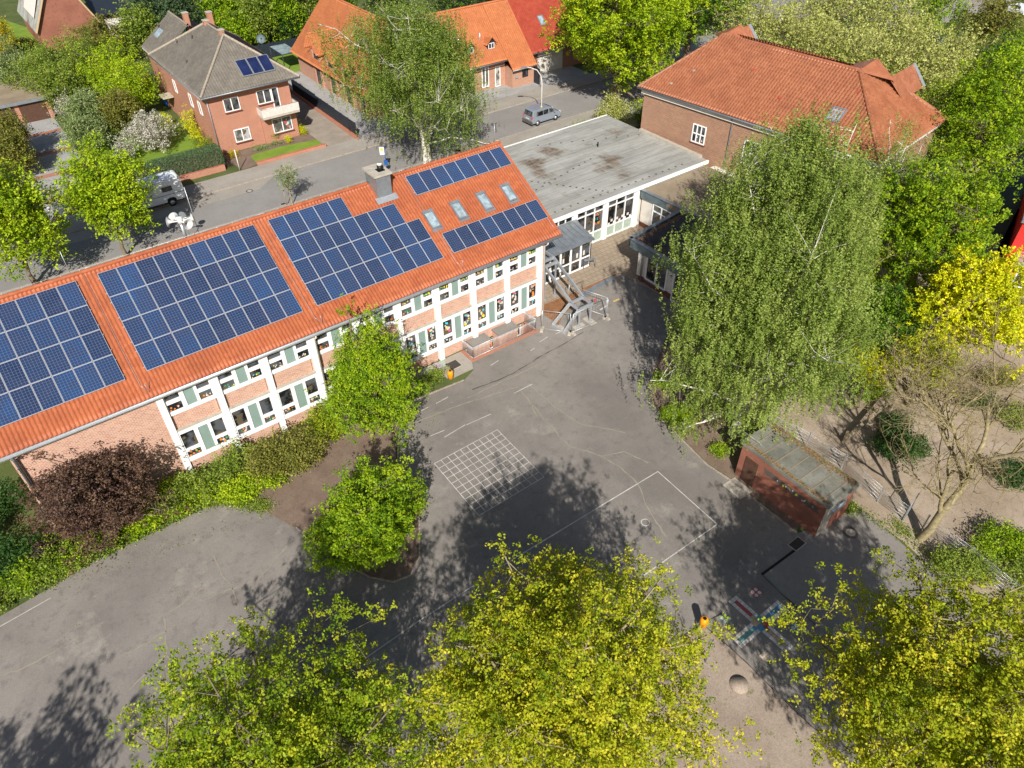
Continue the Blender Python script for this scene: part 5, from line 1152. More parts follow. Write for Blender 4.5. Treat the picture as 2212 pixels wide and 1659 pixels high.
# rod fence of the play area
fence_pts = [S(2540+.40687*x, 1250+.40687*y) for x, y in ((130, 470), (410, 620), (700, 800), (1000, 1075), (1210, 1230))]
def rodfence(pts, label, h=1.25):
    t = thing('rod_fence', label, 'fence', pts[0])
    for i in range(len(pts)-1):
        a, b = pts[i], pts[i+1]; mb = MB(); mb.bar(a, a+Vector((0, 0, h+.1)), .06, .06)
        for k in range(6): z = Vector((0, 0, .1+k*(h-.1)/5)); mb.tube([a+z, b+z], .009, 4)
        n = int((b-a).length/.06)
        for k in range(1, n): p = a.lerp(b, k/n); mb.tube([p+Vector((0, 0, .05)), p+Vector((0, 0, h))], .004, 3)
        mb.build('fence_panel', 'steel', t)
rodfence(fence_pts, 'grey rod fence running behind the terracotta shed')
rodfence([S(2540+.40687*x, 1250+.40687*y) for x, y in ((1400, 1330), (1720, 1570), (2060, 1850), (2500, 2180))], 'grey rod fence in front of the bare tree at the right edge')
g1, g2 = fence_pts[-1], S(2540+.40687*1360, 1250+.40687*1310); t = thing('rod_gate', 'open grey rod gate between the play area and the yard by the bare tree', 'gate', g1)
mb = MB(); z = Vector((0, 0, 1)); ge = g1+(g2-g1).normalized()*.1+Vector((1.3, .35, 0))
mb.tube([g1+z*.1, g1+z*1.3, ge+z*1.3, ge+z*.1, g1+z*.1], .028, 6); 
for k in range(12): p = g1.lerp(ge, k/12); mb.tube([p+z*.1, p+z*1.3], .006, 3)
mb.build('frame', 'steel', t); mb = MB(); mb.bar(g2, g2+z*1.4, .08, .08); mb.bar(g1, g1+z*1.4, .08, .08); mb.build('gate_post', 'steel', t)

# ================================================================ VEHICLES
def vehicle(name, label, cat, loc, rz, paint, L, W, H, prof, glassz, wheels, wr, extra=None):
    """prof: side outline (x, z) going round; body tapers above the belt line glassz[0]"""
    t = thing(name, label, cat, loc, None, 0); zb, tp = glassz
    ro = Matrix.Rotation(rz, 4, 'Z'); T = Matrix.Translation(Vector(loc))@ro
    F = (Vector(loc), (ro@Vector((1, 0, 0, 0))).to_3d(), (ro@Vector((0, 1, 0, 0))).to_3d())
    def hw(z): return W/2-(max(0, z-zb)*tp)
    def rnd(pts):
        out = []; n = len(pts)
        for i in range(n):
            p, q, r_ = Vector(pts[i-1]), Vector(pts[i]), Vector(pts[(i+1) % n]); k = min(.12, (p-q).length*.3, (r_-q).length*.3)
            a = q+(p-q).normalized()*k; b = q+(r_-q).normalized()*k; out += [a, (a+b)/4+q/2, b]
        return out
    pr = rnd(prof); n = len(pr); mb = MB(F)
    rows = [(.97, 1.0), (1.0, .93), ]
    cx_, cz_ = sum(p[0] for p in pr)/n, sum(p[1] for p in pr)/n
    rings = []
    for f, s_ in ((-1, .965), (-.96, .993), (-.9, 1.0), (.9, 1.0), (.96, .993), (1, .965)):
        rings.append([(cx_+(p[0]-cx_)*s_, f*hw(p[1]), cz_+(p[1]-cz_)*s_) for p in pr])
    vs = [v for r_ in rings for v in r_]; fs = []
    for k in range(len(rings)-1):
        for i in range(n): j = (i+1) % n; fs.append((k*n+i, k*n+j, (k+1)*n+j, (k+1)*n+i))
    fs += [tuple(range(n)), tuple(range((len(rings)-1)*n+n-1, (len(rings)-1)*n-1, -1))]
    mb.faces(vs, fs, False); mb.build('body', paint, t)
    def side(name, pts, mat, e=.006):
        for s_ in (-1, 1):
            m2 = MB(F); m2.face([(x, s_*(hw(z)+e), z) for x, z in pts]); m2.build(name, mat, t)
    for x in wheels:
        for s_ in (-1, 1):
            m2 = MB(F); m2.tube([(x, s_*(W/2-.2), wr), (x, s_*(W/2-.2)+s_*.215, wr)], wr, 20); w_ = m2.build('wheel', 'rubber', t)
            m2 = MB(F); m2.tube([(x, s_*(W/2), wr), (x, s_*(W/2)+s_*.022, wr)], wr*.62, 14); 
            m2.build('rim', 'steel', w_)
    return t, F, hw, side
# silver van
vl = Vector((24.6, 30.6, .02))
prof = [(-2.15, .35), (-2.2, .75), (-2.12, 1.1), (-1.95, 1.75), (-1.6, 1.86), (.45, 1.82), (.85, 1.66), (1.45, 1.12), (2.1, .95), (2.24, .55), (2.2, .3)]
t, F, hw, side = vehicle('parked_van', 'silver blue compact van parked at the curb beside the street lamp', 'van', vl, 0.02, 'carpaint', 4.4, 1.8, 1.85, prof, (1.0, .16), (-1.35, 1.4), .32)
side('side_window', [(-1.55, 1.12), (-.55, 1.12), (-.55, 1.6), (-1.45, 1.6)], 'glass'); side('side_window', [(-.47, 1.12), (.25, 1.12), (.25, 1.6), (-.47, 1.6)], 'glass'); side('side_window', [(.4, 1.12), (1.25, 1.15), (.82, 1.55), (.4, 1.6)], 'glass')
mb = MB(F); mb.face([(-2.075, -.72, 1.2), (-1.965, -.66, 1.68), (-1.965, .66, 1.68), (-2.075, .72, 1.2)]); mb.face([(-2.12, -.72, 1.15), (-2.0, -.66, 1.68), (-2.0, .66, 1.68), (-2.12, .72, 1.15)]); mb.build('rear_window', 'glass', t)
mb = MB(F); mb.face([(1.44, -.75, 1.16), (1.44, .75, 1.16), (.87, .66, 1.68), (.87, -.66, 1.68)]); mb.build('windscreen', 'glass', t)
mb = MB(F); mb.box(-2.26, -2.05, -.88, .88, .3, .62); mb.box(2.1, 2.27, -.85, .85, .3, .58); mb.build('bumper', 'iron', t)
for s_ in (-1, 1):
    mb = MB(F); mb.box(-2.2, -2.05, s_*.8-.08, s_*.8+.08, .85, 1.2); mb.build('tail_lamp', 'p_red', t); mb = MB(F); mb.box(2.05, 2.18, s_*.7-.15, s_*.7+.15, .75, .95); mb.build('headlight', 'p_white', t)
    mb = MB(F); mb.box(1.0, 1.15, s_*1.0-.1, s_*1.0+.1, 1.1, 1.28); mb.build('wing_mirror', 'carpaint', t)
mb = MB(F); mb.box(-2.24, -2.2, -.28, .28, .78, .9); mb.build('number_plate', 'p_white', t)
# motorhome
ml = Vector((-19.3, 37.0, .03))
prof = [(-2.3, .55), (-3.45, .45), (-3.6, .9), (-3.3, 1.35), (-2.7, 1.75), (-2.2, 2.1), (-1.7, 2.68), (-1.2, 2.86), (3.3, 2.86), (3.5, 2.75), (3.55, .75), (2.6, .45)]
prof = [(-3.6, .5), (-3.65, 1.0), (-2.95, 1.35), (-2.5, 1.95), (-1.9, 2.52), (-1.5, 2.66), (3.3, 2.66), (3.5, 2.56), (3.58, .95), (3.45, .45)]
t, F, hw, side = vehicle('motorhome', 'white motorhome parked at the hedge, half hidden by the street maple', 'motorhome', ml, 0, 'rv', 7.2, 2.2, 2.86, prof, (2.1, .35), (-2.6, 2.15), .36)
side('side_window', [(1.55, 1.55), (2.5, 1.55), (2.5, 2.02), (1.55, 2.02)], 'glass'); side('side_window', [(-1.1, 1.6), (-.1, 1.6), (-.1, 2.02), (-1.1, 2.02)], 'glass'); side('cab_window', [(-2.7, 1.3), (-1.8, 1.3), (-1.8, 1.85), (-2.35, 1.85)], 'glass')
side('trim_line', [(-.9, 1.2), (3.5, 1.2), (3.5, 1.235), (-.9, 1.235)], 'black'); side('wheel_arch', [(1.68, .45), (2.62, .45), (2.56, .75), (2.38, .88), (1.92, .88), (1.74, .75)], 'black')
mb = MB(F); mb.box(1.4, 1.85, -.25, .2, 2.66, 2.74); mb.build('roof_hatch', 'skyglass', t); mb = MB(F); mb.box(-.9, -.3, -.3, .3, 2.66, 2.76); mb.build('roof_hatch', 'skyglass', t)
mb = MB(F); mb.tube([(-.6, .6, 2.71), (1.0, .75, 2.74)], .03, 5); mb.build('antenna', 'iron', t); mb = MB(F); mb.box(3.55, 3.6, .75, 1.0, .75, 1.0); mb.build('tail_lamp', 'p_red', t)
# parked cars far behind the willow row
carprof = [(-2.1, .3), (-2.15, .8), (-1.8, 1.0), (-1.3, 1.42), (.3, 1.45), (.9, 1.02), (2.0, .85), (2.15, .45), (2.1, .28)]
for k, (x, y, rz, pt, lab) in enumerate(((2432, 22, .9, 'navy', 'dark blue car glimpsed at the top behind the pale willows'), (2772, 40, .6, 'black', 'black car between the crowns at the top right'), (3135, 148, 1.2, 'rv', 'white car glimpsed through the pale willow row'), (3410, 45, 1.3, 'rv', 'white car in the top right corner'))):
    p = S(x, y); t, F, hw, side = vehicle('parked_car', lab, 'car', Vector((p.x, p.y, .03)), rz, pt, 4.3, 1.75, 1.45, carprof, (.9, .3), (-1.3, 1.35), .31)
    t['group'] = 'cars parked beyond the willows'
    side('side_window', [(-1.2, .98), (.6, .98), (.25, 1.35), (-1.1, 1.35)], 'glass'); mb = MB(F); mb.face([(.95, -.6, 1.03), (.95, .6, 1.03), (.38, .5, 1.43), (.38, -.5, 1.43)]); mb.build('windscreen', 'glass', t)

# ================================================================ PLAY AREA THINGS
t = thing('wooden_seesaw', 'long weathered wooden beam on two posts in the sandy play area', 'play equipment', (0, 0, 0)); a, b = S(2540+.40687*715, 1250+.40687*590), S(2540+.40687*1110, 1250+.40687*300)
mb = MB(); mb.bar(a+Vector((0, 0, .3)), b+Vector((0, 0, 1.2)), .22, .16); mb.build('beam', 'wood', t); mb = MB(); mb.bar(a, a+Vector((0, 0, 1.1)), .12, .12); mb.bar(b, b+Vector((0, 0, 2.0)), .12, .12); mb.build('post', 'wood', t)
t = thing('plank_bridge', 'wooden frame with hanging plank bridge under the yellow tree', 'play equipment', (0, 0, 0))
c_ = S(3130, 1390)
for dx, dy in ((0, 0), (2.2, .3), (.4, 2.0), (2.6, 2.2)): mb = MB(); mb.bar(c_+Vector((dx, dy, 0)), c_+Vector((dx, dy, 2.0)), .13, .13); mb.build('post', 'wood', t)
mb = MB()
for k in range(9): mb.bar(c_+Vector((.2+k*.27, .2, .75)), c_+Vector((.5+k*.27, 2.1, .75)), .2, .05)
mb.build('plank', 'wood', t); mb = MB(); mb.tube([c_+Vector((0, 0, 1.9)), c_+Vector((2.2, .3, 1.9)), c_+Vector((2.6, 2.2, 1.9)), c_+Vector((.4, 2.0, 1.9)), c_+Vector((0, 0, 1.9))], .05, 6); mb.build('rail', 'wood', t)
def table(p, rz, label):
    t = thing('picnic_bench', label, 'bench', p, 'picnic benches in the play area'); F = (p, Vector((math.cos(rz), math.sin(rz), 0)), Vector((-math.sin(rz), math.cos(rz), 0)))
    mb = MB(F); [mb.box(-.9, .9, -.36+k*.15, -.23+k*.15, .70, .74) for k in range(5)]; mb.build('table_top', 'wood', t)
    for s_ in (-1, 1): mb = MB(F); mb.box(-.9, .9, s_*.72-.13, s_*.72+.13, .42, .46); mb.build('seat', 'wood', t)
    for x in (-.65, .65): mb = MB(F); mb.bar((x, -.75, .0), (x, -.2, .7), .08, .06); mb.bar((x, .75, 0), (x, .2, .7), .08, .06); mb.bar((x, -.75, .4), (x, .75, .4), .08, .05); mb.build('leg', 'wood', t)
table(S(3090, 1320), .6, 'weathered picnic bench half covered by the yellow foliage'); table(S(3175, 1330), .7, 'weathered picnic bench standing right of another in the play area')
for k, (x, y, r_, lab) in enumerate(((3430, 1122, .42, 'black tyre lying on the sand at the right edge'), (3392, 1097, .36, 'black tyre lying half under the yellow tree'))):
    p = S(x, y); t = thing('old_tyre', lab, 'tyre', p, 'tyres lying in the play area'); mb = MB(); n = 24
    for ring in range(n):
        a0, a1 = 2*math.pi*ring/n, 2*math.pi*(ring+1)/n
        for q in range(8):
            b0_, b1_ = 2*math.pi*q/8, 2*math.pi*(q+1)/8; f = lambda a, b: (p.x+math.cos(a)*(r_+.13*math.cos(b)), p.y+math.sin(a)*(r_+.13*math.cos(b)), .12+.11*math.sin(b))
            mb.face([f(a0, b0_), f(a1, b0_), f(a1, b1_), f(a0, b1_)], True)
    mb.build('tyre', 'rubber', t)
p = S(3375, 1165); t = thing('blue_sign_board', 'small violet blue board on a pole in the sand', 'sign', p); mb = MB(); mb.tube([p, p+Vector((0, 0, 2.2))], .03, 6); mb.build('pole', 'steel', t); mb = MB((p, Vector((.8, -.6, 0)), Vector((-.6, -.8, 0)))); mb.box(-.3, .3, 0, .03, .6, 1.1); mb.build('board', 'p_blue', t)
p = S(3245, 850); t = thing('yellow_play_dome', 'yellow play dome glimpsed through the green tree near the red building', 'play equipment', p)
bm_ = bmesh.new(); bmesh.ops.create_icosphere(bm_, subdivisions=2, radius=.95); me = bpy.data.meshes.new('dome'); bmesh.ops.delete(bm_, geom=[f for i, f in enumerate(bm_.faces) if i % 7 == 0 and f.calc_center_median().z > -.2], context='FACES_ONLY'); bm_.to_mesh(me); bm_.free()
o = bpy.data.objects.new('dome', me); col.objects.link(o); o.parent = t; o.location = (0, 0, .8+1.6); me.materials.append(M['yellow']); mb = MB(); mb.tube([p, p+Vector((0, 0, 1.7))], .12, 8); mb.build('post', 'wood', t)
# grey box frames by the dark block
p = S(3262, 900); t = thing('metal_gate', 'grey mesh gate in front of the nearly black low block', 'gate', p); mb = MB(); F = (p, Vector((.86, -.5, 0)), Vector((-.5, -.86, 0)))
mb = MB(F); 
for a, b in (((-.1, 0, 0), (-.1, 0, 1.8)), ((2.6, 0, 0), (2.6, 0, 1.8)), ((-.1, 0, 1.75), (2.6, 0, 1.75)), ((-.1, 0, .15), (2.6, 0, .15)), ((1.2, 0, 0), (1.2, 0, 1.8))): mb.bar(mb.P(a), mb.P(b), .06, .06) if False else None
m2 = MB()
for a, b in (((-.1, 0, 0), (-.1, 0, 1.8)), ((2.6, 0, 0), (2.6, 0, 1.8)), ((-.1, 0, 1.75), (2.6, 0, 1.75)), ((-.1, 0, .15), (2.6, 0, .15)), ((1.2, 0, 0), (1.2, 0, 1.8))): m2.bar(mb.P(a), mb.P(b), .06, .06)
for k in range(26): m2.tube([mb.P((-.1+k*.105, 0, .15)), mb.P((-.1+k*.105, 0, 1.75))], .008, 3)
m2.build('frame', 'steel', t)
# ================================================================ VEGETATION
LM = dict(
 maple=leafmat('maple_leaves', (.075, .14, .005), (.20, .28, .009), (.40, .41, .02)),
 maple_y=leafmat('young_maple_leaves', (.10, .16, .005), (.29, .325, .009), (.50, .45, .028)),
 fresh=leafmat('fresh_green_leaves', (.07, .15, .005), (.19, .30, .008), (.34, .42, .015)),
 linden=leafmat('linden_leaves', (.11, .20, .005), (.27, .38, .010), (.44, .50, .02)),
 lindend=leafmat('dark_linden_leaves', (.035, .09, .005), (.09, .18, .010), (.17, .28, .015)),
 birch=leafmat('birch_leaves', (.12, .18, .028), (.21, .28, .052), (.33, .39, .10), .40),
 birchd=leafmat('street_birch_leaves', (.07, .12, .014), (.16, .23, .032), (.27, .33, .075), .34),
 willow=leafmat('pale_leaves', (.20, .23, .04), (.36, .38, .10), (.50, .50, .19)),
 yellow=leafmat('golden_leaves', (.32, .38, .006), (.58, .60, .008), (.80, .74, .015), .3, 1.05),
 gold=leafmat('golden_conifer', (.22, .18, .012), (.42, .34, .015), (.58, .46, .025)),
 garden=leafmat('garden_leaves', (.08, .13, .015), (.18, .25, .03), (.30, .35, .06)),
 dark=leafmat('dark_shrub_leaves', (.015, .05, .010), (.035, .09, .016), (.08, .15, .03)),
 conifer=leafmat('conifer_needles', (.02, .045, .02), (.04, .075, .03), (.08, .11, .045), .1),
 copper=leafmat('copper_leaves', (.045, .026, .02), (.09, .05, .036), (.16, .10, .055), .22),
 purple=leafmat('purple_leaves', (.03, .012, .02), (.055, .022, .032), (.09, .04, .05), .2),
 olive=leafmat('olive_shrub_leaves', (.08, .09, .015), (.17, .18, .03), (.28, .25, .06)),
 hedge=leafmat('hedge_leaves', (.035, .07, .028), (.07, .12, .05), (.14, .20, .09), .2),
 blossom=leafmat('blossom', (.12, .17, .04), (.52, .50, .42), (.74, .68, .64), .3, 1.1),
 sage=leafmat('sage_leaves', (.11, .16, .05), (.20, .26, .09), (.32, .37, .16)),
)
def leafmesh(name, C, size, mat, parent, rg, tone, flat=.7, aspect=.62):
    n = len(C); nr = rg.normal(size=(n, 3)); nr[:, 2] = np.abs(nr[:, 2])+flat; nr /= np.linalg.norm(nr, axis=1)[:, None]
    t = rg.normal(size=(n, 3)); a = np.cross(nr, t); a /= np.linalg.norm(a, axis=1)[:, None]; b = np.cross(nr, a)
    s = (size*rg.uniform(.6, 1.25, n))[:, None]; a *= s*.5; b *= s*.5*aspect
    bend = nr*s*.12
    V = np.stack([C-a, C-b+bend, C+a, C+b+bend], 1).reshape(-1, 3)
    F = np.arange(4*n).reshape(n, 4)
    off = np.array(wloc(parent)) if parent else 0
    o = npmesh(name, V-off, F, LM[mat], parent, tone); return o
def tubes_np(segs, n=5):
    """segs: list of (pts Nx3, radii) -> verts, quads"""
    V, F = [], []; base = 0; ang = np.arange(n)*2*np.pi/n
    for pts, rad in segs:
        pts = np.asarray(pts, float); rad = np.asarray(rad, float); d = np.gradient(pts, axis=0); d /= np.linalg.norm(d, axis=1)[:, None]+1e-9
        ref = np.where(np.abs(d[:, 2:3]) > .9, np.array([[1., 0, 0]]), np.array([[0, 0, 1.]])); x = np.cross(d, ref); x /= np.linalg.norm(x, axis=1)[:, None]+1e-9; y = np.cross(d, x)
        ring = pts[:, None]+(x[:, None]*np.cos(ang)[None, :, None]+y[:, None]*np.sin(ang)[None, :, None])*rad[:, None, None]
        V.append(ring.reshape(-1, 3)); k = len(pts); i = np.arange(n*(k-1)).reshape(k-1, n); j = np.roll(i, -1, 1)
        F.append(base+np.stack([i, j, j+n, i+n], -1).reshape(-1, 4)); base += n*k
    return np.concatenate(V), np.concatenate(F)
def crown_pts(rg, K, c, r, lob=.28, shell=.42, nl=9, zb=0):
    d = rg.normal(size=(K, 3)); d /= np.linalg.norm(d, axis=1)[:, None]
    L = rg.normal(size=(nl, 3)); L /= np.linalg.norm(L, axis=1)[:, None]; w = rg.uniform(.5, 1, nl)
    bumps = (np.clip(d@L.T, 0, 1)**(5 if lob < .44 else 8)*w).max(1)
    rad = rg.uniform(0, 1, K)**shell*(1-lob+lob*1.35*bumps)
    sp = rg.uniform(0, 1, K) < .10; rad = np.where(sp, rad*0+rg.uniform(1.0, 1.22, K)*(1-lob+lob*1.35*bumps), rad)
    P = d*rad[:, None]*np.array(r)
    if zb: P[:, :2] *= (1-zb*(P[:, 2:3]/r[2]))
    return P+np.array(c), rad
def tree(name, label, loc, H, cr, cb, mat, bark='bark', seed=0, K=260, n=110, size=.16, sig=.42, trunk=.22, lean=(0, 0), tufts=12, tsig=.09, group=None, cat='tree', lob=.28, droop=0, shell=.42, zb=.12, twig=1, flat=.7, asp=.62, trunks=1, mix_y=None, limbs=12, cry=None, lr=.62):
    rg = np.random.default_rng(seed); loc = Vector((loc[0], loc[1], 0)); t = thing(name, label, cat, loc, group); base = np.array(loc)
    rz = (H-cb)/2; c = base+np.array([lean[0], lean[1], cb+rz]); C, rad = crown_pts(rg, K, c, (cr, cry or cr, rz), lob, shell, 9 if lob < .44 else 16, zb)
    # skeleton
    segs = []; limbpts = []
    for tk in range(trunks):
        a0 = 2*math.pi*tk/max(trunks, 1)+.5; o_ = np.array([math.cos(a0), math.sin(a0), 0])*(.35 if trunks > 1 else 0)
        k = 9; zz = np.linspace(0, cb+rz*1.45, k); tp = base[None]+o_*(1+zz[:, None]/H*2)+np.stack([lean[0]*(zz/(cb+rz))**1.3, lean[1]*(zz/(cb+rz))**1.3, zz], 1)
        tp[1:-1, :2] += rg.normal(size=(k-2, 2))*trunk*.35; tr = trunk*(1-zz/(cb+rz*1.45))**.8+.02; tr[0] *= 1.35; segs.append((tp, tr)); limbpts.append((tp, tr))
    order = np.argsort(-rad); far = C[order[:max(limbs*4, 12)]]; sel = [far[0]]
    while len(sel) < min(limbs, len(far)):
        dd = np.min(np.linalg.norm(far[:, None]-np.array(sel)[None], axis=2), axis=1); sel.append(far[dd.argmax()])
    for e in sel:
        tp, tr = limbpts[rg.integers(0, trunks)]; f = np.clip((e[2]-cb)/(H-cb)*.75, .05, .8)*.8+rg.uniform(-.05, .1); zt = cb*.75+(cb+rz*1.4-cb*.75)*f*.8
        i = np.interp(zt-base[2], tp[:, 2]-base[2], np.arange(len(tp))); s0 = np.array([np.interp(i, np.arange(len(tp)), tp[:, q]) for q in range(3)]); r0 = np.interp(i, np.arange(len(tp)), tr)*lr
        u = np.linspace(0, 1, 7)[:, None]; mid = (s0+e)/2+np.array([0, 0, np.linalg.norm(e-s0)*.14]); p = (1-u)**2*s0+2*u*(1-u)*mid+u**2*e; p[1:-1] += rg.normal(size=(5, 3))*.12
        segs.append((p, np.linspace(r0, .018, 7))); limbpts.append((p, np.linspace(r0, .018, 7)))
    allp = np.concatenate([p[a_:-1]*(1-f_)+p[a_+1:]*f_ for q_, (p, _) in enumerate(limbpts) for a_, f_ in [((4 if q_ < trunks else 1), .25), ((4 if q_ < trunks else 1), .75)]])
    V, F = tubes_np(segs, 7)
    if twig:
        tw = []
        for cc in C[:int(K*twig)]:
            dv = np.linalg.norm(allp-cc, axis=1)+np.maximum(0, allp[:, 2]-cc[2])*1.5+rg.uniform(0, 1.3, len(allp)); s0 = allp[dv.argmin()]; m_ = (s0+cc)/2+rg.normal(size=3)*.15; tw.append((np.array([s0, m_, cc]), [.032*lr/.62, .018*lr/.62, .007]))
        V2, F2 = tubes_np(tw, 3); F = np.concatenate([F, F2+len(V)]); V = np.concatenate([V, V2])
    npmesh('trunk', V-base, F, bark, t, None, True)
    # foliage: clusters > tufts > leaves
    per = max(1, n//tufts); T = K*tufts
    cen = np.repeat(C, tufts, 0)+rg.normal(size=(T, 3))*sig*np.array([1, 1, .75])
    if droop:
        dz = rg.exponential(droop, T); cen[:, 2] -= dz
    lv = np.repeat(cen, per, 0)+rg.normal(size=(T*per, 3))*tsig*(np.array([.6, .6, 2.7]) if droop else 1)
    tone = np.clip(np.repeat(rg.uniform(.25, .75, K), tufts*per)+np.repeat(rg.normal(0, .16, T), per)+rg.normal(0, .08, T*per), 0, 1)
    keep = lv[:, 2] > base[2]+.05; lv = lv[keep]; tone = tone[keep]
    leafmesh('crown', lv, size, mat, t, rg, tone, flat, asp); return t
ex_, ey_ = [q[0] for q in yl[2:9]], [q[1] for q in yl[2:9]]
def edge_y(x): return float(np.interp(x, ex_, ey_))
def shrub(name, label, pts, mat, seed=0, size=.1, dens=1.0, group=None, cat='shrub', bark='bark', sig=.16):
    """pts: list of (x, y, radius x, radius y, height) lobes forming one bush"""
    rg = np.random.default_rng(seed); p0 = pts[0]; loc = Vector((p0[0], p0[1], 0)); t = thing(name, label, cat, loc, group); Cs = []; segs = []
    for x, y, rx, ry, h in pts:
        if 61 <= seed <= 64 or 68 <= seed <= 76 and seed not in (71, 72, 73, 74): y = max(y, edge_y(x)+ry*.9)
        K = max(10, int(30*rx*ry*dens/.5)); C, _ = crown_pts(rg, K, (x, y, h*.5), (rx, ry, h*.5), .25, .35, 7, 0); C = C[C[:, 2] > .02]; Cs.append(C)
        for q in range(6): e = C[rg.integers(0, len(C))]; segs.append((np.array([[x, y, 0], [(x+e[0])/2, (y+e[1])/2, e[2]*.6], e]), [.04, .025, .01]))
    C = np.concatenate(Cs); K = len(C); per = 26
    lv = np.repeat(C, per, 0)+rg.normal(size=(K*per, 3))*sig; tone = np.clip(np.repeat(rg.uniform(.2, .8, K), per)+rg.normal(0, .15, K*per), 0, 1); keep = lv[:, 2] > .02
    V, F = tubes_np(segs, 4); npmesh('stems', V-np.array(loc), F, bark, t)
    leafmesh('foliage', lv[keep], size, mat, t, rg, tone[keep], .5); return t

G = 'large maples in the foreground'
tree('maple_tree', 'large yellow green maple at the bottom centre, its crown thin enough to show branches', (-21.0, -27.7), 13.6, 6.3, 4.2, 'maple_y', 'bark_pale', 11, 640, 200, .115, .37, .30, (0, .3), 12, .085, G, lob=.42, limbs=20, zb=.34, flat=.7)
tree('maple_tree', 'green maple at the bottom left with ragged branches reaching over the asphalt', (-30.3, -24.2), 12.9, 6.5, 2.4, 'maple', 'bark', 12, 640, 200, .115, .37, .22, (-.2, .3), 12, .085, G, lob=.5, limbs=22, flat=.7)
tree('maple_tree', 'dense golden green maple filling the bottom right corner', (-10.4, -36.9), 12.9, 6.4, 4.0, 'maple_y', 'bark_pale', 15, 700, 210, .115, .38, .30, (0, .2), 12, .085, G, lob=.34, limbs=18, flat=.7)
tree('maple_tree', 'tall maple standing just outside the left corner whose shade covers the asphalt', (-45.9, -24.4), 11.6, 4.9, 3.5, 'maple', 'bark', 14, 300, 100, .2, .45, .25, (0, 0), 10, .1, G, lob=.5)
# weeping birches
GB = 'birches around the school'
tree('birch_tree', 'very large weeping birch beside the terracotta shed', (2.0, -17.9), 20.8, 6.6, .6, 'birch', 'birch_bark', 21, 1150, 380, .125, .42, .30, (1.7, .7), 20, .085, GB, lob=.40, droop=.45, zb=.60, limbs=12, flat=.9, asp=.6, shell=.38, lr=.42, twig=.35)
tree('birch_tree', 'slender pale birch behind the large one, reaching over the link roof', (15.5, -9.6), 15.5, 4.2, 4.0, 'birch', 'birch_bark', 22, 330, 220, .14, .45, .18, (-.6, .8), 14, .10, GB, lob=.36, droop=.5, zb=.2, flat=.2, asp=.5, lr=.45, twig=.4)
tree('birch_tree', 'thin hanging birch in front of the right end of the hipped roof', (24.5, -11.8), 14.0, 3.4, 3.0, 'birch', 'birch_bark', 23, 200, 140, .13, .4, .15, (.5, 0), 12, .1, GB, lob=.4, droop=.6, flat=.2, asp=.5, trunks=2, lr=.5, twig=.4)
tree('birch_tree', 'twin stemmed white barked birch by the street in front of the orange roofed house', (7.2, 28.2), 19.5, 9.8, 3.2, 'birchd', 'birch_bark', 24, 760, 240, .165, .5, .24, (.2, .6), 16, .11, GB, lob=.50, droop=.9, zb=.05, flat=.6, asp=.5, trunks=2, shell=.5, limbs=18, lr=.45, twig=.6)
# right hand group
GR = 'leafy trees between the big birch and the red building'
p = at(2015, 500, 6.5); tree('leafy_tree', 'broad bright green tree standing behind the golden tree', (p.x, p.y), 12.5, 5.4, 1.2, 'fresh', 'bark', 31, 470, 160, .18, .45, .26, (0, 0), 10, .11, GR, lob=.45, zb=.15, flat=.4)
p = at(1925, 700, 3.5); tree('leafy_tree', 'darker green undergrowth tree in the shade right of the big birch', (p.x, p.y), 7.0, 2.6, .6, 'lindend', 'bark', 37, 170, 110, .16, .4, .16, (0, 0), 10, .1, GR, lob=.45)
p = at(2120, 265, 8); tree('leafy_tree', 'tall green tree right of the hipped roof, farther up than its neighbour', (p.x, p.y), 14.5, 5.6, 3.0, 'fresh', 'bark', 32, 400, 110, .21, .55, .26, (0, 0), 10, .13, GR, lob=.36)
p = at(2200, 150, 8); tree('leafy_tree', 'dark green crown at the right edge beyond the hipped roof', (p.x, p.y), 12.5, 5.2, 2.0, 'lindend', 'bark', 33, 260, 70, .25, .6, .24, (0, 0), 9, .14, GR, lob=.3)
tree('leafy_tree', 'small half bare tree between the big birch and the bright green tree', (17.6, -15.0), 9.0, 2.0, 3.5, 'maple', 'lichen', 34, 60, 18, .15, .35, .12, (0, 0), 4, .08, GR, lob=.4, limbs=10)
p = at(2105, 655, 5.8); tree('golden_tree', 'glowing yellow leaved tree in the sandy play area', (p.x, p.y), 9.2, 4.7, 2.4, 'yellow', 'bark', 35, 340, 200, .17, .40, .16, (0, 0), 10, .09, lob=.55, limbs=14, shell=.5, flat=.4, twig=.4)
p = at(2010, 775, 4.2); tree('golden_tree', 'thin yellow green tree just below the glowing yellow one', (p.x, p.y), 6.5, 3.3, 2.0, 'maple_y', 'bark', 38, 110, 90, .14, .36, .11, (0, 0), 8, .09, lob=.55, limbs=12, shell=.6)
tree('golden_tree', 'small low branch of yellow leaves left of the glowing tree', (10.6, -21.2), 4.8, 1.9, 2.4, 'yellow', 'bark', 36, 45, 80, .16, .36, .1, (0, .3), 10, .09, lob=.5, limbs=8)
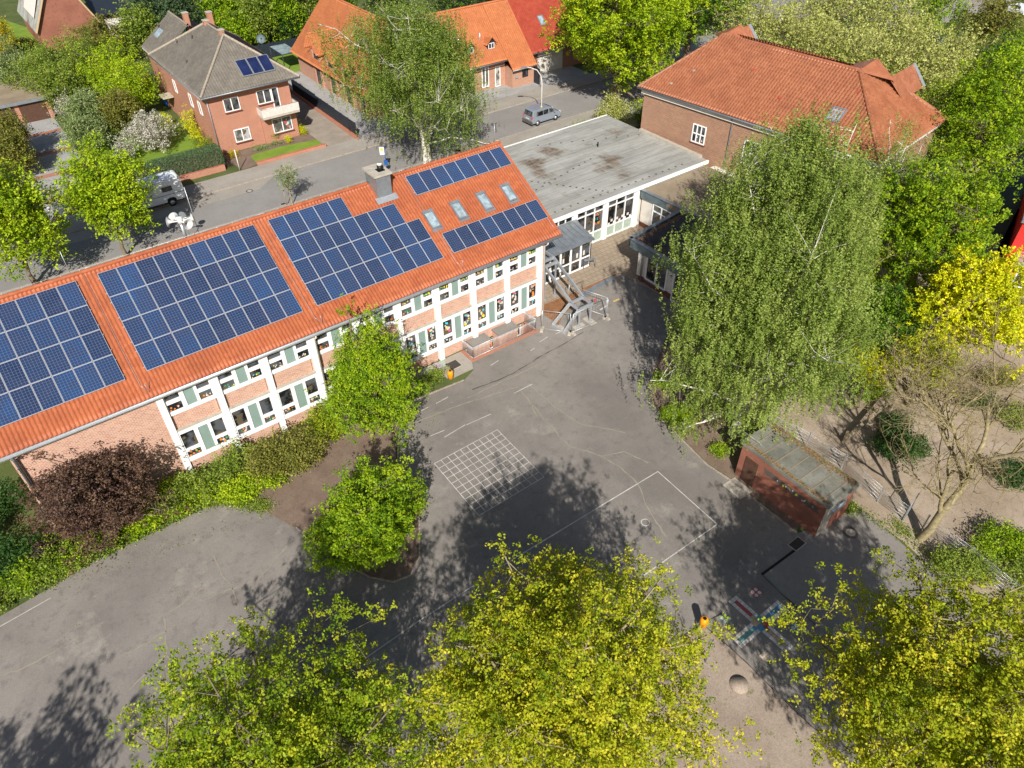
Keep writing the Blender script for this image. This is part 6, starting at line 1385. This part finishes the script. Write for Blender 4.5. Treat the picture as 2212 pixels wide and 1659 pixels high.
# street trees
GS = 'young maples along the street'
tree('street_maple', 'bright green street maple at the left edge above the solar roof', (-30.8, 28.9), 11.2, 4.6, 2.2, 'linden', 'bark', 41, 330, 100, .23, .5, .17, (0, .6), 11, .13, GS, lob=.38, limbs=14)
tree('street_maple', 'bright green street maple in front of the white motorhome', (-23.5, 28.8), 9.8, 3.9, 2.2, 'linden', 'bark', 42, 260, 100, .22, .46, .15, (.5, .4), 11, .13, GS, lob=.38, limbs=14)
GL = 'lindens on the street behind the flat hall'
tree('linden_tree', 'massive bright green linden behind the flat hall roof', (34.0, 27.8), 19.0, 9.6, 3.4, 'linden', 'bark', 43, 820, 170, .24, .6, .55, (.2, .4), 12, .13, GL, lob=.34, zb=.05)
tree('linden_tree', 'darker green linden behind the left end of the hipped roof', (47.5, 29.5), 19.5, 7.0, 5.5, 'lindend', 'bark', 44, 460, 120, .30, .65, .5, (0, 0), 10, .16, GL, lob=.32)
# sapling, shrubs by the hall
p = S(983, 690); tree('sapling', 'slender staked sapling at the street edge', (p.x, p.y), 4.6, 1.15, 1.8, 'sage', 'bark_pale', 45, 36, 30, .16, .3, .05, (0, 0), 6, .08, lob=.4, limbs=8)
mb = MB(); mb.tube([(p.x-.5, p.y+.2, 0), (p.x-.5, p.y+.2, 1.9)], .04, 6); tag(mb.build('tree_stake', 'wood'), 'wooden stake beside the slender sapling', 'stake')
# school front planting
tree('field_maple', 'bright green multi stemmed tree right in front of the school windows', (-16.6, -3.7), 8.6, 3.7, 1.0, 'fresh', 'bark', 51, 430, 170, .13, .34, .12, (.3, .2), 10, .085, lob=.55, trunks=2, zb=.22, flat=.4)
tree('field_maple', 'rounded bright green tree on the tip of the island bed', (-21.3, -12.7), 5.9, 3.5, .4, 'fresh', 'bark', 52, 430, 170, .13, .33, .12, (0, .2), 10, .085, lob=.55, trunks=2, zb=.1, flat=.4)
tree('copper_shrub', 'tall dark copper leaved shrub in front of the plain brick wall', (-32.7, -2.1), 6.2, 3.4, .3, 'copper', 'bark', 53, 400, 150, .13, .38, .10, (.2, .4), 10, .1, cat='shrub', lob=.44, trunks=3, zb=.08)
GSH = 'shrubs along the school front'
shrub('shrub', 'low green shrub below the left school windows', [(-27.8, -2.2, 1.6, 1.1, 2.0), (-26.0, -2.0, 1.5, 1.1, 2.2), (-29.3, -3.3, 1.2, .9, 1.6), (-24.6, -1.6, 1.2, .9, 2.3)], 'garden', 61, .13, 1, GSH)
shrub('shrub', 'fresh green ground shrub at the top of the left asphalt area', [(-25.5, -4.6, 1.7, 1.2, 1.3), (-27.7, -4.4, 1.4, 1.1, 1.2), (-23.7, -5.2, 1.3, 1.1, 1.2)], 'linden', 62, .13, 1, GSH)
shrub('shrub', 'olive brown shrub between the school wall and the bark bed', [(-22.9, -2.9, 2.0, 1.5, 3.0), (-21.4, -3.9, 1.8, 1.5, 2.8), (-23.5, -4.4, 1.5, 1.3, 2.3), (-21.8, -5.3, 1.3, 1.1, 1.9)], 'olive', 63, .13, 1.1, GSH)
shrub('shrub', 'yellow green shrub touching the left side of the tree before the windows', [(-19.6, -2.6, 1.6, 1.3, 2.4), (-19.0, -1.5, 1.3, .9, 2.5)], 'maple', 64, .13, 1, GSH)
shrub('shrub', 'leafy sage green shrub in the shade above the island bed', [(-18.2, -8.9, 1.3, 1.0, 1.5), (-19.2, -9.6, 1.0, .9, 1.1)], 'sage', 65, .15, .8, GSH)
shrub('shrub', 'small upright shrub leaning over the edge stones beside the painted grid', [(-17.9, -11.2, .6, .6, 1.9)], 'maple', 66, .13, .8, GSH)
p = at(925, 832); shrub('shrub', 'low green ground cover mound left of the orange bin on the front verge', [(p.x, p.y+.2, 1.5, .8, .8), (p.x-1.2, p.y+.2, 1.1, .8, .8), (p.x+1.1, p.y+.5, .8, .6, .5)], 'garden', 67, .09, 1.3, GSH)
shrub('shrub', 'bright leafy shrub at the lower left, below the copper shrub', [(-35.3, -4.9, 1.8, 1.4, 1.4), (-33.3, -5.2, 1.6, .8, 1.2), (-37.3, -5.1, 1.6, 1.2, 1.5), (-31.2, -4.6, 1.2, .8, .9)], 'fresh', 68, .13, 1, GSH)
shrub('shrub', 'dense light green ground shrub along the asphalt edge between copper shrub and bark bed', [(-30.4, -4.3, 1.5, 1.0, 1.3), (-29.0, -4.9, 1.3, .9, 1.0), (-30.5, -2.6, 1.2, 1.2, 1.6), (-28.6, -1.3, 1.4, .9, 1.5)], 'linden', 75, .13, 1, GSH)
shrub('shrub', 'mixed green ground shrub filling the space under the copper shrub', [(-34.2, -3.6, 1.7, 1.3, 1.2), (-36.2, -3.4, 1.6, 1.3, 1.6), (-36.6, -6.2, 1.6, 1.0, 1.0), (-38.9, -6.4, 1.7, 1.2, 1.3), (-34.6, -6.0, 1.5, .8, .9), (-32.8, -5.6, 1.0, .5, .6)], 'garden', 76, .13, 1, GSH)
shrub('shrub', 'dark green shrub at the left edge beside the school gable', [(-37.3, -1.2, 1.7, 1.6, 2.4), (-39, 1, 2, 1.8, 2.6), (-37.0, 3.5, 1.3, 1.6, 2.0), (-40.0, -3.2, 2.0, 1.6, 2.2)], 'dark', 69, .14, 1, GSH)
shrub('shrub', 'small purple leaved shrub at the far left behind the copper shrub', [(-35.6, -1.9, .8, .8, 1.7)], 'purple', 70, .12, 1, GSH)
# bark bed
GBB = 'shrubs in the bark bed'
p = at(1467, 910); shrub('round_shrub', 'large bright green mounded shrub at the edge of the bark bed', [(p.x, p.y, 1.25, 1.15, 1.3), (p.x-.5, p.y+.5, .8, .8, 1.1)], 'fresh', 71, .085, 2.0, GBB, sig=.12)
p = at(1424, 832); shrub('round_shrub', 'medium bright green shrub at the upper corner of the bark bed', [(p.x, p.y, .62, .8, .9), (p.x+.3, p.y-.4, .5, .5, .8)], 'fresh', 72, .085, 2.0, GBB, sig=.12)
p = at(1553, 982); shrub('round_shrub', 'smallest round green shrub left of the terracotta shed door', [(p.x, p.y, .68, .66, .85)], 'fresh', 73, .085, 2.2, GBB, sig=.12)
p = S(3000, 1520); shrub('shrub', 'dark glossy evergreen shrub in the sandy play area', [(p.x, p.y, 1.9, 1.5, 1.5), (p.x+1.6, p.y+1.0, 1.3, 1.0, 1.5), (p.x+1.0, p.y-.9, 1.0, .8, 1.2)], 'dark', 74, .13, 1.1)
for k, (x, y, w_, lab, mt_) in enumerate(((3190, 1920, 1.6, 'green hedge shrub at the yard corner below the bare tree', 'garden'), (3330, 1850, 1.7, 'brighter green shrub behind the rod fence at the right edge', 'fresh'), (3410, 1420, 1.6, 'green shrub behind the upper branches of the bare tree', 'garden'), (3260, 1370, 1.1, 'small dark shrub among the branches at the right', 'dark'), (3450, 1950, 1.7, 'shrub at the far right edge beside the asphalt apron', 'garden'), (3130, 1330, 1.0, 'olive shrub beside the picnic benches', 'olive'), (3320, 1290, 1.3, 'olive shrub above the bare tree branches', 'olive'), (3400, 1620, 1.5, 'dark green shrub behind the bare tree trunk', 'dark'), (2900, 1330, 1.2, 'bright shrub under the right side of the big birch', 'fresh'))):
    p = S(x, y); shrub('shrub', lab, [(p.x, p.y, w_, w_*.8, 1.3), (p.x+w_*.7, p.y-w_*.5, w_*.7, w_*.7, 1.2)], mt_, 80+k, .12, 1, 'shrubs along the right edge')
# bare lichen covered tree
def bare_tree(loc, H, seed, label):
    rg = np.random.default_rng(seed); loc = Vector((loc[0], loc[1], 0)); t = thing('bare_tree', label, 'tree', loc); segs = [[], [], []]
    def grow(p, d, L, r, lev):
        k = 6; pts = [p]; dd = d
        for i in range(k-1): dd = dd+rg.normal(size=3)*.15+np.array([0, 0, .035 if lev else .02]); dd /= np.linalg.norm(dd); pts.append(pts[-1]+dd*L/(k-1))
        pts = np.array(pts); r = max(r, .009); rr = np.linspace(r, r*(.62 if lev < 3 else .35), k); segs[min(lev, 2)].append((pts, rr))
        if lev >= 5: return
        nb = (6, 5, 5, 4, 3)[lev]
        for b in range(nb):
            f = rg.uniform(.35, 1) if lev else rg.uniform(.45, 1.0); q = pts[min(k-1, int(f*k))]; a = rg.normal(size=3); a -= a@dd*dd; a /= np.linalg.norm(a); sp_ = rg.uniform(.45, 1.0)
            sp_ *= 1.1; nd = dd*math.cos(sp_)+a*math.sin(sp_); nd[2] += .05; nd /= np.linalg.norm(nd)
            grow(q, nd, L*rg.uniform(.5, .85), r*rg.uniform(.40, .55) if lev else r*rg.uniform(.42, .6), lev+1)
    grow(np.array(loc), np.array([.28, .05, 1.0]), H*.46, .25, 0)
    V, F = tubes_np(segs[0]+segs[1], 8); npmesh('trunk', V-np.array(loc), F, 'bark_pale', t, None, True)
    V, F = tubes_np(segs[2], 4); npmesh('branches', V-np.array(loc), F, 'lichen', t, None, True); return t
p = at(1988, 1165); bare_tree((p.x, p.y), 11.5, 5, 'bare spreading tree with yellow lichen on its branches at the right edge')
# behind the hall
GH = 'shrubs behind the flat hall'
shrub('shrub', 'bright green shrub beside the silver van', [(22.4, 22.0, 1.9, 1.4, 2.6), (24.0, 22.6, 1.6, 1.3, 2.4), (26.0, 22.4, 1.4, 1.2, 2.0)], 'fresh', 91, .17, 1, GH, sig=.2)
shrub('shrub', 'tall loose yellow green shrub behind the flat hall roof', [(29.2, 23.8, 1.6, 1.4, 4.6), (30.6, 23.5, 1.3, 1.2, 3.4), (27.9, 23.6, 1.2, 1.1, 2.6)], 'willow', 92, .18, .8, GH, sig=.22)
shrub('shrub', 'green shrub between the linden trunk and the hipped building', [(36.5, 23.3, 2.0, 1.3, 2.2), (33, 22.8, 1.2, 1.0, 2.5)], 'garden', 93, .17, .9, GH, sig=.2)
# pale willow row
pos = [(1640, 70, 17), (1735, 95, 16), (1850, 120, 16), (1965, 150, 16), (1930, 60, 16), (2060, 130, 14), (1790, 40, 17)]
for k, (x, y, H_) in enumerate(pos):
    p = at(x, y, 8); tree('willow_tree', ['pale olive tree nearest the dark linden at the top', 'pale olive tree right behind the left zinc dormer', 'pale olive tree behind the middle of the hipped ridge', 'pale olive tree just above the right zinc dormer', 'pale olive crown farther back in the row', 'last pale olive tree at the right end of the row', 'pale olive crown at the top behind the row'][k], (p.x, p.y), H_*.78, 5.6, 2.5, 'willow', 'bark_pale', 100+k, 250, 60, .24, .6, .2, (0, 0), 8, .14, 'pale olive trees behind the hipped building', lob=.3, twig=.6, flat=.4)
# distant green masses at the top: individual trees
GT = 'garden trees at the top of the picture'
far = [(1440, -30, 13, 7, 'lindend', 'dark tree at the top edge left of the willows'), (1580, -20, 12, 6, 'garden', 'mid green tree at the top edge beyond the street'), (1880, -20, 12, 6, 'lindend', 'deep green tree at the top behind the willow row'), (2010, 20, 12, 6, 'fresh', 'bright green tree at the top right behind the willows'), (2140, 60, 10, 5, 'olive', 'brownish green tree near the top right corner'),
       (2180, 190, 13, 6, 'fresh', 'green crown at the right edge above the dark one'),
       (700, 20, 10, 4.5, 'garden', 'garden tree left of the twin birch top'), (640, 45, 8, 4, 'fresh', 'fresh green garden tree above the dark back fence'), (590, 60, 8, 4, 'garden', 'garden tree above the grey roof ridge'), (665, 80, 5, 3, 'dark', 'dark bush behind the back fence'), (560, 95, 5, 3, 'fresh', 'light bush over the back fence beside the satellite dish'),
       (480, 25, 9, 4, 'fresh', 'light green garden tree above the far chimneys'), (395, 40, 9, 3.6, 'conifer', 'dark conifer behind the far left gable house'), (330, 20, 10, 4.2, 'conifer', 'broad dark conifer at the top left'), (300, 70, 7, 3.5, 'garden', 'garden tree below the broad dark conifer'),
       (600, -20, 9, 4.5, 'garden', 'garden tree at the top edge behind the others'), (430, -25, 9, 4.5, 'fresh', 'light green tree at the top edge near the lawn'), (770, 20, 9, 4, 'lindend', 'dark green tree beside the orange roof top'), (660, -30, 10, 5, 'conifer', 'dark evergreen at the top edge'), (820, -40, 10, 5, 'garden', 'tree at the top behind the orange ridge'), (980, -50, 11, 6, 'lindend', 'tree at the top beyond the orange house'), (1080, -60, 11, 6, 'garden', 'tree beyond the red roof')]
for k, (x, y, H_, r_, mt_, lab) in enumerate(far):
    p = at(x, y, H_*.5); p.y = max(p.y, 78) if 530 < x < 800 else p.y; tree('garden_tree', lab, (p.x, p.y), H_, r_*.85, .8, mt_, 'bark', 130+k, 170, 54, .30, .55, .18, (0, 0), 6, .18, GT, lob=.3, twig=.4, limbs=8)
for k, (x, y, H_, r_, lab) in enumerate(((505, 40, 5.5, 1.7, 'golden conifer left of the other above the grey roof'), (538, 20, 7, 2.0, 'tall golden conifer at the top'), (708, 35, 4.5, 1.3, 'small pointed golden conifer beside the orange roof'))):
    p = at(x, y, H_*.4); tree('golden_conifer', lab, (p.x, p.y), H_, r_, .2, 'gold', 'bark', 160+k, 90, 60, .24, .3, .1, (0, 0), 8, .12, 'golden conifers', lob=.2, zb=.7, twig=0)
# left gardens
GG = 'garden trees on the left side'
gl_ = [(95, 150, 7.5, 4.0, 'garden', 'spreading garden tree left of the garage roof'), (170, 130, 8, 4.4, 'garden', 'spreading olive green tree in front of the brick gable'), (240, 150, 7.5, 3.8, 'linden', 'lighter green garden tree left of the grey roof'), (285, 185, 7, 3.4, 'linden', 'small bright tree touching the grey roofed house'), (20, 150, 6.5, 3.6, 'sage', 'greyish green tree at the left edge above the garage'), (125, 185, 6.0, 2.6, 'garden', 'dark feathery tree right of the garage roof'), (215, 85, 7, 3.4, 'olive', 'olive brown tree below the dark conifers'),
       (185, 240, 5.0, 2.7, 'sage', 'grey green fruit tree with hanging branches above the garden lawn'), (255, 235, 5, 2.6, 'olive', 'pale olive fruit tree beside the yellow shrub'), (178, 290, 4.0, 2.0, 'sage', 'sage green bushy tree beside the garage court'), (10, 290, 5.5, 2.6, 'olive', 'brown green conifer at the left edge'), (25, 330, 5.0, 2.2, 'olive', 'dark conifer above the left street maple')]
for k, (x, y, H_, r_, mt_, lab) in enumerate(gl_):
    p = at(x, y, H_*.55); tree('garden_tree', lab, (p.x, p.y), H_, r_, .5, mt_, 'bark', 170+k, 210, 66, .20, .42, .14, (0, 0), 8, .14, GG, lob=.34, twig=.6, limbs=9)
p = at(0, 95, 2); tree('golden_conifer', 'golden yellow conifer at the upper left edge', (p.x, p.y), 6.5, 2.6, .2, 'gold', 'bark', 190, 130, 60, .22, .35, .1, (0, 0), 8, .12, 'golden conifers', lob=.2, zb=.5, twig=0)
p = S(520, 500); tree('magnolia_tree', 'white flowering tree with a dense round crown in front of the grey roofed house', (p.x, p.y-.5), 4.3, 2.9, .6, 'blossom', 'bark', 191, 200, 60, .16, .30, .1, (0, 0), 8, .09, 'white flowering trees', lob=.3)
p = S(440, 545); tree('magnolia_tree', 'smaller white flowering tree behind the motorhome hedge', (p.x, p.y), 2.8, 1.5, .3, 'blossom', 'bark', 192, 60, 40, .14, .25, .07, (0, 0), 6, .09, 'white flowering trees', lob=.4)
p = S(245, 405); tree('magnolia_tree', 'white flowering tree beside the garage court', (p.x, p.y), 3.2, 1.9, .3, 'blossom', 'bark', 193, 70, 36, .14, .28, .07, (0, 0), 6, .09, 'white flowering trees', lob=.4)
GF = 'shrubs in the front garden of the grey roofed house'
p = S(765, 480); shrub('shrub', 'dark purple round shrub under the ground floor window', [(p.x, p.y+.4, 1.15, 1.0, 1.9)], 'purple', 201, .12, 1.3, GF)
p = S(925, 475); shrub('shrub', 'clipped round green shrub under the right window', [(p.x, p.y+.3, .85, .8, 1.5)], 'fresh', 202, .09, 2.2, GF, sig=.1)
p = S(970, 480); shrub('shrub', 'small yellow green shrub right of the round green one', [(p.x, p.y, .45, .5, .9)], 'yellow', 203, .09, 2.2, GF, sig=.1)
p = S(1005, 470); shrub('climbing_plant', 'yellow climbing plant on the right corner of the grey roofed house', [(.1, 45.0, .3, .4, 2.6), (.3, 44.2, .4, .5, 1.0)], 'yellow', 204, .1, 2.5, GF)
p = S(620, 385); shrub('forsythia', 'yellow flowering bush against the left wall of the grey roofed house', [(-10.2, 50.5, .8, 1.3, 3.6), (-10.4, 48.2, .7, .9, 2.6), (-10.5, 46.6, .6, .6, 1.4)], 'yellow', 205, .13, 1.2, GF)
p = S(560, 425); shrub('forsythia', 'rounder yellow bush beside the white flowering tree', [(p.x, p.y, 1.0, 1.0, 1.5)], 'yellow', 206, .13, 1.2, GF)
p = S(790, 535); shrub('shrub', 'small orange tinged shrub behind the slender marker post', [(p.x, p.y+.4, .6, .5, .9)], 'gold', 207, .1, 1.6, GF); p = S(772, 562); shrub('shrub', 'small dark red shrub at the end of the low brick wall', [(p.x, p.y+.2, .4, .35, .7)], 'purple', 208, .08, 2, GF)
p = S(720, 505); shrub('shrub', 'loose green bush below the left corner of the grey roofed house', [(p.x, p.y, 1.2, 1.0, 1.4), (p.x-1.2, p.y+.8, 1.0, 1.0, 1.6)], 'garden', 209, .12, 1, GF)
shrub('flower_bed_plants', 'low mixed plants in the bed under the ground floor window', [(-5.0, 43.1, 1.2, .5, .5), (-3.4, 43.2, .8, .4, .5)], 'sage', 210, .1, 1.2, GF)
p = S(1700+0*.4, 0); 
p = S(440, 125, 1.5); shrub('shrub', 'rounded golden yellow shrub above the spreading garden tree', [(p.x, p.y, 1.9, 1.6, 2.6)], 'gold', 211, .16, 1, 'garden shrubs'); p = S(70, 130, 1.5); shrub('shrub', 'yellow brown shrub on the far left lawn', [(p.x, p.y, 1.8, 1.5, 1.6)], 'olive', 212, .16, 1, 'garden shrubs')
# clipped hedge
rg = np.random.default_rng(9); t = thing('clipped_hedge', 'long clipped dark green hedge on a low brick wall behind the motorhome', 'hedge', (-15, 42, 0))
n = 52000; x0, x1, y0, y1, z1 = -21.2, -10.1, 41.0, 42.7, 2.15
P_ = np.stack([rg.uniform(x0, x1, n), rg.uniform(y0, y1, n), rg.uniform(.1, z1, n)], 1); f = rg.integers(0, 4, n)
P_[f == 0, 2] = z1; P_[f == 1, 1] = y0; P_[f == 2, 1] = y1; P_[(f == 3), 0] = x1; P_ += rg.normal(size=(n, 3))*.06
leafmesh('foliage', P_, .10, 'hedge', t, rg, np.clip(rg.normal(.5, .25, n), 0, 1), .3)
mb = MB(); mb.box(x0+.15, x1-.15, y0+.15, y1-.15, .1, z1-.15); mb.build('inner_branches', 'bark', t)
# low weeds along bed edges: uncountable
rg = np.random.default_rng(77); pts = []
def band(a, b, w_, n):
    a, b = np.array(a[:2]), np.array(b[:2]); u = rg.uniform(0, 1, n)[:, None]; q = a*(1-u)+b*u+rg.normal(size=(n, 2))*w_; pts.append(np.concatenate([q, np.abs(rg.normal(size=(n, 1)))*.07+.03], 1))
for i in range(3, 9): band(np.array(yl[i])+[0, .55], np.array(yl[i+1])+[0, .55], .30, 2200)
band((-36, 27.6), (-16, 27.6), .5, 9000); band((-14, 24), (-14, 28), .8, 1500); band((-12, -1.2), (-15, -2.2), .6, 3000)
for a, b in (((2830, 1690), (3080, 1830)), ((3080, 1830), (3230, 1960)), ((2860, 1700), (2830, 1720)), ((3000, 1750), (3060, 1800))): a, b = S(*a), S(*b); band((a.x, a.y), (b.x, b.y), .25, 500)
Cl = []
for _ in range(60):
    c0 = np.array([rg.uniform(-36, 8), rg.uniform(-24, -3)]); Cl.append(c0+rg.normal(size=(rg.integers(4, 26), 2))*rg.uniform(.3, 1.8))
for a, b, n_ in ((yl[12], yl[18], 160), (yl[18], yl[24], 160), (yl[3], yl[9], 200), ((.5, -1.6), (9.3, .5), 200), ((-8.9, -22.3), (3.5, -22), 100)):
    u = rg.uniform(0, 1, n_)[:, None]; Cl.append(np.array(a)*(1-u)+np.array(b)*u+rg.normal(size=(n_, 2))*.35)
Cl = np.concatenate(Cl); Cl = np.concatenate([Cl, np.full((len(Cl), 1), .035)], 1)
leafmesh('fallen_leaves', Cl, .075, 'olive', None, rg, rg.uniform(0, 1, len(Cl)), 3); tag(bpy.data.objects['fallen_leaves'], 'scattered dry leaves and crumbs on the schoolyard asphalt', 'leaves', kind='stuff')
P_ = np.concatenate(pts); leafmesh('weeds', P_, .09, 'garden', None, rg, rg.uniform(0, 1, len(P_)), .4); tag(bpy.data.objects['weeds'], 'low weeds and grass tufts along the edges of the beds', 'weeds', kind='stuff')
